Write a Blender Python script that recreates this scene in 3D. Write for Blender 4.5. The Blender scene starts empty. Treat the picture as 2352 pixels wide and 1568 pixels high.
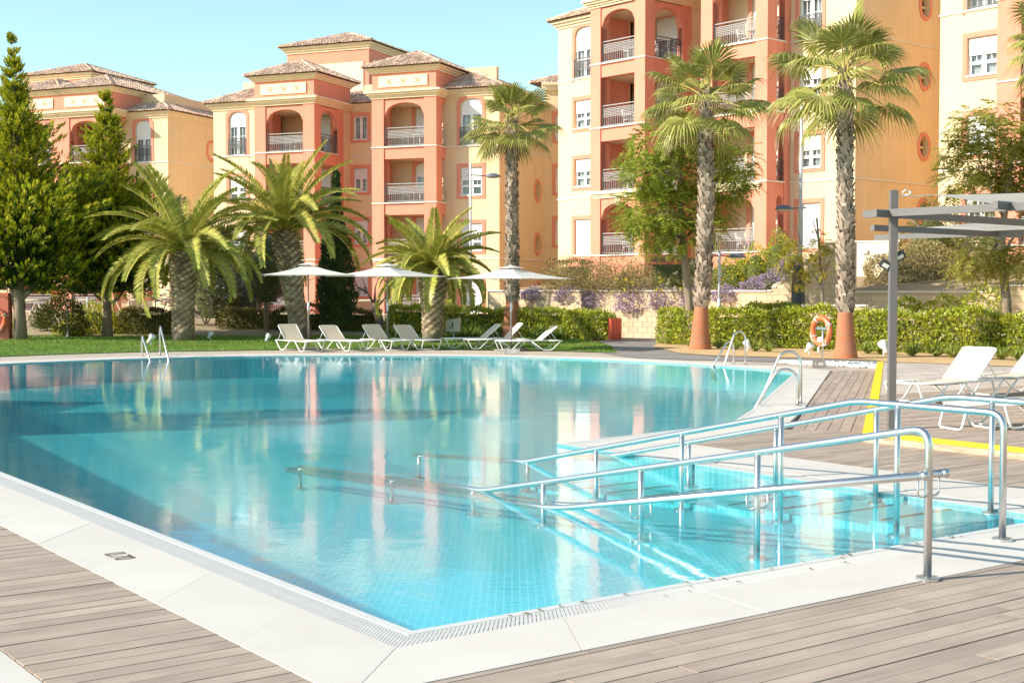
import bpy, math, random
import numpy as np
from mathutils import Vector, Matrix
from mathutils.geometry import tessellate_polygon
random.seed(7)
RNG = np.random.default_rng(11)
rad = math.radians
SC = bpy.context.scene
COL = SC.collection

# ------------------------------------------------------------------ camera, sky, sun, exposure
CAM_H, FPX, CX, CY, PITCH = 1.8, 3080.0, 1176.0, 784.0, math.atan(119 / 3080.0)
cam_data = bpy.data.cameras.new('camera')
cam = bpy.data.objects.new('camera', cam_data)
COL.objects.link(cam)
cam.location = (0, 0, CAM_H)
cam.rotation_euler = (rad(90) - PITCH, 0, 0)
cam_data.sensor_width = 36
cam_data.lens = FPX / 2352 * 36
cam_data.clip_start = 0.05
cam_data.clip_end = 5000
SC.camera = cam

SUN_EL = rad(30)
SUN_H = Vector((0.946, 0.323, 0)).normalized()              # the way the light travels over the ground
world = bpy.data.worlds.new('World')
SC.world = world
world.use_nodes = True
wn, wl = world.node_tree.nodes, world.node_tree.links
sky = wn.new('ShaderNodeTexSky')
sky.sky_type = 'NISHITA'
sky.sun_disc = False
sky.sun_elevation = SUN_EL
sky.sun_rotation = math.atan2(-SUN_H.x, -SUN_H.y)
sky.altitude = 0
sky.air_density = 1.0
sky.dust_density = 0.3
sky.ozone_density = 1.0
tint = wn.new('ShaderNodeMix')
tint.data_type = 'RGBA'
tint.blend_type = 'MULTIPLY'
tint.inputs[0].default_value = 1.0
tint.inputs[7].default_value = (0.94, 1.07, 0.95, 1)
wl.new(sky.outputs[0], tint.inputs[6])
wl.new(tint.outputs[2], wn['Background'].inputs[0])
wn['Background'].inputs[1].default_value = 0.145

sun = bpy.data.lights.new('sun', 'SUN')
sun.energy = 4.4
sun.angle = rad(0.5)
sun.color = (1.0, 0.915, 0.79)
sun_ob = bpy.data.objects.new('sun', sun)
COL.objects.link(sun_ob)
sun_ob.location = (-40, -15, 30)
sun_ob.rotation_euler = (SUN_H * math.cos(SUN_EL) - Vector((0, 0, math.sin(SUN_EL)))).to_track_quat('-Z', 'Y').to_euler()
vs = SC.view_settings
vs.view_transform = 'Standard'
vs.look = 'None'
vs.exposure = 0.74
vs.gamma = 1.0
vs.use_curve_mapping = False
SC.cycles.use_denoising = True
SC.cycles.max_bounces = 10
SC.cycles.transparent_max_bounces = 12
SC.cycles.transmission_bounces = 6
SC.cycles.sample_clamp_indirect = 8

# ------------------------------------------------------------------ pixel (photo at 2352 wide) -> place
_F = Vector((0, math.cos(PITCH), -math.sin(PITCH)))
_U = Vector((0, math.sin(PITCH), math.cos(PITCH)))
CAM = Vector((0, 0, CAM_H))
def ray(px, py):
    return _F + Vector((1, 0, 0)) * ((px - CX) / FPX) + _U * ((CY - py) / FPX)
def G(px, py, z=0.0):
    d = ray(px, py)
    return CAM + d * ((z - CAM_H) / d.z)
def AT(px, py, Y):
    d = ray(px, py)
    return CAM + d * (Y / d.y)
def ZAT(py, Y, px=1176):
    return AT(px, py, Y).z

# ------------------------------------------------------------------ mesh helpers
def V3(*a): return Vector(a)
class MB:
    def __init__(self): self.v, self.f = [], []
    def face(self, *pts):
        n = len(self.v)
        self.v.extend([tuple(p) for p in pts])
        self.f.append(tuple(range(n, n + len(pts))))
    def box(self, x0, y0, z0, x1, y1, z1):
        n = len(self.v)
        self.v += [(x0, y0, z0), (x1, y0, z0), (x1, y1, z0), (x0, y1, z0), (x0, y0, z1), (x1, y0, z1), (x1, y1, z1), (x0, y1, z1)]
        self.f += [tuple(n + i for i in q) for q in ((0, 3, 2, 1), (4, 5, 6, 7), (0, 1, 5, 4), (1, 2, 6, 5), (2, 3, 7, 6), (3, 0, 4, 7))]
        return self
    def prism(self, poly, z0, z1):
        n, k = len(self.v), len(poly)
        self.v += [(p[0], p[1], z0) for p in poly] + [(p[0], p[1], z1) for p in poly]
        self.f.append(tuple(n + i for i in range(k - 1, -1, -1)))
        self.f.append(tuple(n + k + i for i in range(k)))
        for i in range(k):
            j = (i + 1) % k
            self.f.append((n + i, n + j, n + k + j, n + k + i))
        return self
    def bar(self, a, b, w, h=None):
        """square bar from a to b, w wide (level), h high"""
        a, b = Vector(a), Vector(b)
        h = h or w
        d = (b - a).normalized()
        s = d.cross(Vector((0, 0, 1)))
        if s.length < 1e-4: s = Vector((1, 0, 0))
        s.normalize()
        u = s.cross(d).normalized()
        s, u = s * w / 2, u * h / 2
        n = len(self.v)
        for p in (a, b):
            self.v += [tuple(p - s - u), tuple(p + s - u), tuple(p + s + u), tuple(p - s + u)]
        self.f += [tuple(n + i for i in q) for q in ((0, 1, 2, 3), (7, 6, 5, 4), (0, 4, 5, 1), (1, 5, 6, 2), (2, 6, 7, 3), (3, 7, 4, 0))]
        return self
    def tube(self, pts, r, n=8, closed=False, cap=True):
        pts = [Vector(p) for p in pts]
        m = len(pts)
        rs = r if isinstance(r, (list, tuple)) else [r] * m
        def tang(i):
            a = pts[(i - 1) % m] if (closed or i > 0) else pts[i]
            b = pts[(i + 1) % m] if (closed or i < m - 1) else pts[i]
            t = b - a
            return t.normalized() if t.length > 1e-9 else Vector((0, 0, 1))
        t0 = tang(0)
        ref = Vector((0, 0, 1)) if abs(t0.z) < 0.9 else Vector((1, 0, 0))
        nrm = t0.cross(ref).normalized()
        base = len(self.v)
        for i in range(m):
            t = tang(i)
            nrm = (nrm - t * nrm.dot(t))
            nrm = nrm.normalized() if nrm.length > 1e-6 else t.orthogonal().normalized()
            bi = t.cross(nrm)
            for k in range(n):
                a = 2 * math.pi * k / n
                self.v.append(tuple(pts[i] + (nrm * math.cos(a) + bi * math.sin(a)) * rs[i]))
        for i in range(m if closed else m - 1):
            j = (i + 1) % m
            for k in range(n):
                l = (k + 1) % n
                self.f.append((base + i * n + k, base + i * n + l, base + j * n + l, base + j * n + k))
        if cap and not closed:
            self.f.append(tuple(base + k for k in range(n - 1, -1, -1)))
            self.f.append(tuple(base + (m - 1) * n + k for k in range(n)))
        return self
    def lathe(self, prof, c=(0, 0, 0), n=16, axis=None):
        """prof: (radius, height) pairs, round the z axis at c (or round axis)"""
        base = len(self.v)
        R = Matrix.Identity(3) if axis is None else Vector((0, 0, 1)).rotation_difference(Vector(axis)).to_matrix()
        c = Vector(c)
        for (r, h) in prof:
            for k in range(n):
                a = 2 * math.pi * k / n
                self.v.append(tuple(c + R @ Vector((r * math.cos(a), r * math.sin(a), h))))
        for i in range(len(prof) - 1):
            for k in range(n):
                l = (k + 1) % n
                self.f.append((base + i * n + k, base + i * n + l, base + (i + 1) * n + l, base + (i + 1) * n + k))
        if prof[0][0] > 1e-5: self.f.append(tuple(base + k for k in range(n - 1, -1, -1)))
        if prof[-1][0] > 1e-5: self.f.append(tuple(base + (len(prof) - 1) * n + k for k in range(n)))
        return self
    def build(self, name, m, parent=None, org=(0, 0, 0), smooth=False, kind=None):
        me = bpy.data.meshes.new(name)
        o3 = Vector(org)
        me.from_pydata([(x - o3.x, y - o3.y, z - o3.z) for (x, y, z) in self.v], [], self.f)
        if smooth:
            me.polygons.foreach_set('use_smooth', [True] * len(me.polygons))
        me.update()
        return link(name, me, m, parent, org, kind)
def link(name, me, m, parent=None, org=(0, 0, 0), kind=None):
    if m is not None and not me.materials: me.materials.append(m)
    o = bpy.data.objects.new(name, me)
    COL.objects.link(o)
    if parent is not None: o.parent = parent
    else: o.location = org
    if kind: o['kind'] = kind
    return o
def npmesh(name, V, F):
    """V (n,3) floats, F (m,k) ints"""
    V = np.asarray(V, dtype=np.float32).reshape(-1, 3)
    F = np.asarray(F, dtype=np.int32)
    m, k = F.shape
    me = bpy.data.meshes.new(name)
    me.vertices.add(len(V)); me.vertices.foreach_set('co', V.ravel())
    me.loops.add(m * k); me.loops.foreach_set('vertex_index', F.ravel())
    me.polygons.add(m)
    me.polygons.foreach_set('loop_start', np.arange(0, m * k, k, dtype=np.int32))
    me.update(calc_edges=True)
    return me
def fillet(pts, r, n=5):
    pts = [Vector(p) for p in pts]
    out = [pts[0]]
    for i in range(1, len(pts) - 1):
        a, b, c = pts[i - 1], pts[i], pts[i + 1]
        d1, d2 = (a - b), (c - b)
        k = min(r, d1.length * .49, d2.length * .49)
        p, q = b + d1.normalized() * k, b + d2.normalized() * k
        for j in range(n + 1):
            t = j / n
            out.append(p * (1 - t) ** 2 + b * 2 * t * (1 - t) + q * t * t)
    out.append(pts[-1])
    return out
def thing(name, label, cat, loc=(0, 0, 0), rotz=0.0, group=None):
    o = bpy.data.objects.new(name, None)
    o.empty_display_size = 0.2
    COL.objects.link(o)
    o.location = loc
    o.rotation_euler = (0, 0, rotz)
    return tag(o, label, cat, group)
def tag(o, label, cat, group=None):
    o['label'] = label
    o['category'] = cat
    if group: o['group'] = group
    return o
def struct(o):
    o['kind'] = 'structure'
    return o
def kids(o):
    return KIDS.get(o.name) or [c for c in o.children]
KIDS = {}
def dup(root, loc, rotz=None, label=None, scale=None):
    """copy of a thing, its parts and their sub-parts; meshes are shared"""
    r = root.copy(); COL.objects.link(r)
    r.location = loc
    if rotz is not None: r.rotation_euler = (0, 0, rotz)
    if scale is not None: r.scale = (scale,) * 3 if not isinstance(scale, tuple) else scale
    if label: r['label'] = label
    for ch in list(root.children):
        c = ch.copy(); COL.objects.link(c); c.parent = r
        for g in list(ch.children):
            d = g.copy(); COL.objects.link(d); d.parent = c
    return r

# ------------------------------------------------------------------ materials
def mat(name, color, rough=0.7, var=0.0, scale=3.0, metallic=0.0, bump=0.0, bscale=40.0, rand=0.0, trans=0.0, spec=None,
        col2=None, island=False, stretch=None, coord='Object', hue=0.0, streak=0.0):
    m = bpy.data.materials.new(name)
    m.use_nodes = True
    nt = m.node_tree; N = nt.nodes; L = nt.links
    b = N['Principled BSDF']
    b.inputs['Roughness'].default_value = rough
    b.inputs['Metallic'].default_value = metallic
    if spec is not None: b.inputs['Specular IOR Level'].default_value = spec
    c = (*color, 1)
    b.inputs['Base Color'].default_value = c
    tc = N.new('ShaderNodeTexCoord')
    vec = tc.outputs[coord]
    if stretch:
        mp = N.new('ShaderNodeMapping')
        mp.inputs['Scale'].default_value = stretch
        L.new(vec, mp.inputs[0]); vec = mp.outputs[0]
    out = None
    if var > 0 or col2 is not None:
        nz = N.new('ShaderNodeTexNoise')
        nz.inputs['Scale'].default_value = scale
        nz.inputs['Detail'].default_value = 5
        nz.inputs['Roughness'].default_value = 0.6
        L.new(vec, nz.inputs['Vector'])
        rp = N.new('ShaderNodeValToRGB')
        e = rp.color_ramp.elements
        e[0].position, e[1].position = 0.3, 0.72
        if col2 is not None:
            e[0].color, e[1].color = c, (*col2, 1)
        else:
            e[0].color = (*[x * (1 - var) for x in color], 1)
            e[1].color = (*[min(1, x * (1 + var)) for x in color], 1)
        L.new(nz.outputs[0], rp.inputs[0])
        out = rp.outputs[0]
    if streak > 0 and out is not None:
        mp2 = N.new('ShaderNodeMapping'); mp2.inputs['Scale'].default_value = (2.2, 2.2, .14)
        L.new(tc.outputs[coord], mp2.inputs[0])
        ns = N.new('ShaderNodeTexNoise'); ns.inputs['Scale'].default_value = 1.6; ns.inputs['Detail'].default_value = 6
        L.new(mp2.outputs[0], ns.inputs['Vector'])
        ms_ = N.new('ShaderNodeMapRange'); ms_.inputs[1].default_value = .35; ms_.inputs[2].default_value = .68
        ms_.inputs[3].default_value = 1 - streak; ms_.inputs[4].default_value = 1 + streak * .4
        L.new(ns.outputs[0], ms_.inputs[0])
        h2 = N.new('ShaderNodeHueSaturation'); L.new(out, h2.inputs['Color']); L.new(ms_.outputs[0], h2.inputs['Value'])
        out = h2.outputs[0]
    if rand > 0:
        if island:
            r = N.new('ShaderNodeNewGeometry').outputs['Random Per Island']
        else:
            r = N.new('ShaderNodeObjectInfo').outputs['Random']
        mr = N.new('ShaderNodeMapRange')
        mr.inputs[3].default_value = 1 - rand; mr.inputs[4].default_value = 1 + rand
        L.new(r, mr.inputs[0])
        hs = N.new('ShaderNodeHueSaturation')
        if out is not None: L.new(out, hs.inputs['Color'])
        else: hs.inputs['Color'].default_value = c
        L.new(mr.outputs[0], hs.inputs['Value'])
        if hue:
            mh = N.new('ShaderNodeMapRange')
            mh.inputs[3].default_value = 0.5 - hue; mh.inputs[4].default_value = 0.5 + hue
            ml = N.new('ShaderNodeMath'); ml.operation = 'MULTIPLY_ADD'
            ml.inputs[1].default_value = 7.31; ml.inputs[2].default_value = 0.17
            fr = N.new('ShaderNodeMath'); fr.operation = 'FRACT'
            L.new(r, ml.inputs[0]); L.new(ml.outputs[0], fr.inputs[0]); L.new(fr.outputs[0], mh.inputs[0])
            L.new(mh.outputs[0], hs.inputs['Hue'])
        out = hs.outputs[0]
    if out is not None: L.new(out, b.inputs['Base Color'])
    if bump > 0:
        nb = N.new('ShaderNodeTexNoise'); nb.inputs['Scale'].default_value = bscale; nb.inputs['Detail'].default_value = 4
        L.new(vec, nb.inputs['Vector'])
        bp = N.new('ShaderNodeBump'); bp.inputs['Strength'].default_value = bump; bp.inputs['Distance'].default_value = 0.02
        L.new(nb.outputs[0], bp.inputs['Height']); L.new(bp.outputs[0], b.inputs['Normal'])
    if trans > 0:
        tr = N.new('ShaderNodeBsdfTranslucent')
        if out is not None: L.new(out, tr.inputs[0])
        else: tr.inputs[0].default_value = c
        mx = N.new('ShaderNodeMixShader'); mx.inputs[0].default_value = trans
        L.new(b.outputs[0], mx.inputs[1]); L.new(tr.outputs[0], mx.inputs[2])
        L.new(mx.outputs[0], N['Material Output'].inputs[0])
    return m
M = {}
M['cream'] = mat('cream_render', (0.81, 0.60, 0.37), 0.9, 0.05, 0.6, streak=.045, bump=0.15, bscale=25)
M['pink'] = mat('coral_render', (0.77, 0.29, 0.19), 0.9, 0.07, 0.7, streak=.045, bump=0.15, bscale=25)
M['trim'] = mat('pale_moulding', (0.80, 0.66, 0.44), 0.85, 0.06, 2)
M['panel'] = mat('pale_panel', (0.86, 0.70, 0.46), 0.85, 0.04, 2)
M['ledge'] = mat('white_ledge', (0.78, 0.70, 0.62), 0.8, 0.05, 2)
M['wframe'] = mat('white_window_frame', (0.80, 0.80, 0.80), 0.5, 0.03, 2)
M['shutter'] = mat('white_roller_shutter', (0.80, 0.79, 0.77), 0.6, 0.03, 2)
M['curtain'] = mat('pale_curtain', (0.74, 0.74, 0.72), 0.9, 0.25, 9, stretch=(6, 6, 0.2))
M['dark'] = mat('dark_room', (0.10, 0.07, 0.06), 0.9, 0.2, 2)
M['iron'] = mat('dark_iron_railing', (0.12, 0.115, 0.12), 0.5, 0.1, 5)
M['iron_lit'] = mat('sunlit_tone_railing', (0.34, 0.32, 0.31), 0.5, 0.1, 5)  # lighter copy of iron; sun on the front railings put into its colour
M['tile'] = mat('clay_roof_tile', (0.50, 0.31, 0.22), 0.9, rand=0.35, island=True, col2=(0.74, 0.56, 0.42), scale=2.2, hue=0.012)
M['tile_under'] = mat('roof_underlay', (0.22, 0.13, 0.09), 0.9, 0.2, 3)
M['plastic'] = mat('white_plastic', (0.80, 0.80, 0.79), 0.4, 0.03, 3)
M['steel'] = mat('brushed_stainless_steel', (0.66, 0.645, 0.625), 0.34, 0.06, 14, metallic=1.0, bump=0.02, bscale=200)
M['lounge_frame'] = mat('white_enamel_tube', (0.82, 0.80, 0.77), 0.35, 0.04, 5)
M['fabric'] = mat('cream_mesh_fabric', (0.62, 0.515, 0.40), 0.85, 0.05, 8, bump=0.2, bscale=400)
M['canvas'] = mat('white_canvas', (0.80, 0.77, 0.71), 0.9, 0.04, 3, bump=0.1, bscale=60, trans=0.3)
M['pole'] = mat('grey_metal_pole', (0.22, 0.20, 0.19), 0.5, 0.1, 5)
M['lamp_grey'] = mat('pale_grey_lamp_post', (0.60, 0.60, 0.64), 0.5, 0.06, 4)
M['lamp_head'] = mat('slate_lamp_head', (0.16, 0.17, 0.20), 0.4, 0.1, 5)
M['lamp_glass'] = mat('frosted_lamp_glass', (0.72, 0.70, 0.62), 0.3, 0.05, 5)
M['black_iron'] = mat('black_cast_iron', (0.055, 0.055, 0.06), 0.5, 0.2, 6)
M['pergola'] = mat('grey_pergola_paint', (0.15, 0.135, 0.128), 0.55, 0.06, 3)
M['yellow'] = mat('yellow_edge_paint', (0.90, 0.62, 0.01), 0.6, 0.05, 4)
M['orange'] = mat('orange_lifebuoy', (0.74, 0.14, 0.04), 0.5, 0.05, 6)
M['rope'] = mat('white_rope', (0.75, 0.72, 0.68), 0.9, 0.1, 30)
M['stone'] = mat('pale_stone_coping', (0.60, 0.54, 0.47), 0.75, rand=0.04, col2=(0.66, 0.605, 0.54), scale=1.4, bump=0.06, bscale=70)
M['rim'] = mat('white_rim_tile', (0.62, 0.60, 0.56), 0.5, 0.03, 4)
M['grille'] = mat('white_plastic_grille', (0.60, 0.57, 0.53), 0.5, 0.04, 6)
M['gully'] = mat('overflow_gully', (0.60, 0.56, 0.51), 0.8, 0.1, 6)
M['path'] = mat('beige_paving', (0.42, 0.34, 0.26), 0.9, col2=(0.52, 0.44, 0.36), scale=1.2, bump=0.1, bscale=30)
M['asphalt'] = mat('grey_paving', (0.20, 0.18, 0.175), 0.9, col2=(0.30, 0.27, 0.25), scale=1.1, bump=0.15, bscale=40)
M['soil'] = mat('sandy_soil', (0.52, 0.32, 0.14), 0.95, col2=(0.66, 0.45, 0.23), scale=1.6, bump=0.5, bscale=9)
M['earth'] = mat('brown_earth', (0.30, 0.21, 0.12), 0.95, col2=(0.40, 0.31, 0.18), scale=0.8, bump=0.5, bscale=5)
M['block'] = mat('sand_wall_block', (0.66, 0.48, 0.30), 0.9, rand=0.08, col2=(0.74, 0.57, 0.39), scale=2.5, bump=0.35, bscale=18, hue=0.01)
M['mortar'] = mat('wall_mortar', (0.58, 0.42, 0.27), 0.95, 0.1, 5)
M['pebble'] = mat('white_pebble', (0.78, 0.75, 0.71), 0.8, rand=0.12, island=True)
M['white_wall'] = mat('white_wall_paint', (0.82, 0.72, 0.55), 0.9, 0.03, 2)
M['black'] = mat('black_paint', (0.03, 0.028, 0.026), 0.7, 0.2, 6)
M['grey_box'] = mat('grey_marker_box', (0.22, 0.19, 0.17), 0.7, 0.1, 6)
M['white_paint'] = mat('white_letter_paint', (0.80, 0.80, 0.78), 0.6, 0.03, 6)
M['bin_grey'] = mat('grey_litter_bin', (0.50, 0.49, 0.48), 0.5, 0.05, 5)
M['red_wood'] = mat('red_painted_slats', (0.60, 0.10, 0.05), 0.6, 0.12, 6)
M['wood_pole'] = mat('pale_round_timber', (0.58, 0.47, 0.36), 0.85, 0.15, 6)
M['floodlight'] = mat('black_floodlight_case', (0.04, 0.04, 0.045), 0.5, 0.1, 6)
M['terracotta'] = mat('terracotta_pot', (0.50, 0.20, 0.10), 0.85, 0.1, 5)
M['shower_wall'] = mat('dark_coral_render', (0.62, 0.17, 0.12), 0.85, 0.07, 1.5, bump=0.1, bscale=30)

def wood_mat():
    m = bpy.data.materials.new('weathered_deck_board')
    m.use_nodes = True
    N, L = m.node_tree.nodes, m.node_tree.links
    b = N['Principled BSDF']; b.inputs['Roughness'].default_value = 0.8
    tc = N.new('ShaderNodeTexCoord'); oi = N.new('ShaderNodeObjectInfo')
    ad = N.new('ShaderNodeVectorMath'); ad.operation = 'ADD'
    sc = N.new('ShaderNodeVectorMath'); sc.operation = 'SCALE'; sc.inputs['Scale'].default_value = 40
    cb = N.new('ShaderNodeCombineXYZ')
    for i in range(3): L.new(oi.outputs['Random'], cb.inputs[i])
    L.new(cb.outputs[0], sc.inputs[0]); L.new(tc.outputs['Object'], ad.inputs[0]); L.new(sc.outputs[0], ad.inputs[1])
    mp = N.new('ShaderNodeMapping'); mp.inputs['Scale'].default_value = (1.2, 26, 8)
    L.new(ad.outputs[0], mp.inputs[0])
    nz = N.new('ShaderNodeTexNoise'); nz.inputs['Scale'].default_value = 1.0; nz.inputs['Detail'].default_value = 6; nz.inputs['Roughness'].default_value = 0.65
    L.new(mp.outputs[0], nz.inputs['Vector'])
    n2 = N.new('ShaderNodeTexNoise'); n2.inputs['Scale'].default_value = 1.7; n2.inputs['Detail'].default_value = 4
    L.new(ad.outputs[0], n2.inputs['Vector'])
    rp = N.new('ShaderNodeValToRGB'); e = rp.color_ramp.elements
    e[0].position, e[1].position = 0.28, 0.75
    e[0].color, e[1].color = (0.345, 0.255, 0.195, 1), (0.46, 0.36, 0.285, 1)
    L.new(nz.outputs[0], rp.inputs[0])
    r2 = N.new('ShaderNodeMapRange'); r2.inputs[1].default_value = 0.35; r2.inputs[2].default_value = 0.7
    r2.inputs[3].default_value = 0.86; r2.inputs[4].default_value = 1.16
    L.new(n2.outputs[0], r2.inputs[0])
    r3 = N.new('ShaderNodeMapRange'); r3.inputs[3].default_value = 0.92; r3.inputs[4].default_value = 1.08
    L.new(oi.outputs['Random'], r3.inputs[0])
    mu = N.new('ShaderNodeMath'); mu.operation = 'MULTIPLY'
    L.new(r2.outputs[0], mu.inputs[0]); L.new(r3.outputs[0], mu.inputs[1])
    hs = N.new('ShaderNodeHueSaturation'); L.new(rp.outputs[0], hs.inputs['Color']); L.new(mu.outputs[0], hs.inputs['Value'])
    L.new(hs.outputs[0], b.inputs['Base Color'])
    bp = N.new('ShaderNodeBump'); bp.inputs['Strength'].default_value = 0.25; bp.inputs['Distance'].default_value = 0.004
    L.new(nz.outputs[0], bp.inputs['Height']); L.new(bp.outputs[0], b.inputs['Normal'])
    return m
M['wood'] = wood_mat()

def mosaic_mat():
    m = bpy.data.materials.new('turquoise_pool_mosaic')
    m.use_nodes = True
    N, L = m.node_tree.nodes, m.node_tree.links
    b = N['Principled BSDF']; b.inputs['Roughness'].default_value = 0.35
    tc = N.new('ShaderNodeTexCoord')
    mp = N.new('ShaderNodeMapping'); mp.inputs['Scale'].default_value = (1, 1, 1)
    L.new(tc.outputs['Object'], mp.inputs[0])
    br = N.new('ShaderNodeTexBrick')
    br.offset = 0.0
    br.inputs['Color1'].default_value = (0.025, 0.52, 0.605, 1)
    br.inputs['Color2'].default_value = (0.08, 0.63, 0.71, 1)
    br.inputs['Mortar'].default_value = (0.22, 0.71, 0.78, 1)
    br.inputs['Scale'].default_value = 1.0
    br.inputs['Mortar Size'].default_value = 0.004
    br.inputs['Brick Width'].default_value = 0.05
    br.inputs['Row Height'].default_value = 0.05
    L.new(mp.outputs[0], br.inputs['Vector'])
    L.new(br.outputs[0], b.inputs['Base Color'])
    return m
M['mosaic'] = mosaic_mat()

def water_mat():
    m = bpy.data.materials.new('clear_pool_water')
    m.use_nodes = True
    N, L = m.node_tree.nodes, m.node_tree.links
    N.remove(N['Principled BSDF'])
    tc = N.new('ShaderNodeTexCoord')
    def noise(scale, detail, st):
        mp = N.new('ShaderNodeMapping'); mp.inputs['Scale'].default_value = st
        L.new(tc.outputs['Object'], mp.inputs[0])
        nz = N.new('ShaderNodeTexNoise'); nz.inputs['Scale'].default_value = scale; nz.inputs['Detail'].default_value = detail
        nz.inputs['Roughness'].default_value = 0.55
        L.new(mp.outputs[0], nz.inputs['Vector'])
        return nz.outputs[0]
    n1 = noise(0.9, 2, (1, 1.2, 1)); n2 = noise(12.0, 4, (1, 1.3, 1)); n3 = noise(0.22, 1, (1, 1, 1))
    am = N.new('ShaderNodeMapRange'); am.inputs[1].default_value = 0.42; am.inputs[2].default_value = 0.62
    am.inputs[3].default_value = 0.35; am.inputs[4].default_value = 1.0
    L.new(n3, am.inputs[0])
    mu = N.new('ShaderNodeMath'); mu.operation = 'MULTIPLY'; L.new(n2, mu.inputs[0]); L.new(am.outputs[0], mu.inputs[1])
    b1 = N.new('ShaderNodeBump'); b1.inputs['Strength'].default_value = 1.0; b1.inputs['Distance'].default_value = 0.004
    L.new(n1, b1.inputs['Height'])
    b2 = N.new('ShaderNodeBump'); b2.inputs['Strength'].default_value = 1.0; b2.inputs['Distance'].default_value = 0.0014
    L.new(mu.outputs[0], b2.inputs['Height']); L.new(b1.outputs[0], b2.inputs['Normal'])
    # Schlick reflectance, the same from above and below
    lw = N.new('ShaderNodeLayerWeight'); lw.inputs['Blend'].default_value = 0.5; L.new(b2.outputs[0], lw.inputs['Normal'])
    p5 = N.new('ShaderNodeMath'); p5.operation = 'POWER'; p5.inputs[1].default_value = 5.0; L.new(lw.outputs['Facing'], p5.inputs[0])
    fr = N.new('ShaderNodeMath'); fr.operation = 'MULTIPLY_ADD'; fr.inputs[1].default_value = 0.86; fr.inputs[2].default_value = 0.02
    L.new(p5.outputs[0], fr.inputs[0])
    gl = N.new('ShaderNodeBsdfGlossy'); gl.inputs['Roughness'].default_value = 0.02; gl.inputs['Color'].default_value = (1, 1, 1, 1)
    L.new(b2.outputs[0], gl.inputs['Normal'])
    rf = N.new('ShaderNodeBsdfRefraction'); rf.inputs['IOR'].default_value = 1.33; rf.inputs['Roughness'].default_value = 0.0
    rf.inputs['Color'].default_value = (0.88, 0.99, 1.0, 1)
    L.new(b2.outputs[0], rf.inputs['Normal'])
    tp = N.new('ShaderNodeBsdfTransparent'); tp.inputs['Color'].default_value = (0.88, 0.99, 1.0, 1)
    m1 = N.new('ShaderNodeMixShader'); m1.inputs[0].default_value = WATER_T
    L.new(rf.outputs[0], m1.inputs[1]); L.new(tp.outputs[0], m1.inputs[2])
    m2 = N.new('ShaderNodeMixShader'); L.new(fr.outputs[0], m2.inputs[0]); L.new(m1.outputs[0], m2.inputs[1]); L.new(gl.outputs[0], m2.inputs[2])
    L.new(m2.outputs[0], N['Material Output'].inputs[0])
    return m
WATER_T = 0.78
M['water'] = water_mat()
def glass_mat():
    m = bpy.data.materials.new('window_glass')
    m.use_nodes = True
    N, L = m.node_tree.nodes, m.node_tree.links
    N.remove(N['Principled BSDF'])
    fr = N.new('ShaderNodeFresnel'); fr.inputs['IOR'].default_value = 1.6
    gl = N.new('ShaderNodeBsdfGlossy'); gl.inputs['Roughness'].default_value = 0.02
    tp = N.new('ShaderNodeBsdfTransparent'); tp.inputs['Color'].default_value = (0.85, 0.9, 0.93, 1)
    mx = N.new('ShaderNodeMixShader')
    L.new(fr.outputs[0], mx.inputs[0]); L.new(tp.outputs[0], mx.inputs[1]); L.new(gl.outputs[0], mx.inputs[2])
    L.new(mx.outputs[0], N['Material Output'].inputs[0])
    return m
M['glass'] = glass_mat()

# ------------------------------------------------------------------ the pool's own axes: s along the near edge, t away from the camera
PC = Vector((-0.53, 7.04))
PU = Vector((0.807, 0.5905)).normalized()
PW = Vector((-PU.y, PU.x))
def ST(s, t, z=0.0):
    p = PC + PU * s + PW * t
    return Vector((p.x, p.y, z))
def to_st(p):
    d = Vector((p[0], p[1])) - PC
    return d.dot(PU), d.dot(PW)
# ------------------------------------------------------------------ pool outline (counter-clockwise, world xy) with coping width outward of each edge
WZ = -0.03
def _g2(px, py):
    p = G(px, py, WZ); return Vector((p.x, p.y))
def _s2(s, t):
    p = ST(s, t); return Vector((p.x, p.y))
far = [_g2(*p) for p in ((1824, 859.5), (1740, 849), (1623, 841), (1460, 832), (1327, 826), (1163, 821.5), (1000, 819.5), (800, 818.8),
                         (597, 819.3), (450, 822), (300, 826), (150, 831.5), (0, 838))]
far += [Vector((-14.6, 29.6)), Vector((-15.6, 26.2)), Vector((-14.6, 22.8)), Vector((-12.2, 20.4))]
def chaikin(p, n=1):
    for _ in range(n):
        q = [p[0]]
        for a, b in zip(p, p[1:]):
            q += [a * .75 + b * .25, a * .25 + b * .75]
        q.append(p[-1]); p = q
    return p
far = far[:1] + chaikin(far[1:] + [_s2(0, 14.5)], 1)
OUT = [(_s2(0, 0), .84), (_s2(5.95, 0), 1.2), (_s2(5.95, 6.35), .9), (_s2(9.26, 6.8), .75), (_s2(11.4, 8.36), .72)]
OUT += [(p, 1.15) for p in far[:-1]] + [(_s2(0, 14.5), .86)]
OP = [p for p, w in OUT]
OW = [w for p, w in OUT]
ON = len(OP)
def _nrm(i):
    d = (OP[(i + 1) % ON] - OP[i]).normalized()
    return Vector((d.y, -d.x))
def off(i, d0=None, d1=None):
    """outline vertex i moved outward by d0 off the edge before it and d1 off the edge after it"""
    n0, n1 = _nrm((i - 1) % ON), _nrm(i)
    w0 = OW[(i - 1) % ON] if d0 is None else d0
    w1 = OW[i] if d1 is None else d1
    det = n0.x * n1.y - n0.y * n1.x
    if abs(det) < 0.12:
        n = (n0 + n1).normalized()
        return OP[i] + n * ((w0 + w1) / 2)
    return OP[i] + Vector(((w0 * n1.y - w1 * n0.y) / det, (n0.x * w1 - n1.x * w0) / det))

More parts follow.
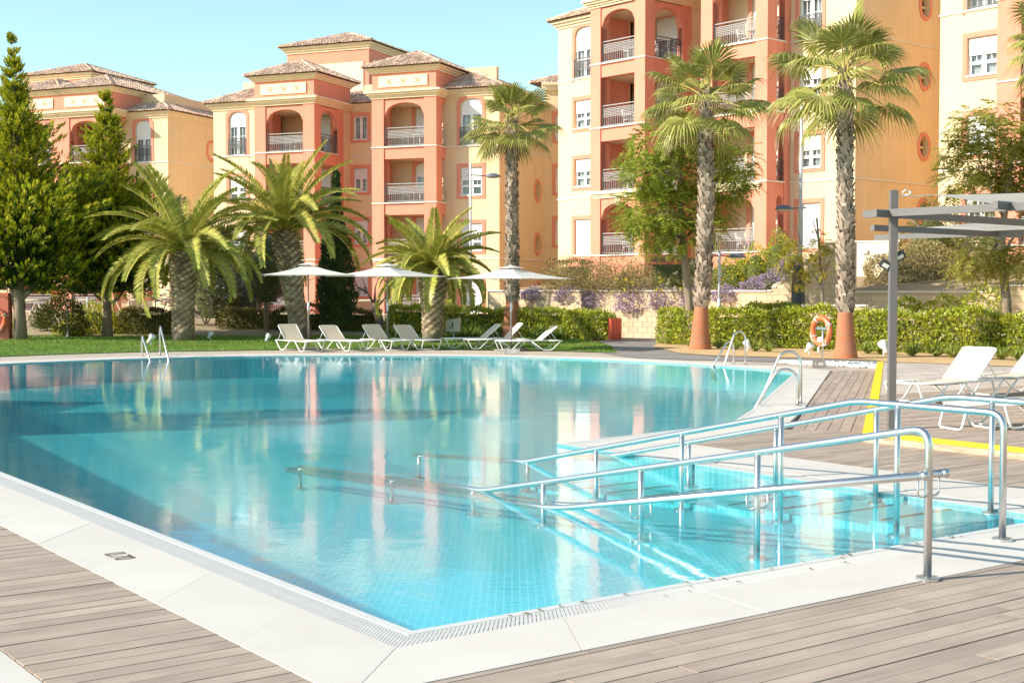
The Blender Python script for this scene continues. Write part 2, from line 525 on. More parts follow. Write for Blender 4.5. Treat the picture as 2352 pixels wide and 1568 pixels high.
# ground: one sheet out to the horizon with a hole for the pool, a little below everything else
outer = [Vector((x, y, -0.12)) for x, y in ((-3000, -200), (3000, -200), (3000, 4000), (-3000, 4000))]
hole = [Vector((*off(i, .05, .05), -0.12)) for i in range(ON)]
tri = tessellate_polygon([outer, hole])
allp = outer + hole
mb = MB(); mb.v = [tuple(p) for p in allp]; mb.f = [tuple(t) for t in tri]
g = struct(mb.build('ground', M['earth']))
# make it face up
for p in g.data.polygons:
    if p.normal.z < 0: p.flip()

# pool shell: sloping mosaic floor and straight mosaic walls
def depth(t):
    return 0.05 + 0.05 * max(0.0, min(t, 7.5)) + 0.012 * max(0.0, min(t - 7.5, 12))
mb = MB()
ts = [-1, 0, 1.5, 3, 4.5, 6, 7.5, 12, 19, 34]
for a, b in zip(ts, ts[1:]):
    mb.face(ST(-22, a, WZ - depth(a)), ST(24, a, WZ - depth(a)), ST(24, b, WZ - depth(b)), ST(-22, b, WZ - depth(b)))
struct(mb.build('pool_floor', M['mosaic']))
mb = MB()
for i in range(ON):
    a, b = OP[i], OP[(i + 1) % ON]
    mb.face((a.x, a.y, -1.2), (b.x, b.y, -1.2), (b.x, b.y, -0.004), (a.x, a.y, -0.004))
struct(mb.build('pool_wall', M['mosaic']))
mb = MB(); mb.v = [(p.x, p.y, WZ) for p in OP]
mb.f = [tuple(t) for t in tessellate_polygon([[Vector((p.x, p.y, 0)) for p in OP]])]
wtr = struct(mb.build('water', M['water']))
for p in wtr.data.polygons:
    if p.normal.z < 0: p.flip()

# stair flight between the two right-hand rails, each tread with a dark grip strip
grip = mat('brown_grip_strip', (0.16, 0.10, 0.07), 0.8, 0.3, 20)
mb, ms = MB(), MB()
for k in range(9):
    t0 = 0.35 + .565 * k
    z = WZ - 0.012 - 0.033 * k
    p = [ST(4.86, t0), ST(5.94, t0), ST(5.94, t0 + .565), ST(4.86, t0 + .565)]
    mb.prism([(q.x, q.y) for q in p], z - .3, z)
    q = [ST(4.95, t0 + .50), ST(5.86, t0 + .50), ST(5.86, t0 + .535), ST(4.95, t0 + .535)]
    ms.prism([(a.x, a.y) for a in q], z, z + .004)
stp = struct(mb.build('pool_steps', M['mosaic']))
ms.build('grip_strip', grip, stp)

# coping: bed, rim, overflow grille, stone slabs
mb = MB()
for i in range(ON):
    j = (i + 1) % ON
    a, b, c, d = off(i, 0, 0), off(j, 0, 0), off(j), off(i)
    mb.face(*[(p.x, p.y, -.011) for p in (a, b, c, d)][::-1])
coping = struct(mb.build('pool_coping', M['gully']))
rim, gr = MB(), MB()
for i in range(ON):
    j = (i + 1) % ON
    a, b, c, d = off(i, 0, 0), off(j, 0, 0), off(j, .065, .065), off(i, .065, .065)
    rim.prism([(p.x, p.y) for p in (a, d, c, b)], -.054, -.003)
    a, b, c, d = off(i, .07, .07), off(j, .07, .07), off(j, .25, .25), off(i, .25, .25)
    L = (b - a).length
    near_e = min((a).length, (b).length) < 17
    n = max(1, int(L / (.028 if near_e else .07)))
    for k in range(n):
        f0, f1 = (k + .08) / n, (k + .86) / n
        q = [a.lerp(b, f0), a.lerp(b, f1), d.lerp(c, f1), d.lerp(c, f0)]
        m0 = len(gr.v)
        gr.v += [(p.x, p.y, -.004) for p in q] + [(p.x, p.y, -.03) for p in q]
        gr.f += [tuple(m0 + x for x in y) for y in ((3, 2, 1, 0), (0, 1, 5, 4), (2, 3, 7, 6), (1, 2, 6, 5), (3, 0, 4, 7))]
    for e in (.075, .16, .245):
        a2, b2, c2, d2 = off(i, e - .006, e - .006), off(j, e - .006, e - .006), off(j, e + .006, e + .006), off(i, e + .006, e + .006)
        gr.prism([(p.x, p.y) for p in (a2, d2, c2, b2)], -.03, -.0045)
rim.build('rim_tile', M['rim'], coping)
gr.build('overflow_grille', M['grille'], coping, kind='stuff')
i = 0
while i < ON:
    # runs of nearly collinear edges become one run of slabs
    j = i + 1
    while j < ON and i > 4 and _nrm(j).dot(_nrm(i)) > .985 and (j - i) < 3: j += 1
    a, b, c, d = off(i, .255, .255), off(j % ON, .255, .255), off(j % ON), off(i)
    L = (b - a).length
    n = max(1, round(L / 1.17))
    for k in range(n):
        g0, g1 = .0016 / L, .0016 / L
        f0, f1 = k / n + g0, (k + 1) / n - g1
        q = [a.lerp(b, f0), d.lerp(c, f0), d.lerp(c, f1), a.lerp(b, f1)]
        cx = sum((p.x for p in q)) / 4; cy = sum((p.y for p in q)) / 4
        s = MB().prism([(p.x - cx, p.y - cy) for p in q], -.052, random.uniform(-.0015, 0.001)).build('coping_slab', M['stone'])
        s.parent = coping; s.location = (cx, cy, 0)
    i = j

# ------------------------------------------------------------------ decks
def scan(poly, c, ax, pr):
    """interval along ax where the line pr = c crosses the polygon"""
    xs = []
    n = len(poly)
    for i in range(n):
        a, b = poly[i], poly[(i + 1) % n]
        pa, pb = a.dot(pr) - c, b.dot(pr) - c
        if (pa <= 0 < pb) or (pb <= 0 < pa):
            f = pa / (pa - pb)
            xs.append(a.dot(ax) * (1 - f) + b.dot(ax) * f)
    return (min(xs), max(xs)) if len(xs) >= 2 else None
def boards(parent, poly, ax, z, width=.142, gap=.009, lens=(2.2, 3.4), thick=.03, m=None, single=True, keep=None):
    ax = ax.normalized(); pr = Vector((-ax.y, ax.x))
    cs = [p.dot(pr) for p in poly]
    c = min(cs); mx = max(cs)
    m = m or M['wood']
    joined = MB()
    ang = math.atan2(ax.y, ax.x)
    while c < mx - .02:
        c1 = min(c + width, mx)
        e0, e1 = scan(poly, c + .004, ax, pr), scan(poly, c1 - gap - .002, ax, pr)
        if e0 and e1:
            lo, hi = max(e0[0], e1[0]), min(e0[1], e1[1])
            cuts = [None]
            x = lo + random.uniform(.6, lens[1])
            while x < hi - .5:
                cuts.append(x); x += random.uniform(*lens)
            cuts.append(None)
            for k in range(len(cuts) - 1):
                a0, a1 = (e0[0], e1[0]) if cuts[k] is None else (cuts[k] + .003, cuts[k] + .003)
                b0, b1 = (e0[1], e1[1]) if cuts[k + 1] is None else (cuts[k + 1] - .003, cuts[k + 1] - .003)
                if min(b0 - a0, b1 - a1) < .02: continue
                mid = (a0 + b1) / 2; cm = (c + c1 - gap) / 2
                q = [(a0 - mid, c - cm), (b0 - mid, c - cm), (b1 - mid, c1 - gap - cm), (a1 - mid, c1 - gap - cm)]
                dz = random.uniform(-.002, .002)
                if single and (keep is None or keep(ax * mid + pr * cm)):
                    o = MB().prism(q, -thick, dz).build('deck_board', m)
                    o.parent = parent
                    p = ax * mid + pr * cm
                    o.location = (p.x, p.y, z); o.rotation_euler = (0, 0, ang)
                else:
                    w = [ax * (mid + u) + pr * (cm + v) for u, v in q]
                    joined.prism([(p.x, p.y) for p in w], z - thick, z + dz)
        c += width
    if joined.f: joined.build('far_deck_boards', m, parent, kind='stuff')
def deck(name, poly, z, **k):
    mb = MB(); mb.face(*[(p.x, p.y, z - .036) for p in poly])
    root = struct(mb.build(name, M['black']))
    boards(root, poly, k.pop('ax'), z, **k)
    return root
U2, W2 = PU, PW
deck('near_deck', [_s2(-2.2, -3.6), _s2(8.6, -3.6), _s2(8.6, -.848), _s2(-.866, -.848), _s2(-.866, -1.9), _s2(-2.2, -1.9)], 0.0, ax=PU)
deck('side_deck', [_s2(-1.86, -1.89), _s2(-.872, -1.89), _s2(-.868, 13.2), _s2(-1.86, 13.2)], 0.0, ax=PU)
mb = MB(); mb.face(*[(p.x, p.y, -.003) for p in (_s2(-6, -3.6), _s2(-1.87, -3.6), _s2(-1.87, 20), _s2(-9, 20))])
struct(mb.build('side_path', M['stone']))
deck('middle_deck', [_s2(7.156, -.842), _s2(8.985, -.842), _s2(8.985, 4.33), _s2(9.82, 5.02), off(3) + Vector((0, -.012)), _s2(7.156, 5.435)], 0.0, ax=PU)
RA = Vector((.283, .959)).normalized()
deck('ramp_deck', [off(3) + Vector((.012, -.004)), Vector((4.43, 16.92)), Vector((8.15, 30.0)), off(5) + Vector((.012, -.1)), off(4) + Vector((.012, 0))], 0.0, ax=RA, width=.146, lens=(3, 5))
PZ = .115
PA = _s2(8.99, 4.33)
PB = Vector((8.55, 31.3))
plat = [PA, _s2(8.99, -6), Vector((15.5, 8)), Vector((20.5, 21.0)), PB]
mb = MB(); mb.face(*[(p.x, p.y, PZ - .034) for p in plat])
platform = struct(mb.build('raised_platform', M['black']))
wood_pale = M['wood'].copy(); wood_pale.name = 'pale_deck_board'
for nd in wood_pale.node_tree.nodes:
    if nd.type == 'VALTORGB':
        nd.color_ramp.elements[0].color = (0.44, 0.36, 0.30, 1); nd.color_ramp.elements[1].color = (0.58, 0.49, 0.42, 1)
dk = M['wood']
tt = 7.75
def at_t(p): return to_st(p)[1]
cutA = [PA.lerp(PB, 0.218), ]
lowp = [PA, _s2(8.99, -6), Vector((15.5, 8)), _s2(19.5, tt), Vector((PA.lerp(PB, .235)))]
a_ = PA.lerp(PB, (tt - to_st(PA)[1]) / (to_st(PB)[1] - to_st(PA)[1]))
lowp = [PA, _s2(8.99, -6), Vector((15.5, 8)), _s2(21, tt), a_]
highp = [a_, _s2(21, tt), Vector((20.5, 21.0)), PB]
boards(platform, lowp, PU, PZ, lens=(2.6, 3.6), keep=lambda p: p.y > 9 and p.x / p.y < .46)
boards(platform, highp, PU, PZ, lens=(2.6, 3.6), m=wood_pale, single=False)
# fascia and yellow edge strips
mb = MB()
n_ = -PU
e0, e1 = _s2(8.985, -6), _s2(8.985, 4.335)
mb.prism([(p.x, p.y) for p in (e0, e0 + PU * .03, e1 + PU * .03, e1)], -.05, PZ - .036)
mb.prism([(p.x, p.y) for p in (PA, PA + Vector((.03, 0)), PB + Vector((.03, 0)), PB)], -.05, PZ - .036)
mb.build('fascia', mat('worn_fascia_board', (0.34, 0.20, 0.11), .85, col2=(0.60, 0.47, 0.36), scale=3, stretch=(1, 1, 6)), platform)
yl = MB()
for k in range(5):
    a, b = _s2(8.975, 4.33 - k * 2.05), _s2(8.975, 4.33 - (k + 1) * 2.05 + .004)
    o = MB().prism([(p.x, p.y) for p in (a, b, b + PU * .10, a + PU * .10)], PZ - .038, PZ + .006).build('edge_strip', M['yellow'], platform)
d_ = (PB - PA).normalized(); side = Vector((d_.y, -d_.x))
L_ = (PB - PA).length
for k in range(6):
    a, b = PA + d_ * (L_ * k / 6 + .02), PA + d_ * (L_ * (k + 1) / 6)
    w = .13
    MB().prism([(p.x, p.y) for p in (a - side * .012, a + side * w, b + side * (w), b - side * .012)], PZ - .03, PZ + .008 - .001 * (k % 2)).build('edge_strip', M['yellow'], platform)

# ------------------------------------------------------------------ paths, lawn, planting bed
def sheet(name, pts, m, z):
    mb = MB(); mb.v = [(p[0], p[1], z) for p in pts]
    mb.f = [tuple(t) for t in tessellate_polygon([[Vector((p[0], p[1], 0)) for p in pts]])]
    o = struct(mb.build(name, m))
    for p in o.data.polygons:
        if p.normal.z < 0: p.flip()
    return o
fi = list(range(5, ON))                                              # far edge vertices
ring = [off(i) for i in range(5, ON)]
ring_out = [off(i, 3.6, 3.6) for i in range(5, ON)]
pp = ring + [_s2(-.87, 14.5), _s2(-6, 14.5)] + [p for p in ring_out[::-1] if p.y > 24] + [Vector((8.6, 31.5))]
sheet('poolside_path', [off(i, 1.14, 1.14) for i in range(5, ON)] + ring_out[::-1], M['path'], -.006)
lawn_mat = mat('short_lawn_grass', (0.075, 0.15, 0.02), .9, col2=(0.13, 0.22, 0.035), scale=2.2, bump=.6, bscale=30)
lawn_front = [G(px, py) for px, py in ((-500, 832), (-200, 826), (0, 819.3), (150, 813.5), (300, 809), (450, 806.5), (597, 804.6), (700, 803.4), (800, 803.0), (900, 802.6), (1000, 802.4), (1100, 803), (1200, 804.5), (1300, 807), (1380, 809.5), (1418, 811))]
lawn_back = [G(px, py) for px, py in ((1404, 796), (1370, 786), (1330, 780), (1200, 773), (1000, 768), (700, 764), (300, 768), (0, 772), (-500, 776))]
sheet('lawn', lawn_front + lawn_back, lawn_mat, .012)
soil_pts = [G(px, py) for px, py in ((1500, 797), (1560, 812), (1640, 818), (1760, 821), (1900, 825), (2010, 829), (2030, 832), (2180, 838), (2352, 844), (2700, 858),
                                     (2700, 800), (2352, 790), (2000, 783), (1800, 780), (1600, 779), (1515, 783))]
sheet('planting_bed', soil_pts, M['soil'], .022)
sheet('garden_path', [G(px, py) for px, py in ((1360, 805), (1395, 813), (1460, 822), (1560, 826), (1700, 829), (1860, 834), (2024, 838), (2030, 829), (1900, 822), (1760, 817), (1640, 814), (1560, 806), (1515, 790), (1505, 775), (1400, 775), (1380, 785))], M['asphalt'], .006)

# ------------------------------------------------------------------ handrails down into the water
def proj(p):
    d = Vector(p) - CAM
    z = d.dot(_F)
    return CX + FPX * d.x / z, CY - FPX * d.dot(_U) / z
def find_t(s, zf, px, lo=-3.0, hi=12.0):
    for _ in range(50):
        m = (lo + hi) / 2
        if proj(ST(s, m, zf(m)))[0] > px: lo = m
        else: hi = m
    return (lo + hi) / 2
RT = .0255
def floor_z(s, t):
    if 4.86 <= s <= 5.94 and .35 <= t < 5.4: return WZ - .012 - .033 * int((t - .35) / .565)
    if t < -.0 or s > 5.95: return 0.0
    return WZ - depth(t)
def handrail(label, s, pts, posts, name='handrail', lower=None):
    """pts: (t, z) polyline of the top rail; posts: t values"""
    b0 = ST(s, pts[0][0])
    root = thing(name, label, 'handrail', b0, group='stainless handrails of the pool stairs')
    path = fillet([ST(s, t, z) for t, z in pts], .13, 6)
    MB().tube(path, RT, 12).build('rail', M['steel'], root, b0, smooth=True)
    def zr(t):
        for (a, za), (b, zb) in zip(pts, pts[1:]):
            if a <= t <= b and b > a: return za + (zb - za) * (t - a) / (b - a)
        return pts[-1][1]
    for t in posts:
        f = floor_z(s, t)
        if zr(t) - f > .05 and t != pts[0][0]:
            MB().tube([ST(s, t, f), ST(s, t, zr(t) - .005)], RT * .92, 10).build('post', M['steel'], root, b0, smooth=True)
        MB().lathe([(.002, .022), (.066, .022), (.072, .017), (.072, 0.001), (.002, 0.001)][::-1], ST(s, t, f), 18).build('base_plate', M['steel'], root, b0)
    if lower:
        (t0, z0), (t1, z1), (t2, z2) = lower
        for sd in (-.105, .105):
            p = [ST(s + sd, t0, z0), ST(s + sd, t1, z1), ST(s + sd, t2, z2)]
            lr = MB().tube(fillet(p, .3, 5), RT * .95, 12).build('lower_rail', M['steel'], root, b0, smooth=True)
            cp = MB(); d = (p[0] - p[1]).normalized()
            cp.lathe([(0.0005, .018), (.014, .015), (.024, .004), (.0305, -.006), (.0305, -.02), (.0005, -.02)][::-1], p[0], 14, d)
            cp.build('end_cap', M['steel'], lr, b0, smooth=True)
        MB().tube([ST(s - .105, t2, z2), ST(s - .06, t2 + .12, z2 - .01), ST(s + .06, t2 + .12, z2 - .01), ST(s + .105, t2, z2)], RT * .9, 8).build('end_loop', M['steel'], root, b0, smooth=True)
        for t in posts[:4]:
            zl = z0 + (z1 - z0) * (t - t0) / (t1 - t0)
            if zl < -.05: continue
            for sd in (-1, 1):
                a = ST(s, t, zl - .13); b = ST(s + sd * .105, t, zl - .13); c = ST(s + sd * .105, t, zl - .02)
                MB().tube(fillet([a, b, c], .035, 4), .0075, 6).build('bracket', M['steel'], root, b0, smooth=True)
    return root
p0 = to_st(G(2130, 1331))
s1, t10 = p0
te1 = to_st(G(1095, 1128, WZ))[1]
z1 = .945
sl = (z1 - WZ) / (te1 - t10)
zf1 = lambda t: z1 - sl * (t - t10)
pst = [find_t(s1, zf1, x) for x in (1740, 1472, 1248)]
tend = te1 + 3.6
uw = [te1 + .15, te1 + 1.6, tend]
tl1 = to_st(G(1270, 1168, WZ))[1]
handrail('front handrail with two lower side rails, starting on the deck at the lower right', s1,
         [(t10, 0.0), (t10, z1), (te1, WZ), (tend, -.20)], [t10] + pst + uw, lower=((t10 - .06, .665), (tl1, WZ), (tend + .1, -.24)))
s2, t20 = to_st(G(2302, 1241))
z2 = .915
tk2 = find_t(s2, lambda t: z2 + .0, 1968)
te2 = to_st(G(1210, 1060, WZ))[1]
sl2 = (z2 - WZ) / (te2 - tk2)
zf2 = lambda t: z2 if t < tk2 else z2 - sl2 * (t - tk2)
pst2 = [find_t(s2, zf2, x) for x in (2062, 1794, 1566, 1369, 1212)]
handrail('middle handrail, level over the coping then sloping into the water beside the steps', s2,
         [(t20, 0.0), (t20, z2), (tk2, z2), (te2, WZ), (te2 + 2.2, -.17)], [t20] + pst2 + [te2 + 2.1])
s3 = 5.9
te3 = to_st(G(1440, 1043, WZ))[1]
z3 = .90
tk3 = find_t(s3, lambda t: z3, 2181)
sl3 = (z3 - WZ) / (te3 - tk3)
zf3 = lambda t: z3 if t < tk3 else z3 - sl3 * (t - tk3)
pst3 = [find_t(s3, zf3, x) for x in (2279, 2013, 1782, 1582)]
handrail('back handrail at the far side of the pool steps, cut by the right edge', s3,
         [(-2.6, 0.0), (-2.6, z3), (tk3, z3), (te3, WZ), (te3 + .8, -.12)], [-2.6] + pst3)

# ------------------------------------------------------------------ pool ladders
def ladder(label, base_tall, base_low, wt_tall, wt_low, h1, h2):
    b = G(*base_tall)
    root = thing('pool_ladder', label, 'pool ladder', b, group='stainless pool ladders')
    ends = []
    for base, wt, h, nm in ((base_tall, wt_tall, h1, 'tall_hoop'), (base_low, wt_low, h2, 'low_hoop')):
        a, w = G(*base), G(*wt, WZ)
        d = (w - a); d.z = 0
        L = d.length; d.normalize()
        r = .20
        pts = [a, a + V3(0, 0, h - r)]
        # half-round head, then a straight slanting leg into the water
        for k in range(1, 9):
            th = math.pi * k / 10
            pts.append(a + d * (r * (1 - math.cos(th))) + V3(0, 0, h - r + r * math.sin(th)))
        top = pts[-1]
        pts.append(V3(w.x, w.y, WZ)); pts.append(V3(w.x, w.y, -.32) + d * .02)
        MB().tube(pts, .0225, 10).build(nm, M['steel'], root, b, smooth=True)
        MB().lathe([(.001, 0.001), (.06, 0.001), (.06, .012), (.03, .022), (.001, .022)], a, 16).build('base_plate', M['steel'], root, b)
        ends.append(V3(w.x, w.y, 0))
    for z in (-.14, -.28):
        MB().bar(ends[0] + V3(0, 0, z), ends[1] + V3(0, 0, z), .07, .025).build('tread', M['steel'], root, b)
ladder('stainless pool ladder on the right edge next to the ramp boards, the nearest one', (1838.9, 927.5), (1832.5, 932), (1741, 933.5), (1734, 936.5), .83, .57)
ladder('stainless pool ladder in front of the striped fan palm trunk at the far right', (1711.9, 837.6), (1685, 836), (1662, 842.4), (1636, 842.5), .80, .55)
ladder('stainless pool ladder below the fat date palm at the left', (367.4, 816.6), (326, 818), (387.5, 827.5), (345, 828.3), .80, .55)

# ------------------------------------------------------------------ painted depth mark on the coping
def text_mesh(txt, size, name, m, extrude=0.0):
    cu = bpy.data.curves.new(name, 'FONT')
    cu.body = txt; cu.size = size; cu.extrude = extrude
    cu.align_x = 'CENTER'; cu.align_y = 'CENTER'
    tmp = bpy.data.objects.new('tmp_text', cu); COL.objects.link(tmp)
    bpy.context.view_layer.update()
    me = bpy.data.meshes.new_from_object(tmp.evaluated_get(bpy.context.evaluated_depsgraph_get()))
    bpy.data.objects.remove(tmp)
    me.materials.clear(); me.materials.append(m); me.name = name
    return me
me = text_mesh('0.70', .205, 'depth_number', mat('brown_stencil_paint', (0.13, 0.08, 0.06), .8, .3, 60))
for v in me.vertices: v.co.x *= .78
o = bpy.data.objects.new('depth_number', me); COL.objects.link(o); o.parent = coping
c = G(272, 1277)
o.location = (c.x, c.y, .004)
o.rotation_euler = (0, 0, math.atan2(-PW.y, -PW.x))
# ------------------------------------------------------------------ apartment buildings
class Bld:
    """a building with its own axes: x to the right along the front, y into the building, z up"""
    def __init__(self, er, ed, label, org, floors):
        self.er, self.ed = Vector(er).normalized(), Vector(ed).normalized()
        self.org = Vector(org)                                     # local coordinates of the Empty
        w = self.w(*self.org)
        self.root = thing('apartment_building', label, 'building', w, math.atan2(self.er.y, self.er.x), 'apartment buildings round the pool')
        self.fl = floors
    def w(self, x, y, z): return Vector((self.er.x * x + self.ed.x * y, self.er.y * x + self.ed.y * y, z))
    def lx(self, px, y):
        """local x where the photo column px meets the plane y"""
        k = (px - CX) / FPX / math.cos(PITCH)                         # close enough: horizontal slope of the view ray
        # er*x + ed*y = (X, Y) with X = k*Y
        return (k * self.ed.y * y - self.ed.x * y) / (self.er.x - k * self.er.y)
    def ly(self, px, x):
        k = (px - CX) / FPX / math.cos(PITCH)
        return (k * self.er.y * x - self.er.x * x) / (self.ed.x - k * self.ed.y)
    def part(self, mb, name, m, parent=None, smooth=False, kind=None):
        return mb.build(name, m, parent or self.root, self.org, smooth, kind)
def front(y): return lambda u, v, d=0.0: (u, y - d, v)               # faces the viewer
def right(x): return lambda u, v, d=0.0: (x + d, u, v)               # faces right
def left(x): return lambda u, v, d=0.0: (x - d, -u, v)               # faces left (u runs towards the viewer)
def outline(h, e=0.0, n=10):
    """closed outline of an opening (ua, ub, va, vb, rise), grown by e; counter-clockwise from the bottom left"""
    ua, ub, va, vb, rise = h[:5]
    ua, ub, va, vb = ua - e, ub + e, va - e, vb + e
    pts = [(ua, va), (ub, va)]
    if rise <= 0: return pts + [(ub, vb), (ua, vb)]
    sp = vb - rise
    for k in range(n + 1):
        f = 1 - 2 * k / n
        pts.append(((ua + ub) / 2 + f * (ub - ua) / 2, sp + rise * math.sqrt(max(0, 1 - abs(f) ** 2.3))))
    return pts
def top_at(h, u, n=10):
    ua, ub, va, vb, rise = h[:5]
    if rise <= 0: return vb
    f = abs((u - (ua + ub) / 2) / ((ub - ua) / 2))
    return vb - rise + rise * math.sqrt(max(0, 1 - min(1, f) ** 2.3))
def wall(mb, mp, u0, u1, v0, v1, holes=(), reveal=.22):
    bps = {u0, u1}
    for h in holes:
        bps |= {h[0], h[1]}
        if h[4] > 0:
            for k in range(11):
                bps.add((h[0] + h[1]) / 2 + (1 - 2 * k / 10) * (h[1] - h[0]) / 2)
    b = sorted(x for x in bps if u0 - 1e-6 <= x <= u1 + 1e-6)
    for a, c in zip(b, b[1:]):
        if c - a < 1e-5: continue
        hs = sorted((h for h in holes if h[0] <= a + 1e-6 and h[1] >= c - 1e-6), key=lambda h: h[2])
        la = lc = v0
        for h in hs:
            if h[2] - max(la, lc) > 1e-4 or la != lc:
                mb.face(mp(a, la), mp(c, lc), mp(c, h[2]), mp(a, h[2]))
            la, lc = top_at(h, a), top_at(h, c)
        mb.face(mp(a, la), mp(c, lc), mp(c, v1), mp(a, v1))
    for h in holes:
        o = outline(h)
        for p, q in zip(o, o[1:] + o[:1]):
            mb.face(mp(*p), mp(*q), mp(*q, -reveal), mp(*p, -reveal))
def ring(mb, mp, h, w, d, bottom=True):
    o, e = outline(h), outline(h, w)
    n = len(o)
    for i in range(n):
        j = (i + 1) % n
        if i == 0 and not bottom: continue
        mb.face(mp(*o[i], d), mp(*e[i], d), mp(*e[j], d), mp(*o[j], d))
        mb.face(mp(*e[i], d), mp(*e[i], 0), mp(*e[j], 0), mp(*e[j], d))
        mb.face(mp(*o[i], 0), mp(*o[i], d), mp(*o[j], d), mp(*o[j], 0))
def mbox(mb, mp, u0, u1, v0, v1, d0, d1):
    c = [mp(u0, v0, d1), mp(u1, v0, d1), mp(u1, v1, d1), mp(u0, v1, d1), mp(u0, v0, d0), mp(u1, v0, d0), mp(u1, v1, d0), mp(u0, v1, d0)]
    for q in ((0, 1, 2, 3), (5, 4, 7, 6), (4, 0, 3, 7), (1, 5, 6, 2), (3, 2, 6, 7), (4, 5, 1, 0)):
        mb.face(*[c[i] for i in q])
def railing_mesh(mb, mp, u0, u1, v0, d, h=1.0, weave=True):
    """iron balcony railing: bars, woven upper band, round top rail"""
    mb.bar(mp(u0, v0 + h, d), mp(u1, v0 + h, d), .05, .045)
    mb.bar(mp(u0, v0 + .07, d), mp(u1, v0 + .07, d), .03)
    n = max(2, int((u1 - u0) / .115))
    for k in range(n + 1):
        u = u0 + (u1 - u0) * k / n
        mb.bar(mp(u, v0 + .07, d), mp(u, v0 + h - .14, d), .018)
    if weave:
        for k in range(6):
            z = v0 + h - .14 - k * .075
            mb.bar(mp(u0, z, d), mp(u1, z, d), .012, .032)
    else:
        mb.bar(mp(u0, v0 + h - .14, d), mp(u1, v0 + h - .14, d), .02)
    for u in (u0, u1):
        mb.bar(mp(u, v0, d), mp(u, v0 + h, d), .04)
def window(B, mp, h, kind='half', style='sash', sur=True, rail=False, recess=.2, surm=None):
    """opening h in wall map mp; kind: how far the roller shutter is down"""
    ua, ub, va, vb, rise = h[:5]
    W, H = ub - ua, vb - va
    d = -recess + .05
    fr = MB()
    ring(fr, lambda u, v, e=0: mp(u, v, d + e), (ua + .07, ub - .07, va + .07, vb - .07, rise), .07, .03)
    um = (ua + ub) / 2
    shut = {'none': 0.0, 'third': .30, 'half': .45, 'most': .62, 'full': 1.0, 'low': .34}[kind]
    vs_ = vb - H * shut
    if kind != 'full':
        mid = va + H * .33 if style == 'sash' else None
        mbox(fr, mp, um - .045, um + .045, va + .05, vs_, d, d + .045)
        if mid: mbox(fr, mp, ua + .05, ub - .05, mid - .06, mid + .06, d, d + .05)
        for a, b in ((ua + .07, um - .045), (um + .045, ub - .07)):
            mbox(fr, mp, a, a + .05, va + .07, vs_, d, d + .035)
            mbox(fr, mp, b - .05, b, va + .07, vs_, d, d + .035)
            mbox(fr, mp, (a + b) / 2 - .012, (a + b) / 2 + .012, (mid or va) + .05, vs_, d, d + .02)
            if style != 'sash':
                for k in range(1, 3):
                    z = va + (vs_ - va) * k / 3
                    mbox(fr, mp, a, b, z - .012, z + .012, d, d + .02)
        if style == 'door':
            mbox(fr, mp, ua + .05, ub - .05, va + .05, va + .2, d, d + .04)
    f = B.part(fr, 'window', M['wframe'])
    if kind != 'full':
        for a, b in ((ua + .07, um), (um, ub - .07)):
            p = MB(); p.face(mp(a, va + .07, d + .012), mp(b, va + .07, d + .012), mp(b, min(vs_ + .02, vb - .07 - rise * .4), d + .012), mp(a, min(vs_ + .02, vb - .07 - rise * .4), d + .012))
            B.part(p, 'pane', M['glass'], f)
        if style != 'bare':
            c = MB(); n = 24
            for a, b in ((ua + .06, um - W * .02), (um + W * .02, ub - .06)):
                for k in range(n):
                    u0_, u1_ = a + (b - a) * k / n, a + (b - a) * (k + 1) / n
                    e0, e1 = .03 * math.sin(k * 1.9), .03 * math.sin((k + 1) * 1.9)
                    c.face(mp(u0_, va + .06, d - .12 + e0), mp(u1_, va + .06, d - .12 + e1), mp(u1_, vs_ + .1, d - .12 + e1), mp(u0_, vs_ + .1, d - .12 + e0))
            B.part(c, 'curtain', M['curtain'], f)
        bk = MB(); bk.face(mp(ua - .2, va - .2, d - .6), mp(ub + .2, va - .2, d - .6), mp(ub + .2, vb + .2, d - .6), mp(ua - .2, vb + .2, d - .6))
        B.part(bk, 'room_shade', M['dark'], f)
    if shut > 0:
        s = MB()
        e = (ua + .055, ub - .055, vs_, vb - .03, rise if kind != 'full' else rise)
        n = max(3, int((vb - vs_) / .055))
        if rise > 0:
            o = outline((ua + .055, ub - .055, vs_, vb - .03, min(rise, vb - .03 - vs_ - .01)))
            m0 = len(s.v); s.v += [mp(u, v, d + .07) for u, v in o]; s.f.append(tuple(range(m0, m0 + len(o))))
        else:
            for k in range(n):
                a, b = vs_ + (vb - .03 - vs_) * k / n, vs_ + (vb - .03 - vs_) * (k + 1) / n
                s.face(mp(ua + .055, a, d + .082), mp(ub - .055, a, d + .082), mp(ub - .055, b, d + .07), mp(ua + .055, b, d + .07))
        mbox(s, mp, ua + .055, ub - .055, vs_ - .03, vs_, d + .05, d + .085)
        B.part(s, 'shutter', M['shutter'], f)
    if sur:
        r = MB(); ring(r, mp, h, .19, .035, bottom=not rail and style != 'door')
        B.part(r, 'surround', surm or M['pink'], f)
    if style != 'door' or rail:
        s = MB(); mbox(s, mp, ua - .03, ub + .03, va - .05, va + .012, -recess + .02, .07)
        B.part(s, 'sill', M['ledge'], f)
    if rail:
        r = MB(); railing_mesh(r, mp, ua + .02, ub - .02, va, .06, h=H * .38)
        B.part(r, 'guard_rail', M['iron'], f)
    return f
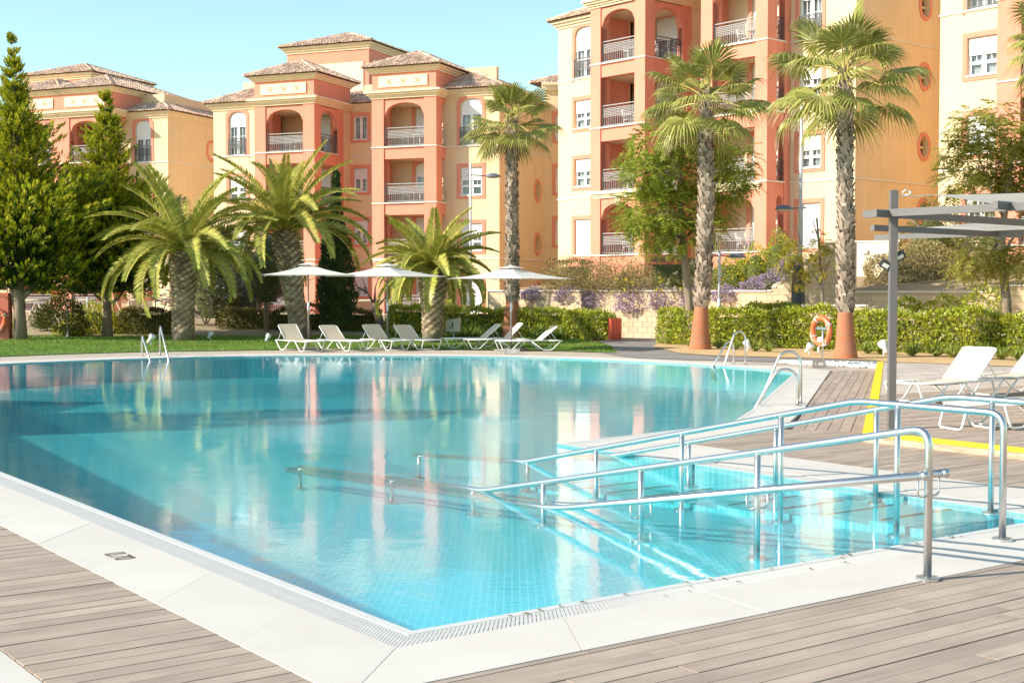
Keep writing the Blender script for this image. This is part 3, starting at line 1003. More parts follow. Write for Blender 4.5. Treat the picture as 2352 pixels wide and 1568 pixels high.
def round_window(B, mp, u, v, r, rv=None):
    rv = rv or r
    n = 28
    def el(e): return [(u + (r + e) * math.cos(2 * math.pi * k / n), v + (rv + e) * math.sin(2 * math.pi * k / n)) for k in range(n)]
    rg = MB(); o, e = el(-.0), el(.17)
    bk = MB()
    for i in range(n):
        j = (i + 1) % n
        rg.face(mp(*o[i], .05), mp(*e[i], .05), mp(*e[j], .05), mp(*o[j], .05))
        rg.face(mp(*e[i], .05), mp(*e[i], 0), mp(*e[j], 0), mp(*e[j], .05))
        bk.face(mp(*o[i], .05), mp(*o[j], .05), mp(*o[j], -.3), mp(*o[i], -.3))
    f = B.part(rg, 'round_window', M['pink'])
    B.part(bk, 'reveal', M['cream'], f)
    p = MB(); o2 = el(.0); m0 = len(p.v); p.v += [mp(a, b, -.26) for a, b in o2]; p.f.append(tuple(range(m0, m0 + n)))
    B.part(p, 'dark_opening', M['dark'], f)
    c = MB(); mbox(c, mp, u - r, u + r, v - .05, v + .05, -.26, -.2); mbox(c, mp, u - .05, u + .05, v - rv, v + rv, -.26, -.21)
    B.part(c, 'cross_bar', M['trim'], f)
def corner_pieces(B, mp, u, v, r, rv):
    """the four pieces that round off a rectangular hole"""
    sq = [(u - r, v - rv), (u + r, v - rv), (u + r, v + rv), (u - r, v + rv)]
    c_ = MB()
    for qd in range(4):
        cx_, cy_ = sq[(qd + 2) % 4]
        for k in range(7):
            t0, t1 = math.pi / 2 * qd + math.pi / 14 * k, math.pi / 2 * qd + math.pi / 14 * (k + 1)
            c_.face(mp(cx_, cy_, .002), mp(u + r * math.cos(t0), v + rv * math.sin(t0), .002), mp(u + r * math.cos(t1), v + rv * math.sin(t1), .002))
    B.part(c_, 'wall_corner_piece', M['cream'])
def hole_round(u, v, r, rv=None): return (u - r, u + r, v - (rv or r), v + (rv or r), 0)
def moulding(mb, x0, y0, x1, y1, z0, steps, sides='frlb'):
    """stepped cornice round the block x0..x1, y0..y1; steps: (height, projection)"""
    z = z0
    for h, e in steps:
        mb.box(x0 - e, y0 - e, z, x1 + e, y1 + e, z + h)
        z += h
    return z
def hip_roof(B, x0, y0, x1, y1, z, rise, over=.45, parent=None, tw=.21, tl=.36):
    x0, y0, x1, y1 = x0 - over, y0 - over, x1 + over, y1 + over
    w, d = x1 - x0, y1 - y0
    r = min(w, d) / 2
    zt = z + rise
    if w >= d: A, C = Vector((x0 + r, y0 + r, zt)), Vector((x1 - r, y0 + r, zt))
    else: A, C = Vector((x0 + r, y0 + r, zt)), Vector((x0 + r, y1 - r, zt))
    c = [Vector((x0, y0, z)), Vector((x1, y0, z)), Vector((x1, y1, z)), Vector((x0, y1, z))]
    base = MB()
    if w >= d: planes = [(c[0], c[1], C, A), (c[1], c[2], C, C), (c[2], c[3], A, C), (c[3], c[0], A, A)]
    else: planes = [(c[0], c[1], A, A), (c[1], c[2], C, A), (c[2], c[3], C, C), (c[3], c[0], A, C)]
    for p in planes: base.face(*(p if (p[2] - p[3]).length > 1e-4 else p[:3]))
    base.face(*[v - V3(0, 0, .02) for v in c[::-1]])
    rf = B.part(base, 'roof', M['tile_under'])
    t = MB()
    for a, b, e, f in planes:
        # a-b eave, b-e right hip, f-a left hip
        ux = (b - a).normalized(); W_ = (b - a).length
        mid = (e + f) / 2
        vy = (mid - a) - ux * (mid - a).dot(ux)
        Ls = vy.length; vy.normalize(); nn = ux.cross(vy)
        if nn.z < 0: nn = -nn
        fl = (f - a).dot(ux); el_ = (e - a).dot(ux)
        n = int(W_ / tw)
        for k in range(n):
            u = (k + .5) * W_ / n
            ml = Ls * min(1, u / max(fl, 1e-3), (W_ - u) / max(W_ - el_, 1e-3))
            rows = max(1, round(ml / tl))
            for q in range(rows):
                s0, s1 = ml * q / rows - (.05 if q == 0 else .02), ml * (q + 1) / rows
                jx = random.uniform(-.008, .008); jz = random.uniform(0, .012)
                m0 = len(t.v)
                for s_, lift, hw in ((s0, .035 + jz, .104), (s1, .008 + jz, .088)):
                    for ang in (-1, -.38, .38, 1):
                        off_ = hw * ang; hgt = .075 * (1 - ang * ang) + lift
                        t.v.append(tuple(a + ux * (u + off_ + jx) + vy * s_ + nn * hgt))
                t.f += [(m0 + i, m0 + i + 1, m0 + 5 + i, m0 + 4 + i) for i in range(3)]
                t.f.append((m0 + 3, m0 + 2, m0 + 1, m0))
    B.part(t, 'roof_tiles', M['tile'], rf, kind='stuff')
    rd = MB()
    for p, q in ((c[0], A), (c[1], C if w >= d else A), (c[2], C), (c[3], A if w >= d else C), (A, C)):
        L = (q - p).length
        if L < .3: continue
        n = max(1, int(L / .38))
        for k in range(n):
            rd.tube([p.lerp(q, k / n) + V3(0, 0, .07), p.lerp(q, (k + 1.06) / n) + V3(0, 0, .055)], [.10, .085], 6, cap=True)
    B.part(rd, 'ridge_tiles', M['tile'], rf, kind='stuff')
    return rf
def attic_motif(mb, mp, u, v, s=.22):
    """little square of four corner darts round a lozenge"""
    for sx, sy in ((-1, -1), (1, -1), (1, 1), (-1, 1)):
        a, b = (u + sx * s, v + sy * s), None
        mb.face(mp(u + sx * s, v + sy * s, .045), mp(u + sx * s, v + sy * s * .25, .045), mp(u + sx * s * .25, v + sy * s, .045))
    q = s * .62
    mb.face(mp(u, v - q, .046), mp(u + q, v, .046), mp(u, v + q, .046), mp(u - q, v, .046))
MONO = None
def balcony_set(B, x, y, z, which):
    """white plastic table with two chairs standing on a balcony"""
    global MONO
    wpt = B.w(x, y, z)
    rz = math.atan2(B.er.y, B.er.x)
    if MONO is None:
        t = thing('balcony_table', 'white plastic table', 'table', wpt, rz, 'balcony tables')
        MB().lathe([(.001, .69), (.40, .69), (.42, .705), (.40, .72), (.001, .72)], n=18).build('tabletop', M['plastic'], t)
        for a in (45, 135, 225, 315):
            c, s = math.cos(rad(a)), math.sin(rad(a))
            MB().bar((c * .24, s * .24, .69), (c * .32, s * .32, 0), .045).build('leg', M['plastic'], t)
        ch = thing('balcony_chair', 'white plastic chair', 'chair', wpt, rz, 'balcony chairs')
        MB().box(-.23, -.22, .41, .23, .22, .445).build('seat', M['plastic'], ch)
        b = MB()
        for k in range(5): b.bar((-.19 + .095 * k, .21, .44), (-.21 + .105 * k, .30, .86), .05, .02)
        b.bar((-.25, .305, .87), (.25, .305, .87), .07, .05); b.bar((-.23, .22, .44), (-.25, .30, .87), .05); b.bar((.23, .22, .44), (.25, .30, .87), .05)
        b.build('backrest', M['plastic'], ch)
        for sx in (-1, 1):
            MB().bar((sx * .25, -.18, .64), (sx * .25, .24, .66), .05, .03).build('armrest', M['plastic'], ch)
            MB().bar((sx * .24, -.22, .64), (sx * .26, -.25, 0), .045).build('leg', M['plastic'], ch)
            MB().bar((sx * .22, .2, .43), (sx * .25, .27, 0), .045).build('leg', M['plastic'], ch)
        MONO = (t, ch)
        t['label'] = 'round white plastic table on ' + which
        ch.location = B.w(x - .62, y + .05, z); ch.rotation_euler = (0, 0, rz + 1.4); ch['label'] = 'white chair left of the table on ' + which
    else:
        t, ch = MONO
        dup(t, wpt, rz, 'round white plastic table on ' + which)
        dup(ch, B.w(x - .62, y + .05, z), rz + 1.4 + random.uniform(-.3, .3), 'white chair left of the table on ' + which)
    dup(MONO[1], B.w(x + .62, y + .12, z), rz - 1.3 + random.uniform(-.3, .3), 'white chair right of the table on ' + which)

def tower(B, x0, x1, y, deep, base, floors, top, name, arched=(), pil=.72, lod=2.3, door='half', attic=.95, rise=1.05, sideopen=1.9, furnish=(), roof=True,
          attic_panel=True, keystone=False, sidewall=True, backdoors=True):
    """loggia tower: two front pillars, one balcony per floor, arched openings on the floors in arched, attic with a panel, hip roof
    floors: floor heights; top: height where the cornice starts; deep: how far the tower reaches back"""
    ya, yb = y, y + deep
    pl, cr = MB(), MB()
    for k, xx in enumerate((x0, x1 - pil)):
        P = MB(); P.box(xx, ya, base, xx + pil, ya + pil, top)
        B.part(P, 'pillar', M['pink'])
    bp = MB(); bp.box(x1 - .30, ya + pil + sideopen, base, x1, ya + pil + sideopen + .62, top); B.part(bp, 'pillar', M['pink'])
    lp = MB(); lp.box(x0 - .003, ya + pil, base, x0 + .3, ya + lod, top); B.part(lp, 'side_wall', M['pink'])
    if sidewall:
        s = MB(); wall(s, right(x1 - .02), ya + pil + sideopen + .62, yb, base, top); B.part(s, 'side_wall', M['cream'])
    yback = ya + pil + sideopen + .3
    xi0, xi1 = x0 + .3, x1 - .05
    bkw = MB(); bh = []
    lf = [z for z in floors]
    for z in lf:
        xd = x0 + pil + (x1 - x0 - 2 * pil) * .72
        bh.append((xd - .75, xd + .75, z + .02, z + 2.3, .28 if z in door_arch else 0))
    wall(bkw, front(yback), xi0 - .3, x1, base, top, bh if backdoors else ())
    B.part(bkw, 'loggia_back_wall', M['cream'])
    for z, h in zip(lf, bh):
        if backdoors: window(B, front(yback), h, kind=random.choice(('half', 'half', 'low', 'most')), style='door')
    for k, z in enumerate(lf):
        zt = lf[k + 1] if k + 1 < len(lf) else top + .0
        zb = zt - .64 if k + 1 < len(lf) else top - .3
        if k == 0:
            b0 = MB(); b0.box(x0 + pil, ya + .06, base, x1 - pil, ya + .4, z - .01); b0.box(x1 - .36, ya + pil, base, x1 - .04, ya + pil + sideopen, z - .01)
            B.part(b0, 'parapet', M['pink'])
        # floor slab with its pink band, white ledge
        sl_ = MB(); sl_.box(x0 + .32, ya + .5, z - .25, x1 - .4, yback - .01, z); B.part(sl_, 'balcony_floor', M['path'])
        ce = MB(); ce.box(x0 + .31, ya + .45, zb + .01, x1 - .37, yback - .012, zb + .16); B.part(ce, 'ceiling', M['cream'])
        led = MB(); led.box(x0 + pil - .02, ya - .05, z - .035, x1 - pil + .02, ya + .45, z + .03)
        led.box(x1 - .42, ya + pil - .01, z - .035, x1 + .05, ya + pil + sideopen + .01, z + .03)
        led.box(x0 - .045, ya - .045, z - .03, x0 + pil, ya + .3, z + .025); led.box(x1 - pil, ya - .045, z - .03, x1 + .045, ya + pil, z + .025)
        B.part(led, 'ledge', M['ledge'])
        sp = MB()
        arch = k in arched
        h = (x0 + pil, x1 - pil, z, zb + (.0 if not arch else .06), .72 if arch else 0)
        hs = (ya + pil, ya + pil + sideopen, z, zb + (.0 if not arch else .06), .8 if arch else 0)
        wall(sp, front(ya + .06), x0 + pil, x1 - pil, z + .03, zt - .035, (((h[0], h[1], z + .03, h[3], h[4])),), reveal=.36)
        wall(sp, right(x1 - .05), ya + pil, ya + pil + sideopen, z + .03, zt - .035, ((hs[0], hs[1], z + .03, hs[3], hs[4]),), reveal=.3)
        B.part(sp, 'arch' if arch else 'lintel', M['pink'])
        rl = MB(); railing_mesh(rl, front(ya + .16), x0 + pil + .02, x1 - pil - .02, z + .03, 0)
        B.part(rl, 'railing', M['iron_lit'])
        rs = MB(); railing_mesh(rs, right(x1 - .16), ya + pil + .02, ya + pil + sideopen - .02, z + .03, 0)
        B.part(rs, 'railing', M['iron'])
        if keystone and arch and k == 0:
            ks = MB(); xm = (x0 + x1) / 2
            ks.face((xm - .14, ya + .02, zb - .02), (xm + .14, ya + .02, zb - .02), (xm + .2, ya + .02, zt - .3), (xm - .2, ya + .02, zt - .3))
            ks.box(xm - .14, ya + .02, zb - .02, xm + .14, ya + .1, zt - .3); B.part(ks, 'keystone', M['trim'])
            mo = MB(); moulding(mo, x0 + pil * .5, ya + .05, x1 - pil * .75, ya + .3, zt - .32, ((.1, .08), (.09, .14), (.1, .22))); B.part(mo, 'balcony_moulding', M['trim'])
        lamp = MB(); xd = x0 + pil + (x1 - x0 - 2 * pil) * .72
        lamp.lathe([(.001, .12), (.10, .10), (.14, .03), (.13, 0), (.001, 0)][::-1], (xd, yback - .02, z + 2.52), 12, (0, -1, 0)); B.part(lamp, 'wall_lamp', M['lamp_glass'])
    for k in furnish:
        if k < len(lf): balcony_set(B, x0 + pil + (x1 - x0 - 2 * pil) * .6, ya + 1.25, lf[k], f'the {("lowest", "second", "third", "top")[k]} balcony of {name}')
    # cornice, attic, eaves, roof
    mo = MB(); z = moulding(mo, x0, ya, x1, yb, top, ((.10, .06), (.09, .14), (.10, .24), (.11, .34)))
    B.part(mo, 'cornice', M['trim'])
    if not roof: return z
    at = MB(); at.box(x0 + .02, ya + .02, z, x1 - .02, yb, z + attic); B.part(at, 'attic', M['pink'])
    if attic_panel:
        p = MB(); mbox(p, front(ya + .02), x0 + .45, x1 - .5, z + attic * .22, z + attic * .83, 0, .07); pn = B.part(p, 'attic_panel', M['panel'])
        mo = MB()
        for f in (-.25, 0, .25): attic_motif(mo, front(ya - .02), (x0 + x1) / 2 + f * (x1 - x0) * .88, z + attic * .52, .14)
        B.part(mo, 'motif', M['pink'], pn)
    mo = MB(); z2 = moulding(mo, x0, ya, x1, yb, z + attic, ((.10, .07), (.10, .17), (.10, .30)))
    B.part(mo, 'eave_moulding', M['trim'])
    hip_roof(B, x0, ya, x1, yb, z2 + .01, rise, .42)
    return z2
door_arch = set()

# ---- building M, in the middle of the picture
MF = [.46, 3.46, 6.46, 9.46]
B = Bld((.924, -.383), (.383, .924), 'coral and cream apartment block behind the date palms, with two loggia towers and penthouse', (-36.5, 64.5, .2), MF)
MT = 12.05
ya = 64.5
xA0, xA1 = B.lx(588, ya), B.lx(724.5, ya)
xB0, xB1 = B.lx(856, ya), B.lx(1003, ya)
door_arch = {6.46}
tower(B, xA0, xA1, ya, 4.1, -.3, MF, MT, 'middle block, left tower', arched=(0, 3), furnish=(1, 3))
tower(B, xB0, xB1, ya, 4.1, -.3, MF, MT, 'middle block, right tower', arched=(0, 3), furnish=(2, 3), sideopen=.75, keystone=True, sidewall=False)
# left wing
xw = B.lx(494.5, 65.5)
wh = []
def wcol(px0, px1, y): return B.lx(px0, y), B.lx(px1, y)
a, b = wcol(529, 569, 65.5)
wh = [(a, b, 9.5, 12.0, .35), (a, b, 6.9, 8.3, 0), (a, b, 3.9, 5.3, 0), (a, b, .6, 2.3, 0)]
mb = MB(); wall(mb, front(65.5), xw, xA0 + .1, -.3, MT + .45, wh); wall(mb, left(xw), -72, -65.5, -.3, MT + .45)
wall(mb, right(xw + 3.2), 66, 72, -.3, MT)
B.part(mb, 'wing_wall', M['cream'])
window(B, front(65.5), wh[0], 'low', 'tall', rail=True)
for h, k in zip(wh[1:], ('half', 'half', 'full')): window(B, front(65.5), h, k)
mb = MB(); z = moulding(mb, xw, 65.5, xA0 - .05, 71.5, MT + .05, ((.13, .07), (.13, .17), (.13, .30))); B.part(mb, 'eave_moulding', M['trim'])
hip_roof(B, xw, 65.5, xA0 + 1.6, 70, z + .01, 1.25, .42)
mb = MB(); mb.box(B.lx(563, 68), 68, z + .3, xA0 + .1, 68.3, z + 1.6); B.part(mb, 'parapet_wall', M['cream'])
for zz in (9.46, 3.46):
    mb = MB()
    mbox(mb, front(65.5), xw - .03, xA0, zz - .035, zz + .03, 0, .045)
    B.part(mb, 'string_course', M['ledge'])
# recess between the towers
yr = 68.6
a, b = B.lx(814, yr), B.lx(846, yr)
rh = [(a, b, z0 + 1.0, z0 + 2.35, 0) for z0 in MF]
mb = MB(); wall(mb, front(yr), xA1 - .1, xB0 + .1, -.3, MT + .4, rh); B.part(mb, 'recess_wall', M['cream'])
for h, k, s in zip(rh, ('most', 'half', 'half', 'none'), ('grid', 'grid', 'grid', 'grid')): window(B, front(yr), h, k, s)
for zz in (9.46 - .0, 3.46):
    mb = MB()
    mbox(mb, front(yr), xA1, xB0, zz - .03, zz + .03, 0, .04)
    B.part(mb, 'string_course', M['ledge'])
mb = MB(); z = moulding(mb, xA1, yr, xB0, yr + 3, MT + .05, ((.13, .07), (.13, .17), (.13, .30))); B.part(mb, 'eave_moulding', M['trim'])
hip_roof(B, xA1 - 2, yr, xB0 + 2, yr + 3.4, z + .01, .95, .42)
mb = MB(); mb.box(xA1, yr + 1.6, z, xB0, yr + 2, z + 1.35); B.part(mb, 'parapet_wall', M['cream'])
# right wall beside tower B
y2 = 65.7
xR = B.lx(1147, y2)
a, b = B.lx(1057.5, y2), B.lx(1108, y2)
qh = [(a, b, 9.5, 12.0, .38), (a, b, 6.85, 8.35, 0), (a, b, 3.9, 5.35, 0), (a, b, .55, 2.45, 0)]
mb = MB(); wall(mb, front(y2), xB1 - .3, xR, -.3, MT + .1, qh)
rd = [B.ly(1234, xR), B.ly(1234, xR)]
wall(mb, right(xR), y2, y2 + 6.7, -.3, MT + .1, [hole_round(B.ly(1234, xR), v, .36, .5) for v in (10.5, 7.4, 4.4, 1.6)], reveal=.31)
B.part(mb, 'wing_wall', M['cream'])
window(B, front(y2), qh[0], 'low', 'tall', rail=True)
for h, k in zip(qh[1:], ('half', 'half', 'full')): window(B, front(y2), h, k)
yw = B.ly(1234, xR)
for zz in (10.5, 7.4, 4.4, 1.6): round_window(B, right(xR), yw, zz, .36, .5); corner_pieces(B, right(xR), yw, zz, .36, .5)
for zz in (9.46, 3.46):
    mb = MB()
    mbox(mb, front(y2), xB1 - .02, xR + .04, zz - .035, zz + .03, 0, .045); mbox(mb, right(xR), y2, y2 + 6.7, zz - .035, zz + .03, 0, .045)
    B.part(mb, 'string_course', M['ledge'])
mb = MB(); z = moulding(mb, xB1 - .3, y2, xR, y2 + 6.5, MT + .05, ((.13, .07), (.13, .17), (.13, .30))); B.part(mb, 'eave_moulding', M['trim'])
hip_roof(B, xB1 - 2.4, y2, xR, y2 + 4.6, z + .01, 1.2, .42)
mb = MB(); mb.box(xB1, y2 + 2.2, z, xR - 1.1, y2 + 2.5, z + 1.5); B.part(mb, 'parapet_wall', M['cream'])
# canted wing running on to the right, mostly hidden by the nearer block
yc = y2 + 6.7
mb = MB()
ang = Vector((.93, .37))                                             # world x axis in local coordinates, roughly
def cant(u, v, d=0.0): return (xR + ang.x * u + .37 * d, yc + ang.y * u - .93 * d, v)
ch = [(.62, 2.0, z0 + .95, z0 + 2.4, 0) for z0 in (MF[1], MF[2], MF[3])]
wall(mb, cant, 0, 9, -.3, MT + 1.6, ch); B.part(mb, 'wing_wall', M['cream'])
for h in ch: window(B, cant, h, 'half')
mb = MB()
for zz in (9.46, 3.46): mbox(mb, cant, 0, 9, zz - .035, zz + .03, 0, .045)
mbox(mb, cant, -.2, 9, MT + 1.2, MT + 1.45, 0, .2); mbox(mb, cant, -.2, 9, MT + 1.45, MT + 1.62, 0, .34)
B.part(mb, 'string_course', M['trim'])
hip_roof(B, xR - .5, yc + .6, xR + 9, yc + 7, MT + 1.65, 1.5, .5)
# penthouse
yp = 72.0
xp0, xp1 = B.lx(664, yp), B.lx(850, yp)
zp0, zp1 = MT + .4, ZAT(112, B.w(xp1, yp, 0).y)
mb = MB(); mb.box(xp0, yp, zp0 - 1, xp1, yp + 5.6, zp1); pw = B.part(mb, 'penthouse', M['pink'])
mb = MB(); mbox(mb, front(yp), B.lx(668, yp), B.lx(838, yp), zp0, zp1 - .75, 0, .06); B.part(mb, 'panel', M['panel'], pw)
window(B, front(yp - .06), (B.lx(719, yp), B.lx(738, yp), zp0 + 1.5, zp1 - 1.6, 0), 'third', 'tall', sur=False, recess=.05)
mb = MB(); mbox(mb, right(xp1), yp + .5, yp + 5, zp0, zp1 - .6, 0, .05); B.part(mb, 'panel', M['panel'], pw)
mb = MB(); z = moulding(mb, xp0, yp, xp1, yp + 5.6, zp1, ((.13, .07), (.13, .17), (.13, .30))); B.part(mb, 'eave_moulding', M['trim'])
hip_roof(B, xp0, yp, xp1, yp + 5.6, z + .01, 1.15, .42)
mb = MB(); mb.box(xw + .1, 69.4, -.3, xR - .8, 74, MT - .1); B.part(mb, 'core', M['cream'])

# ---- building L, far left behind the conifers
B = Bld((.924, -.383), (.383, .924), 'coral apartment block far left behind the golden conifers, with stacked tiled roofs', (-56, 66.7, .2), MF)
yl = 66.7
xl1 = B.lx(390, yl)
xl0 = B.lx(280, yl)
a, b = B.lx(316, yl), B.lx(352, yl)
lh = [(a, b, 9.5, 12.0, .35), (a, b, 6.9, 8.3, 0), (a, b, 3.9, 5.3, 0)]
mb = MB(); wall(mb, front(yl), xl0 - .5, xl1, -.3, MT + .1, lh); wall(mb, right(xl1), yl, yl + 9, -.3, MT + .1); B.part(mb, 'wing_wall', M['cream'])
window(B, front(yl), lh[0], 'half', 'tall', rail=True)
for h in lh[1:]: window(B, front(yl), h, 'half')
for zz in (10.5, 7.5): round_window(B, right(xl1), B.ly(489, xl1), zz, .36, .5)
for zz in (9.46, 3.46):
    mb = MB()
    mbox(mb, front(yl), xl0, xl1 + .04, zz - .035, zz + .03, 0, .045); mbox(mb, right(xl1), yl, yl + 9, zz - .035, zz + .03, 0, .045)
    B.part(mb, 'string_course', M['ledge'])
mb = MB(); z = moulding(mb, xl0, yl, xl1, yl + 8.5, MT + .05, ((.13, .07), (.13, .17), (.13, .30))); B.part(mb, 'eave_moulding', M['trim'])
hip_roof(B, xl0 - 2, yl, xl1, yl + 8.6, z + .01, 1.3, .42)
mb = MB(); mb.box(xl0 + .2, yl + 1.3, z, xl1 - 1.2, yl + 8, z + 1.25); B.part(mb, 'parapet_wall', M['cream'])
ytl = 65.2
xt1 = B.lx(262, ytl); xt0 = xt1 - 3.9
door_arch = {6.46}
zc = tower(B, xt0, xt1, ytl, 6.5, -.3, MF, MT + .15, 'block behind the conifers', arched=(0, 3), furnish=(3,), attic=1.0, rise=.95)
xt3 = xt0 - .02; xt2 = xt3 - 3.9
tower(B, xt2, xt3, ytl + .05, 6.4, -.3, MF, MT + .15, 'far left block', arched=(0, 3), attic=1.0, rise=.95)
yp = 72.4
xp0, xp1 = B.lx(68, yp), B.lx(216, yp)
zp1 = ZAT(180, B.w(xp1, yp, 0).y)
mb = MB(); mb.box(xp0, yp, MT, xp1, yp + 6, zp1); B.part(mb, 'penthouse', M['pink'])
mb = MB(); z = moulding(mb, xp0, yp, xp1, yp + 6, zp1, ((.13, .07), (.13, .17), (.13, .30))); B.part(mb, 'eave_moulding', M['trim'])
hip_roof(B, xp0, yp, xp1, yp + 6, z + .01, 1.05, .42)
mb = MB(); mb.box(xt2, 70, -.3, xl1 - .1, 76, MT - .1); mb.box(xt2 - 12, 66.5, -.3, xt2, 75, MT - .4); B.part(mb, 'core', M['cream'])

# ---- building R, the near one at the right, and its neighbour
RF = [3.42, 6.42, 9.42, 12.42]
RT_ = 15.05
B = Bld((.656, -.755), (.755, .656), 'tall coral and cream apartment block behind the fan palms, with open balconies', (-41, 47.3, 2.4), RF)
yt1 = 44.9
x10, x11 = B.lx(1355, yt1), B.lx(1479, yt1)
door_arch = {3.42}
tower(B, x10, x11, yt1, 6.0, 1.6, RF, RT_, 'tall block, left tower', arched=(0, 3), furnish=(0, 1, 2, 3), pil=.66, keystone=True, attic=1.2)
yt2 = 45.7
x20, x21 = B.lx(1606, yt2), B.lx(1758, yt2)
door_arch = {6.42}
tower(B, x20, x21, yt2, 6.0, 1.6, RF, RT_ + .3, 'tall block, right tower', arched=(0, 3), furnish=(0, 1, 3), pil=.66, keystone=True, attic=1.2, sideopen=.55, sidewall=False)
ym = 47.3
xw = B.lx(1281.5, ym)
a = B.lx(1319, ym); b = B.lx(1361, ym)
wh = [(a, b, 12.46, 15.0, .35), (a, b, 9.95, 11.35, 0), (a, b, 7.0, 8.4, 0), (a, b, 3.55, 5.35, 0)]
mb = MB(); wall(mb, front(ym), xw, x10 + .3, 1.5, RT_ + .1, wh); wall(mb, left(xw), -54, -ym, 1.5, RT_ + .1); B.part(mb, 'wing_wall', M['cream'])
window(B, front(ym), wh[0], 'half', 'tall', rail=True)
for h, k in zip(wh[1:], ('half', 'half', 'full')): window(B, front(ym), h, k)
mb = MB(); mbox(mb, front(ym), B.lx(1306, ym), x10, 1.6, 3.5, 0, .03); B.part(mb, 'plinth_panel', M['pink'])
for zz in (12.42, 6.42):
    mb = MB()
    mbox(mb, front(ym), xw - .04, x10, zz - .035, zz + .03, 0, .045)
    B.part(mb, 'string_course', M['ledge'])
mb = MB(); z = moulding(mb, xw, ym, x10 + .1, ym + 6, RT_ + .05, ((.13, .07), (.13, .17), (.13, .30))); B.part(mb, 'eave_moulding', M['trim'])
hip_roof(B, xw, ym, x10 + 2.5, ym + 5, z + .01, 1.3, .42)
# recess between towers
yr = 50.9
mb = MB(); wall(mb, front(yr), x11 - .2, x20 + .3, 1.5, RT_ + .3); B.part(mb, 'recess_wall', M['cream'])
mb = MB(); z = moulding(mb, x11, yr, x20, yr + 2, RT_ + .05, ((.13, .07), (.13, .17), (.13, .30))); B.part(mb, 'eave_moulding', M['trim'])
hip_roof(B, x11 - 2, yr, x20 + 2, yr + 3, z + .01, .9, .42)
# wall to the right of the second tower
xR = B.lx(1960, ym)
a, b = B.lx(1830, ym), B.lx(1882, ym)
qh = [(a, b, 12.46, 15.0, .35), (a, b, 10.0, 11.4, 0), (a, b, 7.0, 8.4, 0), (a, b, 3.6, 5.5, 0)]
mb = MB(); wall(mb, front(ym), x21 - .2, xR, 1.5, RT_ + 1.5, qh)
rw = [(B.ly(2116, xR), z0) for z0 in (14.15, 11.1, 8.05, 5.2)]
wall(mb, right(xR), ym, ym + 9, 1.5, RT_ + 1.5, [hole_round(u, v, .34, .46) for u, v in rw], reveal=.31)
B.part(mb, 'wing_wall', M['cream'])
for u, v in rw:
    round_window(B, right(xR), u, v, .34, .46)
    corner_pieces(B, right(xR), u, v, .34, .46)
window(B, front(ym), qh[0], 'low', 'tall', rail=True)
for h, k in zip(qh[1:], ('half', 'half', 'full')): window(B, front(ym), h, k)
for zz in (12.42, 6.42):
    mb = MB()
    mbox(mb, front(ym), x21, xR + .04, zz - .035, zz + .03, 0, .045); mbox(mb, right(xR), ym, ym + 9, zz - .035, zz + .03, 0, .045)
    B.part(mb, 'string_course', M['ledge'])
mb = MB(); z = moulding(mb, x21 - .2, ym, xR, ym + 9, RT_ + 1.55, ((.13, .07), (.13, .17), (.13, .30))); B.part(mb, 'eave_moulding', M['trim'])
hip_roof(B, x21 - 2, ym, xR, ym + 8, z + .01, 1.3, .42)
mb = MB(); mb.box(xw + .1, 52, 1.6, xR - .8, 58, RT_ - .2); B.part(mb, 'core', M['cream'])

B = Bld((.656, -.755), (.755, .656), 'cream apartment wing at the right picture edge with a coral balcony tower', (-26, 47.1, 2.4), RF)
y4 = 47.1
x40 = B.lx(2151, y4)
x4t = B.lx(2312, y4)
a, b = B.lx(2213, y4), B.lx(2284, y4)
nh = [(a, b, 12.46, 14.9, .35), (a, b, 9.95, 11.4, 0), (a, b, 7.0, 8.45, 0), (a, b, 4.0, 5.45, 0)]
mb = MB(); wall(mb, front(y4), x40, x4t + .2, 1.5, RT_ + 1.5, nh); wall(mb, left(x40), -56, -y4, 1.5, RT_ + 1.5); B.part(mb, 'wing_wall', M['cream'])
window(B, front(y4), nh[0], 'none', 'tall', rail=True)
for h in nh[1:]: window(B, front(y4), h, 'half')
for zz in (12.42, 6.42):
    mb = MB()
    mbox(mb, front(y4), x40 - .04, x4t, zz - .035, zz + .03, 0, .045)
    B.part(mb, 'string_course', M['ledge'])
door_arch = set()
tower(B, x4t, x4t + 3.7, y4 - 1.0, 6, 1.6, RF, RT_ + .3, 'right edge wing', arched=(0, 3), furnish=(), pil=.95, roof=False)
mb = MB(); mb.box(x40 + .1, 52, 1.6, x4t + 9, 58, RT_ + 1.4); mb.box(x4t + 3.7, y4, 1.6, x4t + 9, 53, RT_ + 1.4); B.part(mb, 'core', M['cream'])
mb = MB(); mb.box(x40 - 4.2, 54.2, 1.6, x40 + .2, 58, RT_ + 1.4); B.part(mb, 'stair_core', M['cream'])
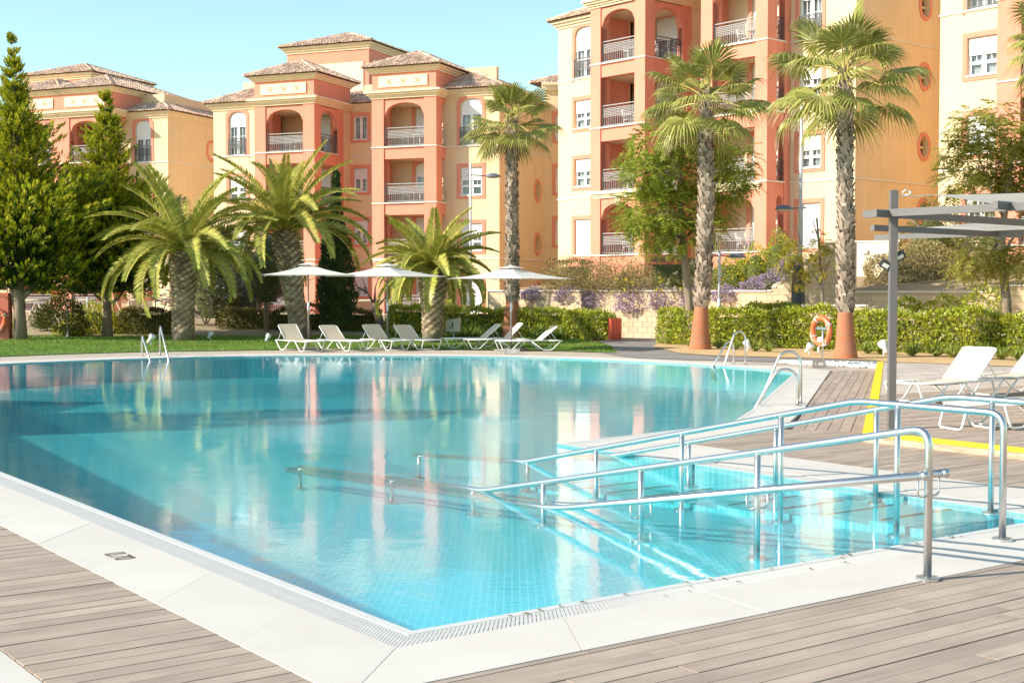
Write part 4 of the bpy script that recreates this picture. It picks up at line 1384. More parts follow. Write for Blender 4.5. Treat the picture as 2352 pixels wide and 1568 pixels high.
# ------------------------------------------------------------------ terraces and garden walls
def terr(x, y):
    """height of the planted slope behind the retaining walls"""
    return 1.55
WA, WB_ = AT(1120, 700, 53.8), AT(1762, 700, 46.6)
WA.z = WB_.z = 0
SA = Vector((WB_.x, WB_.y, 0)); SB = AT(1962, 700, 45.2); SB.z = 0
RB = AT(2270, 700, 42.6); RB.z = 0
RC = AT(2700, 700, 39.6); RC.z = 0
def block_wall(name, label, a, b, z0, ztops, bl=.40, bh=.20, thick=.3, cat='retaining wall', stop=300, cap=True):
    """wall of rough stone blocks from a to b; ztops: (fraction, top height) steps"""
    d = (b - a); L = d.length; d.normalize()
    n = Vector((d.y, -d.x, 0))                                        # towards the viewer
    if n.y > 0: n = -n
    root = thing(name, label, cat, (a.x, a.y, z0), math.atan2(d.y, d.x))
    flip = -1 if (d.x * n.y - d.y * n.x) < 0 else 1
    core = MB()
    meshes = []
    def rough(w, h):
        q = MB(); y0 = 0.0
        e = .012
        q.v = [(0, 0, 0), (w, 0, 0), (w, 0, h), (0, 0, h),
               (e, -.014, e), (w - e, -.014 - random.uniform(0, .008), e), (w - e, -.014 - random.uniform(0, .008), h - e), (e, -.014 - random.uniform(0, .008), h - e)]
        q.f = [(4, 5, 6, 7), (0, 1, 5, 4), (1, 2, 6, 5), (2, 3, 7, 6), (3, 0, 4, 7)]
        return q
    lib = {}
    cnt = 0; rest = MB()
    def top(u):
        t = ztops[0][1]
        for f, z in ztops:
            if u >= f * L - 1e-4: t = z
        return t
    fs = [f for f, z in ztops] + [1.0]
    for i, (f, z) in enumerate(ztops):
        core.box(f * L, 0.0, 0, fs[i + 1] * L, thick, z - z0)
    cm = core.build('wall_core', M['mortar']); cm.parent = root
    zmax = max(z for f, z in ztops) - z0
    rows = int(zmax / bh + .01)
    for r in range(rows):
        u = -bl / 2 if r % 2 else 0
        while u < L - .02:
            a0, a1 = max(u, 0) + .0025, min(u + bl, L) - .0025
            if top((a0 + a1) / 2) - z0 >= (r + 1) * bh - .02 and a1 - a0 > .05:
                w = round(a1 - a0, 2)
                if cnt < stop:
                    key = (w, random.randint(0, 3))
                    if key not in lib:
                        lib[key] = rough(w, bh - .008).build('stone_block', M['block'])
                        o = lib[key]
                    else:
                        o = lib[key].copy(); COL.objects.link(o)
                    o.parent = root; o.location = (a0, 0, r * bh + .004)
                    cnt += 1
                else:
                    q = rough(a1 - a0, bh - .008); m0 = len(rest.v)
                    rest.v += [(x + a0, y, z + r * bh + .004) for x, y, z in q.v]; rest.f += [tuple(m0 + i for i in f) for f in q.f]
            u += bl
    if rest.f:
        o = rest.build('stone_blocks', M['block'], kind='stuff'); o.parent = root
    if cap:
        for i, (f, z) in enumerate(ztops):
            u = f * L
            while u < fs[i + 1] * L - .02:
                e = min(u + .42, fs[i + 1] * L)
                o = MB().box(u + .003, -.05, z - z0, e - .003, thick + .02, z - z0 + .055).build('cap_stone', M['ledge']); o.parent = root
                u = e
    return root
WT = 1.78
block_wall('retaining_wall', 'long sand-coloured block retaining wall under the purple trailing flowers', WA, WB_, 0, [(0, WT - .055)], stop=300)
# stepped garden wall
st_ = []
L_ = (SB - SA).length
for k in range(12): st_.append((.0 + k * .055, 1.73 + .135 * k))
st_.append((.66, 3.36))
block_wall('stepped_wall', 'stair-stepped block wall beside the black lamp column', SA, SB, 0, st_)
block_wall('retaining_wall', 'low block wall below the brown shrubs at the right', SB, RB, 0, [(0, 1.70)])
block_wall('retaining_wall', 'slightly taller block wall at the right picture edge behind the feathery tree', RB, RC, 0, [(0, 1.90)])
LA, LB = AT(1840, 702, 43.4), AT(1990, 705, 42.4); LA.z = LB.z = 0
block_wall('planter_wall', 'low pale block planter below the black lamp column', LA, LB, 0, [(0, 1.27)], cat='planter')
# planted terrace: from the walls up to the buildings
mb = MB()
front_ = [WA + V3(0, .2, 0), WB_ + V3(0, .25, 0), SB + V3(0, .25, 0), RB + V3(0, .25, 0), RC + V3(0, .25, 0), V3(40, 34, 0)]
back_ = [AT(1120, 700, 72), AT(1480, 700, 63.0), AT(1775, 700, 56.5), AT(2000, 700, 54), AT(2320, 700, 50.5), V3(46, 42, 0)]
for i in range(len(front_) - 1):
    f0, f1, b0, b1 = front_[i], front_[i + 1], back_[i], back_[i + 1]
    zf = (1.66, 1.66, 1.62, 1.62, 1.62, 1.62); zb = (1.7, 2.55, 3.0, 3.1, 3.1, 3.1)
    mb.face((f0.x, f0.y, zf[i]), (f1.x, f1.y, zf[i + 1]), (b1.x, b1.y, zb[i + 1]), (b0.x, b0.y, zb[i]))
    mb.face((b0.x, b0.y, zb[i]), (b1.x, b1.y, zb[i + 1]), (b1.x + 8, b1.y + 14, zb[i + 1]), (b0.x + 8, b0.y + 14, zb[i]))
mb.face((WA.x, WA.y + .2, -.2), (WA.x, WA.y + .2, 1.66), (back_[0].x, back_[0].y, 1.7), (back_[0].x, back_[0].y, -.2))
struct(mb.build('garden_terrace', M['earth']))
def slope_z(p):
    """height of the terrace under a point"""
    for i in range(len(front_) - 1):
        f0, f1 = front_[i], front_[i + 1]
        k = p.x / p.y
        k0, k1 = f0.x / f0.y, f1.x / f1.y
        if k <= k1 or i == len(front_) - 2:
            t = min(max((k - k0) / (k1 - k0), 0), 1)
            f = f0.lerp(f1, t); b = back_[i].lerp(back_[i + 1], t)
            zf = (1.66, 1.66, 1.62, 1.62, 1.62, 1.62); zb = (1.7, 2.55, 3.0, 3.1, 3.1, 3.1)
            s = min(max((p.y - f.y) / max(b.y - f.y, .1), 0), 1)
            return (zf[i] + (zf[i + 1] - zf[i]) * t) * (1 - s) + (zb[i] + (zb[i + 1] - zb[i]) * t) * s
    return 1.7
# pale utility wall right of the stepped wall
pw0, pw1 = AT(1958, 650, 49.5), AT(2062, 650, 48.5)
t = thing('garden_wall', 'plain pale rendered wall with a square lamp between the fan palm and the brown shrubs', 'wall', (pw0.x, pw0.y, 1.6))
d = (pw1 - pw0); d.z = 0
zt = ZAT(556, 49)
def pwm(u, v, dd=0.0):
    p = pw0 + d * u; return (p.x + .1 * dd, p.y - dd, v)
mb = MB(); mbox(mb, pwm, 0, 1, 1.6, zt, -.4, 0); mb.build('wall', M['white_wall'], t, t.location)
mb = MB(); mbox(mb, pwm, -.02, 1.02, zt, zt + .06, -.44, .05); mb.build('coping', M['ledge'], t, t.location)
mb = MB(); mbox(mb, pwm, .20, .30, ZAT(582, 49), ZAT(572, 49), 0, .12); mb.build('square_lamp', M['white_wall'], t, t.location)
# ground of the left garden, rising gently to the buildings
mb = MB()
mb.face((-60, 51, -.02), (1.5, 51, -.02), (1.5, 60, .45), (-60, 60, .45)); mb.face((-60, 60, .45), (1.5, 60, .45), (1.5, 90, .45), (-60, 90, .45))
struct(mb.build('left_garden', M['earth']))

# ------------------------------------------------------------------ foliage tools
def leafmat(name, c, c2=None, rand=.35, hue=.02, trans=.3, rough=.55):
    return mat(name, c, rough, rand=rand, island=True, trans=trans, col2=c2, scale=.9, hue=hue, spec=.3)
LM = {
    'conifer': leafmat('conifer_green', (0.035, 0.085, 0.012), (0.085, 0.15, 0.02)),
    'golden': leafmat('golden_conifer_tip', (0.40, 0.43, 0.02), (0.56, 0.50, 0.03), .25, .02, .35),
    'date': leafmat('date_palm_leaflet', (0.37, 0.38, 0.06), (0.55, 0.51, 0.12), .3, .02, .25, .4),
    'rachis': mat('palm_rachis', (0.58, 0.46, 0.12), .5, .1, 3),
    'fan': leafmat('fan_palm_blade', (0.32, 0.335, 0.065), (0.48, 0.45, 0.13), .3, .02, .3, .38),
    'dry': leafmat('dry_palm_thread', (0.42, 0.33, 0.16), (0.5, 0.38, 0.2), .3, .01, .2),
    'cypress': leafmat('cypress_green', (0.045, 0.085, 0.028), (0.08, 0.125, 0.04), .3, .02, .15),
    'cedar': leafmat('blue_grey_needle', (0.11, 0.13, 0.11), (0.24, 0.25, 0.22), .4, .02, .15),
    'hedge': leafmat('bright_hedge_leaf', (0.30, 0.37, 0.035), (0.52, 0.50, 0.06), .4, .025, .3, .35),
    'darkhedge': leafmat('dark_hedge_leaf', (0.10, 0.115, 0.025), (0.25, 0.20, 0.055), .4, .03, .25),
    'olive': leafmat('grey_green_leaf', (0.15, 0.17, 0.08), (0.24, 0.25, 0.13), .35, .02, .2),
    'redtip': leafmat('red_tipped_leaf', (0.26, 0.20, 0.06), (0.42, 0.24, 0.11), .4, .03, .25),
    'brown': leafmat('bronze_shrub_leaf', (0.33, 0.24, 0.09), (0.50, 0.42, 0.19), .4, .02, .2),
    'feather': leafmat('silky_oak_leaf', (0.28, 0.36, 0.045), (0.50, 0.52, 0.10), .4, .025, .45, .5),
    'yellowleaf': leafmat('yellow_leaf', (0.50, 0.38, 0.03), (0.34, 0.36, 0.05), .3, .02, .35),
    'purple': leafmat('purple_flower', (0.41, 0.28, 0.46), (0.56, 0.43, 0.60), .3, .02, .25),
    'yflower': leafmat('yellow_flower', (0.78, 0.58, 0.01), (0.72, 0.62, 0.03), .2, .01, .25),
    'cflower': leafmat('cream_flower', (0.66, 0.58, 0.40), (0.74, 0.66, 0.50), .2, .01, .2),
    'red': leafmat('red_geranium_flower', (0.70, 0.04, 0.03), (0.74, 0.10, 0.07), .2, .01, .25),
    'strap': leafmat('strap_leaf', (0.22, 0.28, 0.04), (0.34, 0.38, 0.08), .35, .02, .3),
    'grass': leafmat('grass_blade', (0.12, 0.22, 0.025), (0.26, 0.36, 0.05), .4, .02, .35),
    'twig': mat('grey_twig', (0.24, 0.19, 0.15), .9, .15, 6),
    'bark': mat('brown_bark', (0.20, 0.14, 0.10), .95, col2=(0.34, 0.26, 0.19), scale=5, stretch=(1, 1, .25), bump=.6, bscale=16),
    'palmbark': mat('grey_palm_trunk', (0.16, 0.12, 0.09), .95, col2=(0.30, 0.24, 0.19), scale=6, bump=.5, bscale=20),
    'boot': mat('grey_leaf_base', (0.25, 0.175, 0.12), .9, rand=.38, island=True, col2=(0.46, 0.36, 0.28), scale=4, bump=.3, bscale=30),
    'dateboot': mat('brown_date_leaf_base', (0.30, 0.20, 0.12), .95, rand=.4, island=True, col2=(0.55, 0.44, 0.31), scale=2.2, bump=.4, bscale=30),
    'smooth': mat('ringed_palm_trunk', (0.50, 0.14, 0.045), .9, col2=(0.34, 0.19, 0.12), scale=1.4, stretch=(.7, .7, 9), bump=.8, bscale=5),
}
def kites(P, D, S, L, W, fold=None):
    """one kite-shaped leaf per row: base P, direction D, sideways S, length L, width W"""
    n = len(P)
    D = D / np.linalg.norm(D, axis=1, keepdims=True)
    S = S - D * np.sum(S * D, axis=1, keepdims=True)
    S = S / np.maximum(np.linalg.norm(S, axis=1, keepdims=True), 1e-6)
    L = np.broadcast_to(np.asarray(L, float), (n,))[:, None]; W = np.broadcast_to(np.asarray(W, float), (n,))[:, None]
    mid = P + D * L * .45
    V = np.empty((n, 4, 3))
    V[:, 0] = P; V[:, 1] = mid + S * W / 2; V[:, 2] = P + D * L; V[:, 3] = mid - S * W / 2
    if fold is not None:
        N = np.cross(D, S)
        V[:, 2] -= N * L * fold
    F = np.arange(n * 4).reshape(n, 4)
    return V.reshape(-1, 3), F
def rdir(n, up=0.0):
    d = RNG.normal(size=(n, 3)); d[:, 2] += up
    return d / np.linalg.norm(d, axis=1, keepdims=True)
def leaves(name, V, F, m, parent=None, org=(0, 0, 0), kind=None):
    V = V - np.array(org, float)[None, :]
    return link(name, npmesh(name, V, F), m, parent, org, kind)
def cat_(*vf):
    Vs, Fs, o = [], [], 0
    for V, F in vf:
        Vs.append(V); Fs.append(F + o); o += len(V)
    return np.concatenate(Vs), np.concatenate(Fs)

# ------------------------------------------------------------------ golden conifers
def conifer(label, base, H, zb, R, n, seed, trunk_r, forks=(), lean=0.0, gold=.85):
    rng = np.random.default_rng(seed)
    root = thing('golden_conifer', label, 'tree', base, group='golden conifers on the lawn')
    t = MB(); pts = [Vector((lean * f * H, 0, f * H)) for f in (0, .1, .25, .5, .75, .97)]
    t.tube(pts, [trunk_r * k for k in (1.25, .95, .8, .5, .25, .04)], 10)
    tr = t.build('trunk', LM['bark'], root, smooth=True)
    for (p, q, r0, r1) in forks:
        MB().tube([Vector(p), Vector(p).lerp(Vector(q), .5) + V3(0, 0, -.15), Vector(q)], [r0, (r0 + r1) / 2, r1], 8).build('limb', LM['bark'], root, smooth=True)
    # branches
    zz = zb + (H - zb) * (1 - np.sqrt(rng.random(n)) ** 1.0) ** 1.0
    zz = np.clip(np.round(zz / .42) * .42 + rng.normal(scale=.10, size=n), zb, H - .02)
    fz = (zz - zb) / (H - zb)
    rad_ = R * np.where(fz < .12, .80 + fz * 1.7, (1 - (fz - .12) / .88) ** 1.5) * rng.uniform(.45, 1.18, n)
    lob = 1 + .16 * np.sin(zz * 2.1 + rng.random() * 6)
    rad_ = np.maximum(rad_ * lob, .12)
    az = rng.uniform(0, 2 * np.pi, n)
    up = .24 + .55 * fz + rng.uniform(-.08, .15, n)
    out = np.stack([np.cos(az), np.sin(az), np.zeros(n)], 1)
    side = np.stack([-np.sin(az), np.cos(az), np.zeros(n)], 1)
    # plumes: each branch carries short upswept sprays, every spray a tapering brush of pointed sprigs
    P, D, S, L, W, G_ = [], [], [], [], [], []
    for q in range(11):
        tt_ = np.clip(.26 + .74 * (q // 2) / 5 + rng.normal(scale=.04, size=n), .15, 1.02)
        sg = np.where(q == 10, 0.0, (-1.0 if q % 2 else 1.0)) * rng.uniform(.3, 1, n)
        base_ = out * (rad_ * tt_)[:, None]
        base_[:, 2] = zz + rad_ * tt_ * up + rad_ * tt_ ** 2 * .12 - .5 * rad_ * np.clip(1 - fz * 4, 0, 1) * tt_ * .5
        base_[:, 0] += lean * zz
        base_ += side * (sg * rad_ * (1.15 - tt_) * .30)[:, None] + rng.normal(scale=.03, size=(n, 3))
        ax = out * .70 + side * (sg * .55)[:, None] + np.array([0, 0, 1]) * (up + rng.uniform(.1, .55, n))[:, None] + rng.normal(scale=.12, size=(n, 3))
        ax /= np.linalg.norm(ax, axis=1, keepdims=True)
        pl = rng.uniform(.30, .56, n) * (.45 + .6 * np.clip(rad_ / R, .2, 1))
        gold_ = (tt_ + rng.normal(scale=.10, size=n)) > (1.02 - gold * (.35 + .9 * np.clip(fz * 1.8, 0, 1)))
        for k in range(13):
            f = k / 12
            o_ = rng.normal(size=(n, 3)); o_ -= ax * np.sum(o_ * ax, 1, keepdims=True); o_ /= np.maximum(np.linalg.norm(o_, axis=1, keepdims=True), 1e-6)
            P.append(base_ + ax * (pl * f * .72)[:, None] + o_ * (.05 * (1 - f * .7) * pl / .4)[:, None])
            D.append(ax + o_ * (.62 * (1 - .75 * f)))
            S.append(np.cross(o_, ax)); L.append(pl * (.46 - .10 * f)); W.append(pl * .135 * np.ones(n))
            G_.append(gold_ & (f > .18))
    P, D, S, L, W, G_ = map(np.concatenate, (P, D, S, L, W, G_))
    for sel, nm, m in ((~G_, 'crown', LM['conifer']), (G_, 'golden_tips', LM['golden'])):
        V, F = kites(P[sel], D[sel], S[sel], L[sel], W[sel], .10)
        link(nm, npmesh(nm, V, F), m, root)
    br = MB()
    for k in range(0, n, 6):
        a = Vector((lean * zz[k], 0, zz[k])); e = Vector(out[k]) * rad_[k] * .8 + a + V3(0, 0, rad_[k] * .8 * up[k])
        br.tube([a, a.lerp(e, .5), e], [.035, .025, .01], 4, cap=False)
    br.build('branches', LM['bark'], root, kind='stuff')
    return root
b1 = G(47, 781)
conifer('tall golden conifer with a forked trunk at the left picture edge', b1, ZAT(82, b1.y) - 0, 1.75, 2.95, 720, 3, .20,
        forks=(((-.05, 0, .9), (-.45, .1, 2.6), .15, .08), ((.1, 0, 1.5), (1.1, -.2, 2.6), .09, .04), ((.1, 0, 1.6), (.9, .4, 2.9), .08, .04)), lean=-.012)
b2 = G(247, 774)
conifer('shorter golden conifer with a single trunk behind the fat date palm', b2, ZAT(180, b2.y), 1.65, 2.9, 640, 8, .17,
        forks=(((0, 0, 1.25), (-.9, .1, 2.2), .07, .03), ((0, 0, 1.2), (.85, -.1, 2.0), .07, .03)), lean=.004)

# ------------------------------------------------------------------ date palms
def date_frond(L, rise, droop, n=90, width=.42, seed=0):
    """one feather frond growing along +x: V-set leaflets on a curved midrib; returns (leaf V, F), rib MB"""
    rng = np.random.default_rng(seed)
    # curve
    m = 24
    ang = np.linspace(rise, rise - droop, m) - .12 * np.linspace(0, 1, m) ** 3 * droop
    dx, dz = np.cos(ang), np.sin(ang)
    st = L / (m - 1)
    x = np.concatenate([[0], np.cumsum(dx[:-1] * st)]); z = np.concatenate([[0], np.cumsum(dz[:-1] * st)])
    tw = rng.uniform(-.25, .25)
    y = np.sin(np.linspace(0, 1.2, m)) * tw * L * .12
    C = np.stack([x, y, z], 1)
    rib = MB(); rib.tube([Vector(c) for c in C[::2]], list(np.interp(np.linspace(0, 1, m // 2), [0, .15, 1], [.045, .028, .006])), 5)
    T = np.gradient(C, axis=0); T /= np.linalg.norm(T, axis=1, keepdims=True)
    P, D, S, Ls, Ws = [], [], [], [], []
    for sgn in (-1, 1):
        f = np.linspace(.09, .995, n) + rng.uniform(-.006, .006, n)
        idx = f * (m - 1)
        p = np.stack([np.interp(idx, np.arange(m), C[:, k]) for k in range(3)], 1)
        t = np.stack([np.interp(idx, np.arange(m), T[:, k]) for k in range(3)], 1)
        sd = np.cross(t, np.array([0, 0, 1.0])); sd /= np.linalg.norm(sd, axis=1, keepdims=True)
        nn = np.cross(sd, t)
        d = sd * sgn * .80 + t * (.35 + .75 * f[:, None] ** 2) + nn * .42 + rng.normal(scale=.05, size=(n, 3))
        d[:, 2] -= .06
        P.append(p); D.append(d); S.append(t)
        ll = width * np.interp(f, [0, .12, .3, .6, 1], [.45, .75, 1.0, .95, .42]) * rng.uniform(.88, 1.08, n)
        Ls.append(ll); Ws.append(np.full(n, .060))
    P, D, S, Ls, Ws = map(np.concatenate, (P, D, S, Ls, Ws))
    return kites(P, D, S, Ls, Ws, .10), rib
def date_palm(label, base, trunk, fronds, seed, scale=1.0, width=.46):
    """trunk: (height, radius, sideways) points; fronds: list of (azimuth, rise, length, droop)"""
    random.seed(seed)
    root = thing('date_palm', label, 'palm', base, group='date palms on the lawn')
    t = MB(); pts = [Vector((s, 0, z)) for z, r, s in trunk]
    t.tube(pts, [r for z, r, s in trunk], 20)
    t.build('trunk', LM['palmbark'], root, smooth=True)
    # spiral of cut leaf bases
    bb = MB(); H = trunk[-1][0]
    zs = [a[0] for a in trunk]; rs = [a[1] for a in trunk]; ss = [a[2] for a in trunk]
    k = 0; z = .35
    while z < H - .05:
        a = k * 2.39996
        r = np.interp(z, zs, rs); sx = np.interp(z, zs, ss)
        c, s = math.cos(a), math.sin(a)
        f = z / H
        o, tdir = Vector((c, s, 0)), Vector((-s, c, 0))
        w, h, d = .125, .075, .045 + .06 * max(0, f - .45) / .55 * 2
        p = Vector((sx, 0, z)) + o * (r - .01)
        m0 = len(bb.v)
        bb.v += [tuple(p - tdir * w - V3(0, 0, .02)), tuple(p - V3(0, 0, h * 1.5)), tuple(p + tdir * w - V3(0, 0, .02)), tuple(p + V3(0, 0, h * .7)),
                 tuple(p + o * d - tdir * w * .72 + V3(0, 0, h * .5)), tuple(p + o * d * 1.1 - V3(0, 0, h * .5)), tuple(p + o * d + tdir * w * .72 + V3(0, 0, h * .5)), tuple(p + o * d * .7 + V3(0, 0, h))]
        bb.f += [tuple(m0 + i for i in q) for q in ((4, 5, 6, 7), (0, 1, 5, 4), (1, 2, 6, 5), (2, 3, 7, 6), (3, 0, 4, 7))]
        k += 1; z += .0125 / (r / .36)
    bb.build('leaf_bases', LM['dateboot'], root, kind='stuff')
    top = Vector((trunk[-1][2], 0, H))
    lib = {}
    for i, (az, rise, L, droop) in enumerate(fronds):
        key = (round(rise / .2), round(L / .3), round(droop / .3), i % 2)
        if key not in lib:
            (V, F), rib = date_frond(L * scale, rise, droop, seed=seed * 100 + i, width=width)
            lib[key] = (npmesh('frond', V, F), rib)
            f = link('frond', lib[key][0], LM['date'], root)
            r = rib.build('midrib', LM['rachis'], f, smooth=True); lib[key] = (lib[key][0], r.data)
        else:
            f = link('frond', lib[key][0], None, root)
            r = link('midrib', lib[key][1], None, f)
        f.location = top + Vector((math.cos(az) * .12, math.sin(az) * .12, random.uniform(-.12, .05)))
        f.rotation_euler = (random.uniform(-.25, .25), 0, az)
    return root
def crown(n, seed, lens=(2.4, 3.0), low=-.25, hi=1.45):
    r = random.Random(seed); out = []
    for i in range(n):
        f = (i + .5) / n
        rise = hi - (hi - low) * f ** .72
        out.append((i * 2.39996 + r.uniform(-.2, .2), rise, r.uniform(*lens), .55 + 1.15 * min(1, max(.1, 1.35 - rise)) + r.uniform(-.15, .25)))
    return out
b = G(421, 783)
date_palm('thick date palm with arching yellow-green fronds in front of the conifers', b, [(0, .40, 0), (.5, .36, 0), (1.4, .36, .02), (2.2, .39, .04), (2.75, .38, .05), (3.15, .26, .06)],
          crown(42, 5, (2.9, 3.6), .12, 1.5), 5)
b = G(691, 778)
date_palm('tall date palm with a leaning trunk and upright fronds behind the left parasol', b, [(0, .40, 0), (.8, .33, -.10), (2.0, .35, -.32), (3.0, .38, -.46), (3.55, .37, -.54), (3.95, .26, -.58)],
          crown(42, 9, (3.2, 4.3), .32, 1.5), 9)
b = G(994, 788)
date_palm('short-crowned date palm with stiff spiky fronds behind the middle loungers', b, [(0, .37, 0), (.5, .33, 0), (1.2, .34, 0), (1.9, .40, 0), (2.2, .33, 0), (2.5, .22, 0)],
          crown(40, 12, (2.0, 2.65), .1, 1.5), 12, width=.38)

# ------------------------------------------------------------------ fan palms
def fan_leaf(R, pet, rise, seed, n=34, droop=.5):
    """pleated fan leaf on a stalk growing along +x"""
    rng = np.random.default_rng(seed)
    c, s = math.cos(rise), math.sin(rise)
    tip = np.array([c * pet, 0, s * pet - pet * .12])
    pt = MB(); pt.tube([(0, 0, 0), (c * pet * .5, 0, s * pet * .5 + .0), tuple(tip)], [.026, .018, .012], 5)
    fwd = np.array([c, 0, s]); fwd = fwd * .9 + np.array([0, 0, -.18]); fwd /= np.linalg.norm(fwd)
    up = np.array([-fwd[2], 0, fwd[0]]); sd = np.array([0, 1.0, 0])
    V, F = [], []
    TV, TF = [], []
    spread = 2.05
    for i in range(n):
        a = -spread + 2 * spread * (i + .5) / n
        d = fwd * math.cos(a) + sd * math.sin(a) + up * (.10 * math.cos(a) - .05)
        d /= np.linalg.norm(d)
        sp = np.cross(up, d); sp /= np.linalg.norm(sp)
        Rr = R * (1 - .22 * (abs(a) / spread) ** 2) * rng.uniform(.94, 1.04)
        pl = .018 * (1 if i % 2 else -1)
        w = R * spread / n * .92
        p1 = tip + d * Rr * .56 + up * .03
        p2 = tip + d * Rr * .80 + np.array([0, 0, -.10 * droop]) * Rr
        p3 = tip + d * Rr * .93 + np.array([0, 0, -.30 * droop]) * Rr + rng.normal(scale=.02, size=3)
        b0 = len(V)
        V += [tip + d * .03, p1 - sp * w * .62 + up * pl, p1 + up * (.03), p1 + sp * w * .62 + up * pl, p2 - sp * w * .30, p2 + sp * w * .30, p3]
        F += [(b0, b0 + 1, b0 + 2, b0 + 2), (b0, b0 + 2, b0 + 3, b0 + 3), (b0 + 1, b0 + 4, b0 + 5, b0 + 2), (b0 + 2, b0 + 5, b0 + 3, b0 + 3), (b0 + 4, b0 + 6, b0 + 5, b0 + 5)]
        # dangling dry thread at the tip
        t0 = len(TV)
        e = p3 + np.array([0, 0, -rng.uniform(.08, .22)]) + d * .05
        TV += [p2 + d * .02, p3 - sp * .006, e, p3 + sp * .006]; TF.append((t0, t0 + 1, t0 + 2, t0 + 3))
    F3 = []
    for f in F:
        F3.append(f if f[2] != f[3] else (f[0], f[1], f[2]))
    me = bpy.data.meshes.new('fan_leaf'); me.from_pydata([tuple(v) for v in V], [], F3); me.update()
    return me, npmesh('dry_thread', np.array(TV), np.array(TF)), pt
FANLIB = []
def fan_palm(label, base, prof, crown_r, n, seed, base_smooth, hang=.9):
    """prof: (height, radius, sideways); base_smooth: height of the orange ringed foot"""
    r_ = random.Random(seed)
    root = thing('fan_palm', label, 'palm', base, group='fan palms round the pool')
    zs = [p[0] for p in prof]; rs = [p[1] for p in prof]; sx = [p[2] for p in prof]
    H = zs[-1]
    foot = MB(); m = int(base_smooth / .035)
    pts, rr = [], []
    for k in range(m + 1):
        z = base_smooth * k / m
        pts.append(Vector((np.interp(z, zs, sx), 0, z))); rr.append(float(np.interp(z, zs, rs)) * (1 + (.018 if k % 2 else -.006)))
    foot.tube(pts, rr, 24); foot.build('smooth_foot', LM['smooth'], root, smooth=True)
    tr = MB(); pts, rr = [], []
    for k in range(13):
        z = base_smooth + (H - base_smooth) * k / 12
        pts.append(Vector((np.interp(z, zs, sx), 0, z))); rr.append(float(np.interp(z, zs, rs)) * .9)
    tr.tube(pts, rr, 14); tr.build('trunk', LM['palmbark'], root, smooth=True)
    bb = MB(); k = 0; z = base_smooth - .05
    while z < H + .1:
        a = k * 2.39996 + r_.uniform(-.12, .12)
        r = float(np.interp(z, zs, rs)); x0 = float(np.interp(z, zs, sx))
        o, td = Vector((math.cos(a), math.sin(a), 0)), Vector((-math.sin(a), math.cos(a), 0))
        w = .085 * r_.uniform(.8, 1.2); hh = .20 * r_.uniform(.8, 1.2)
        sk = r_.choice((-1, 1)) * .07
        p = Vector((x0, 0, z)) + o * r * .88
        e = .05 + r_.uniform(0, .045)
        m0 = len(bb.v)
        bb.v += [tuple(p - td * w), tuple(p + td * w), tuple(p + o * e + td * (w * .75 + sk) + V3(0, 0, hh)), tuple(p + o * e + td * (-w * .75 + sk) + V3(0, 0, hh)),
                 tuple(p + o * (e - .02) + td * (w * .7 + sk) + V3(0, 0, hh + .01)), tuple(p + o * (e - .02) + td * (-w * .7 + sk) + V3(0, 0, hh + .01)), tuple(p - td * w * .9 + V3(0, 0, .02)), tuple(p + td * w * .9 + V3(0, 0, .02))]
        bb.f += [tuple(m0 + i for i in q) for q in ((0, 1, 2, 3), (3, 2, 4, 5), (1, 7, 4, 2), (6, 0, 3, 5))]
        k += 1; z += .0125 * .26 / r * .9
    bb.build('leaf_bases', LM['boot'], root, kind='stuff')
    if not FANLIB:
        for i, (rise, dr) in enumerate(((1.45, .12), (1.0, .3), (.55, .6), (.15, .9), (-.35, 1.1), (-.8, 1.0))):
            for q in range(2):
                me, th, pt = fan_leaf(.92, 1.05, rise, 40 + i * 2 + q, droop=dr)
                FANLIB.append((rise, me, th, pt))
        for i, (rise, me, th, pt) in enumerate(FANLIB):
            pm = bpy.data.meshes.new('stalk'); pm.from_pydata([tuple(v) for v in pt.v], [], pt.f)
            me.materials.append(LM['fan']); th.materials.append(LM['dry']); pm.materials.append(LM['rachis'])
            FANLIB[i] = (rise, me, th, pm)
    top = Vector((sx[-1], 0, H))
    for i in range(n):
        f = (i + .5) / n
        rise = 1.5 - (1.5 + hang) * f ** .8
        cand = sorted(FANLIB, key=lambda e: abs(e[0] - rise))[:2]
        e = r_.choice(cand)
        o = link('fan_leaf', e[1], None, root); link('stalk', e[3], None, o); link('thread', e[2], None, o, kind='stuff')
        o.location = top + Vector((r_.uniform(-.06, .06), r_.uniform(-.06, .06), r_.uniform(-.2, .12)))
        sc = crown_r / 1.9 * r_.uniform(.88, 1.08)
        o.scale = (sc, sc, sc)
        o.rotation_euler = (r_.uniform(-.35, .35), e[0] - rise + r_.uniform(-.12, .12), i * 2.39996 + r_.uniform(-.25, .25))
    return root
b = G(1175, 776)
Yb = b.y
fan_palm('slim fan palm behind the right parasol, in front of the cream block', b, [(0, .40, 0), (.35, .33, .0), (1.3, .24, .02), (2.5, .22, .03), (5, .20, .02), (ZAT(285, Yb), .19, 0)], 2.0, 26, 21, 1.35, hang=.75)
b = G(1608, 803)
Yb = b.y
fan_palm('fan palm with an orange foot standing left of the life ring, before the feathery tree', b, [(0, .35, 0), (.4, .28, .0), (1.25, .205, .03), (2.2, .20, .10), (4.6, .20, .16), (ZAT(225, Yb), .15, .12)], 2.1, 26, 22, 1.28, hang=.75)
b = G(1942, 824)
Yb = b.y
fan_palm('large-crowned fan palm with an orange foot right of the life ring', b, [(0, .32, 0), (.35, .26, .0), (1.25, .185, -.02), (2.5, .185, -.03), (4.6, .17, -.05), (ZAT(178, Yb), .14, -.08)], 2.15, 26, 23, 1.22, hang=.75)
b = AT(2440, 790, 36); b.z = 0
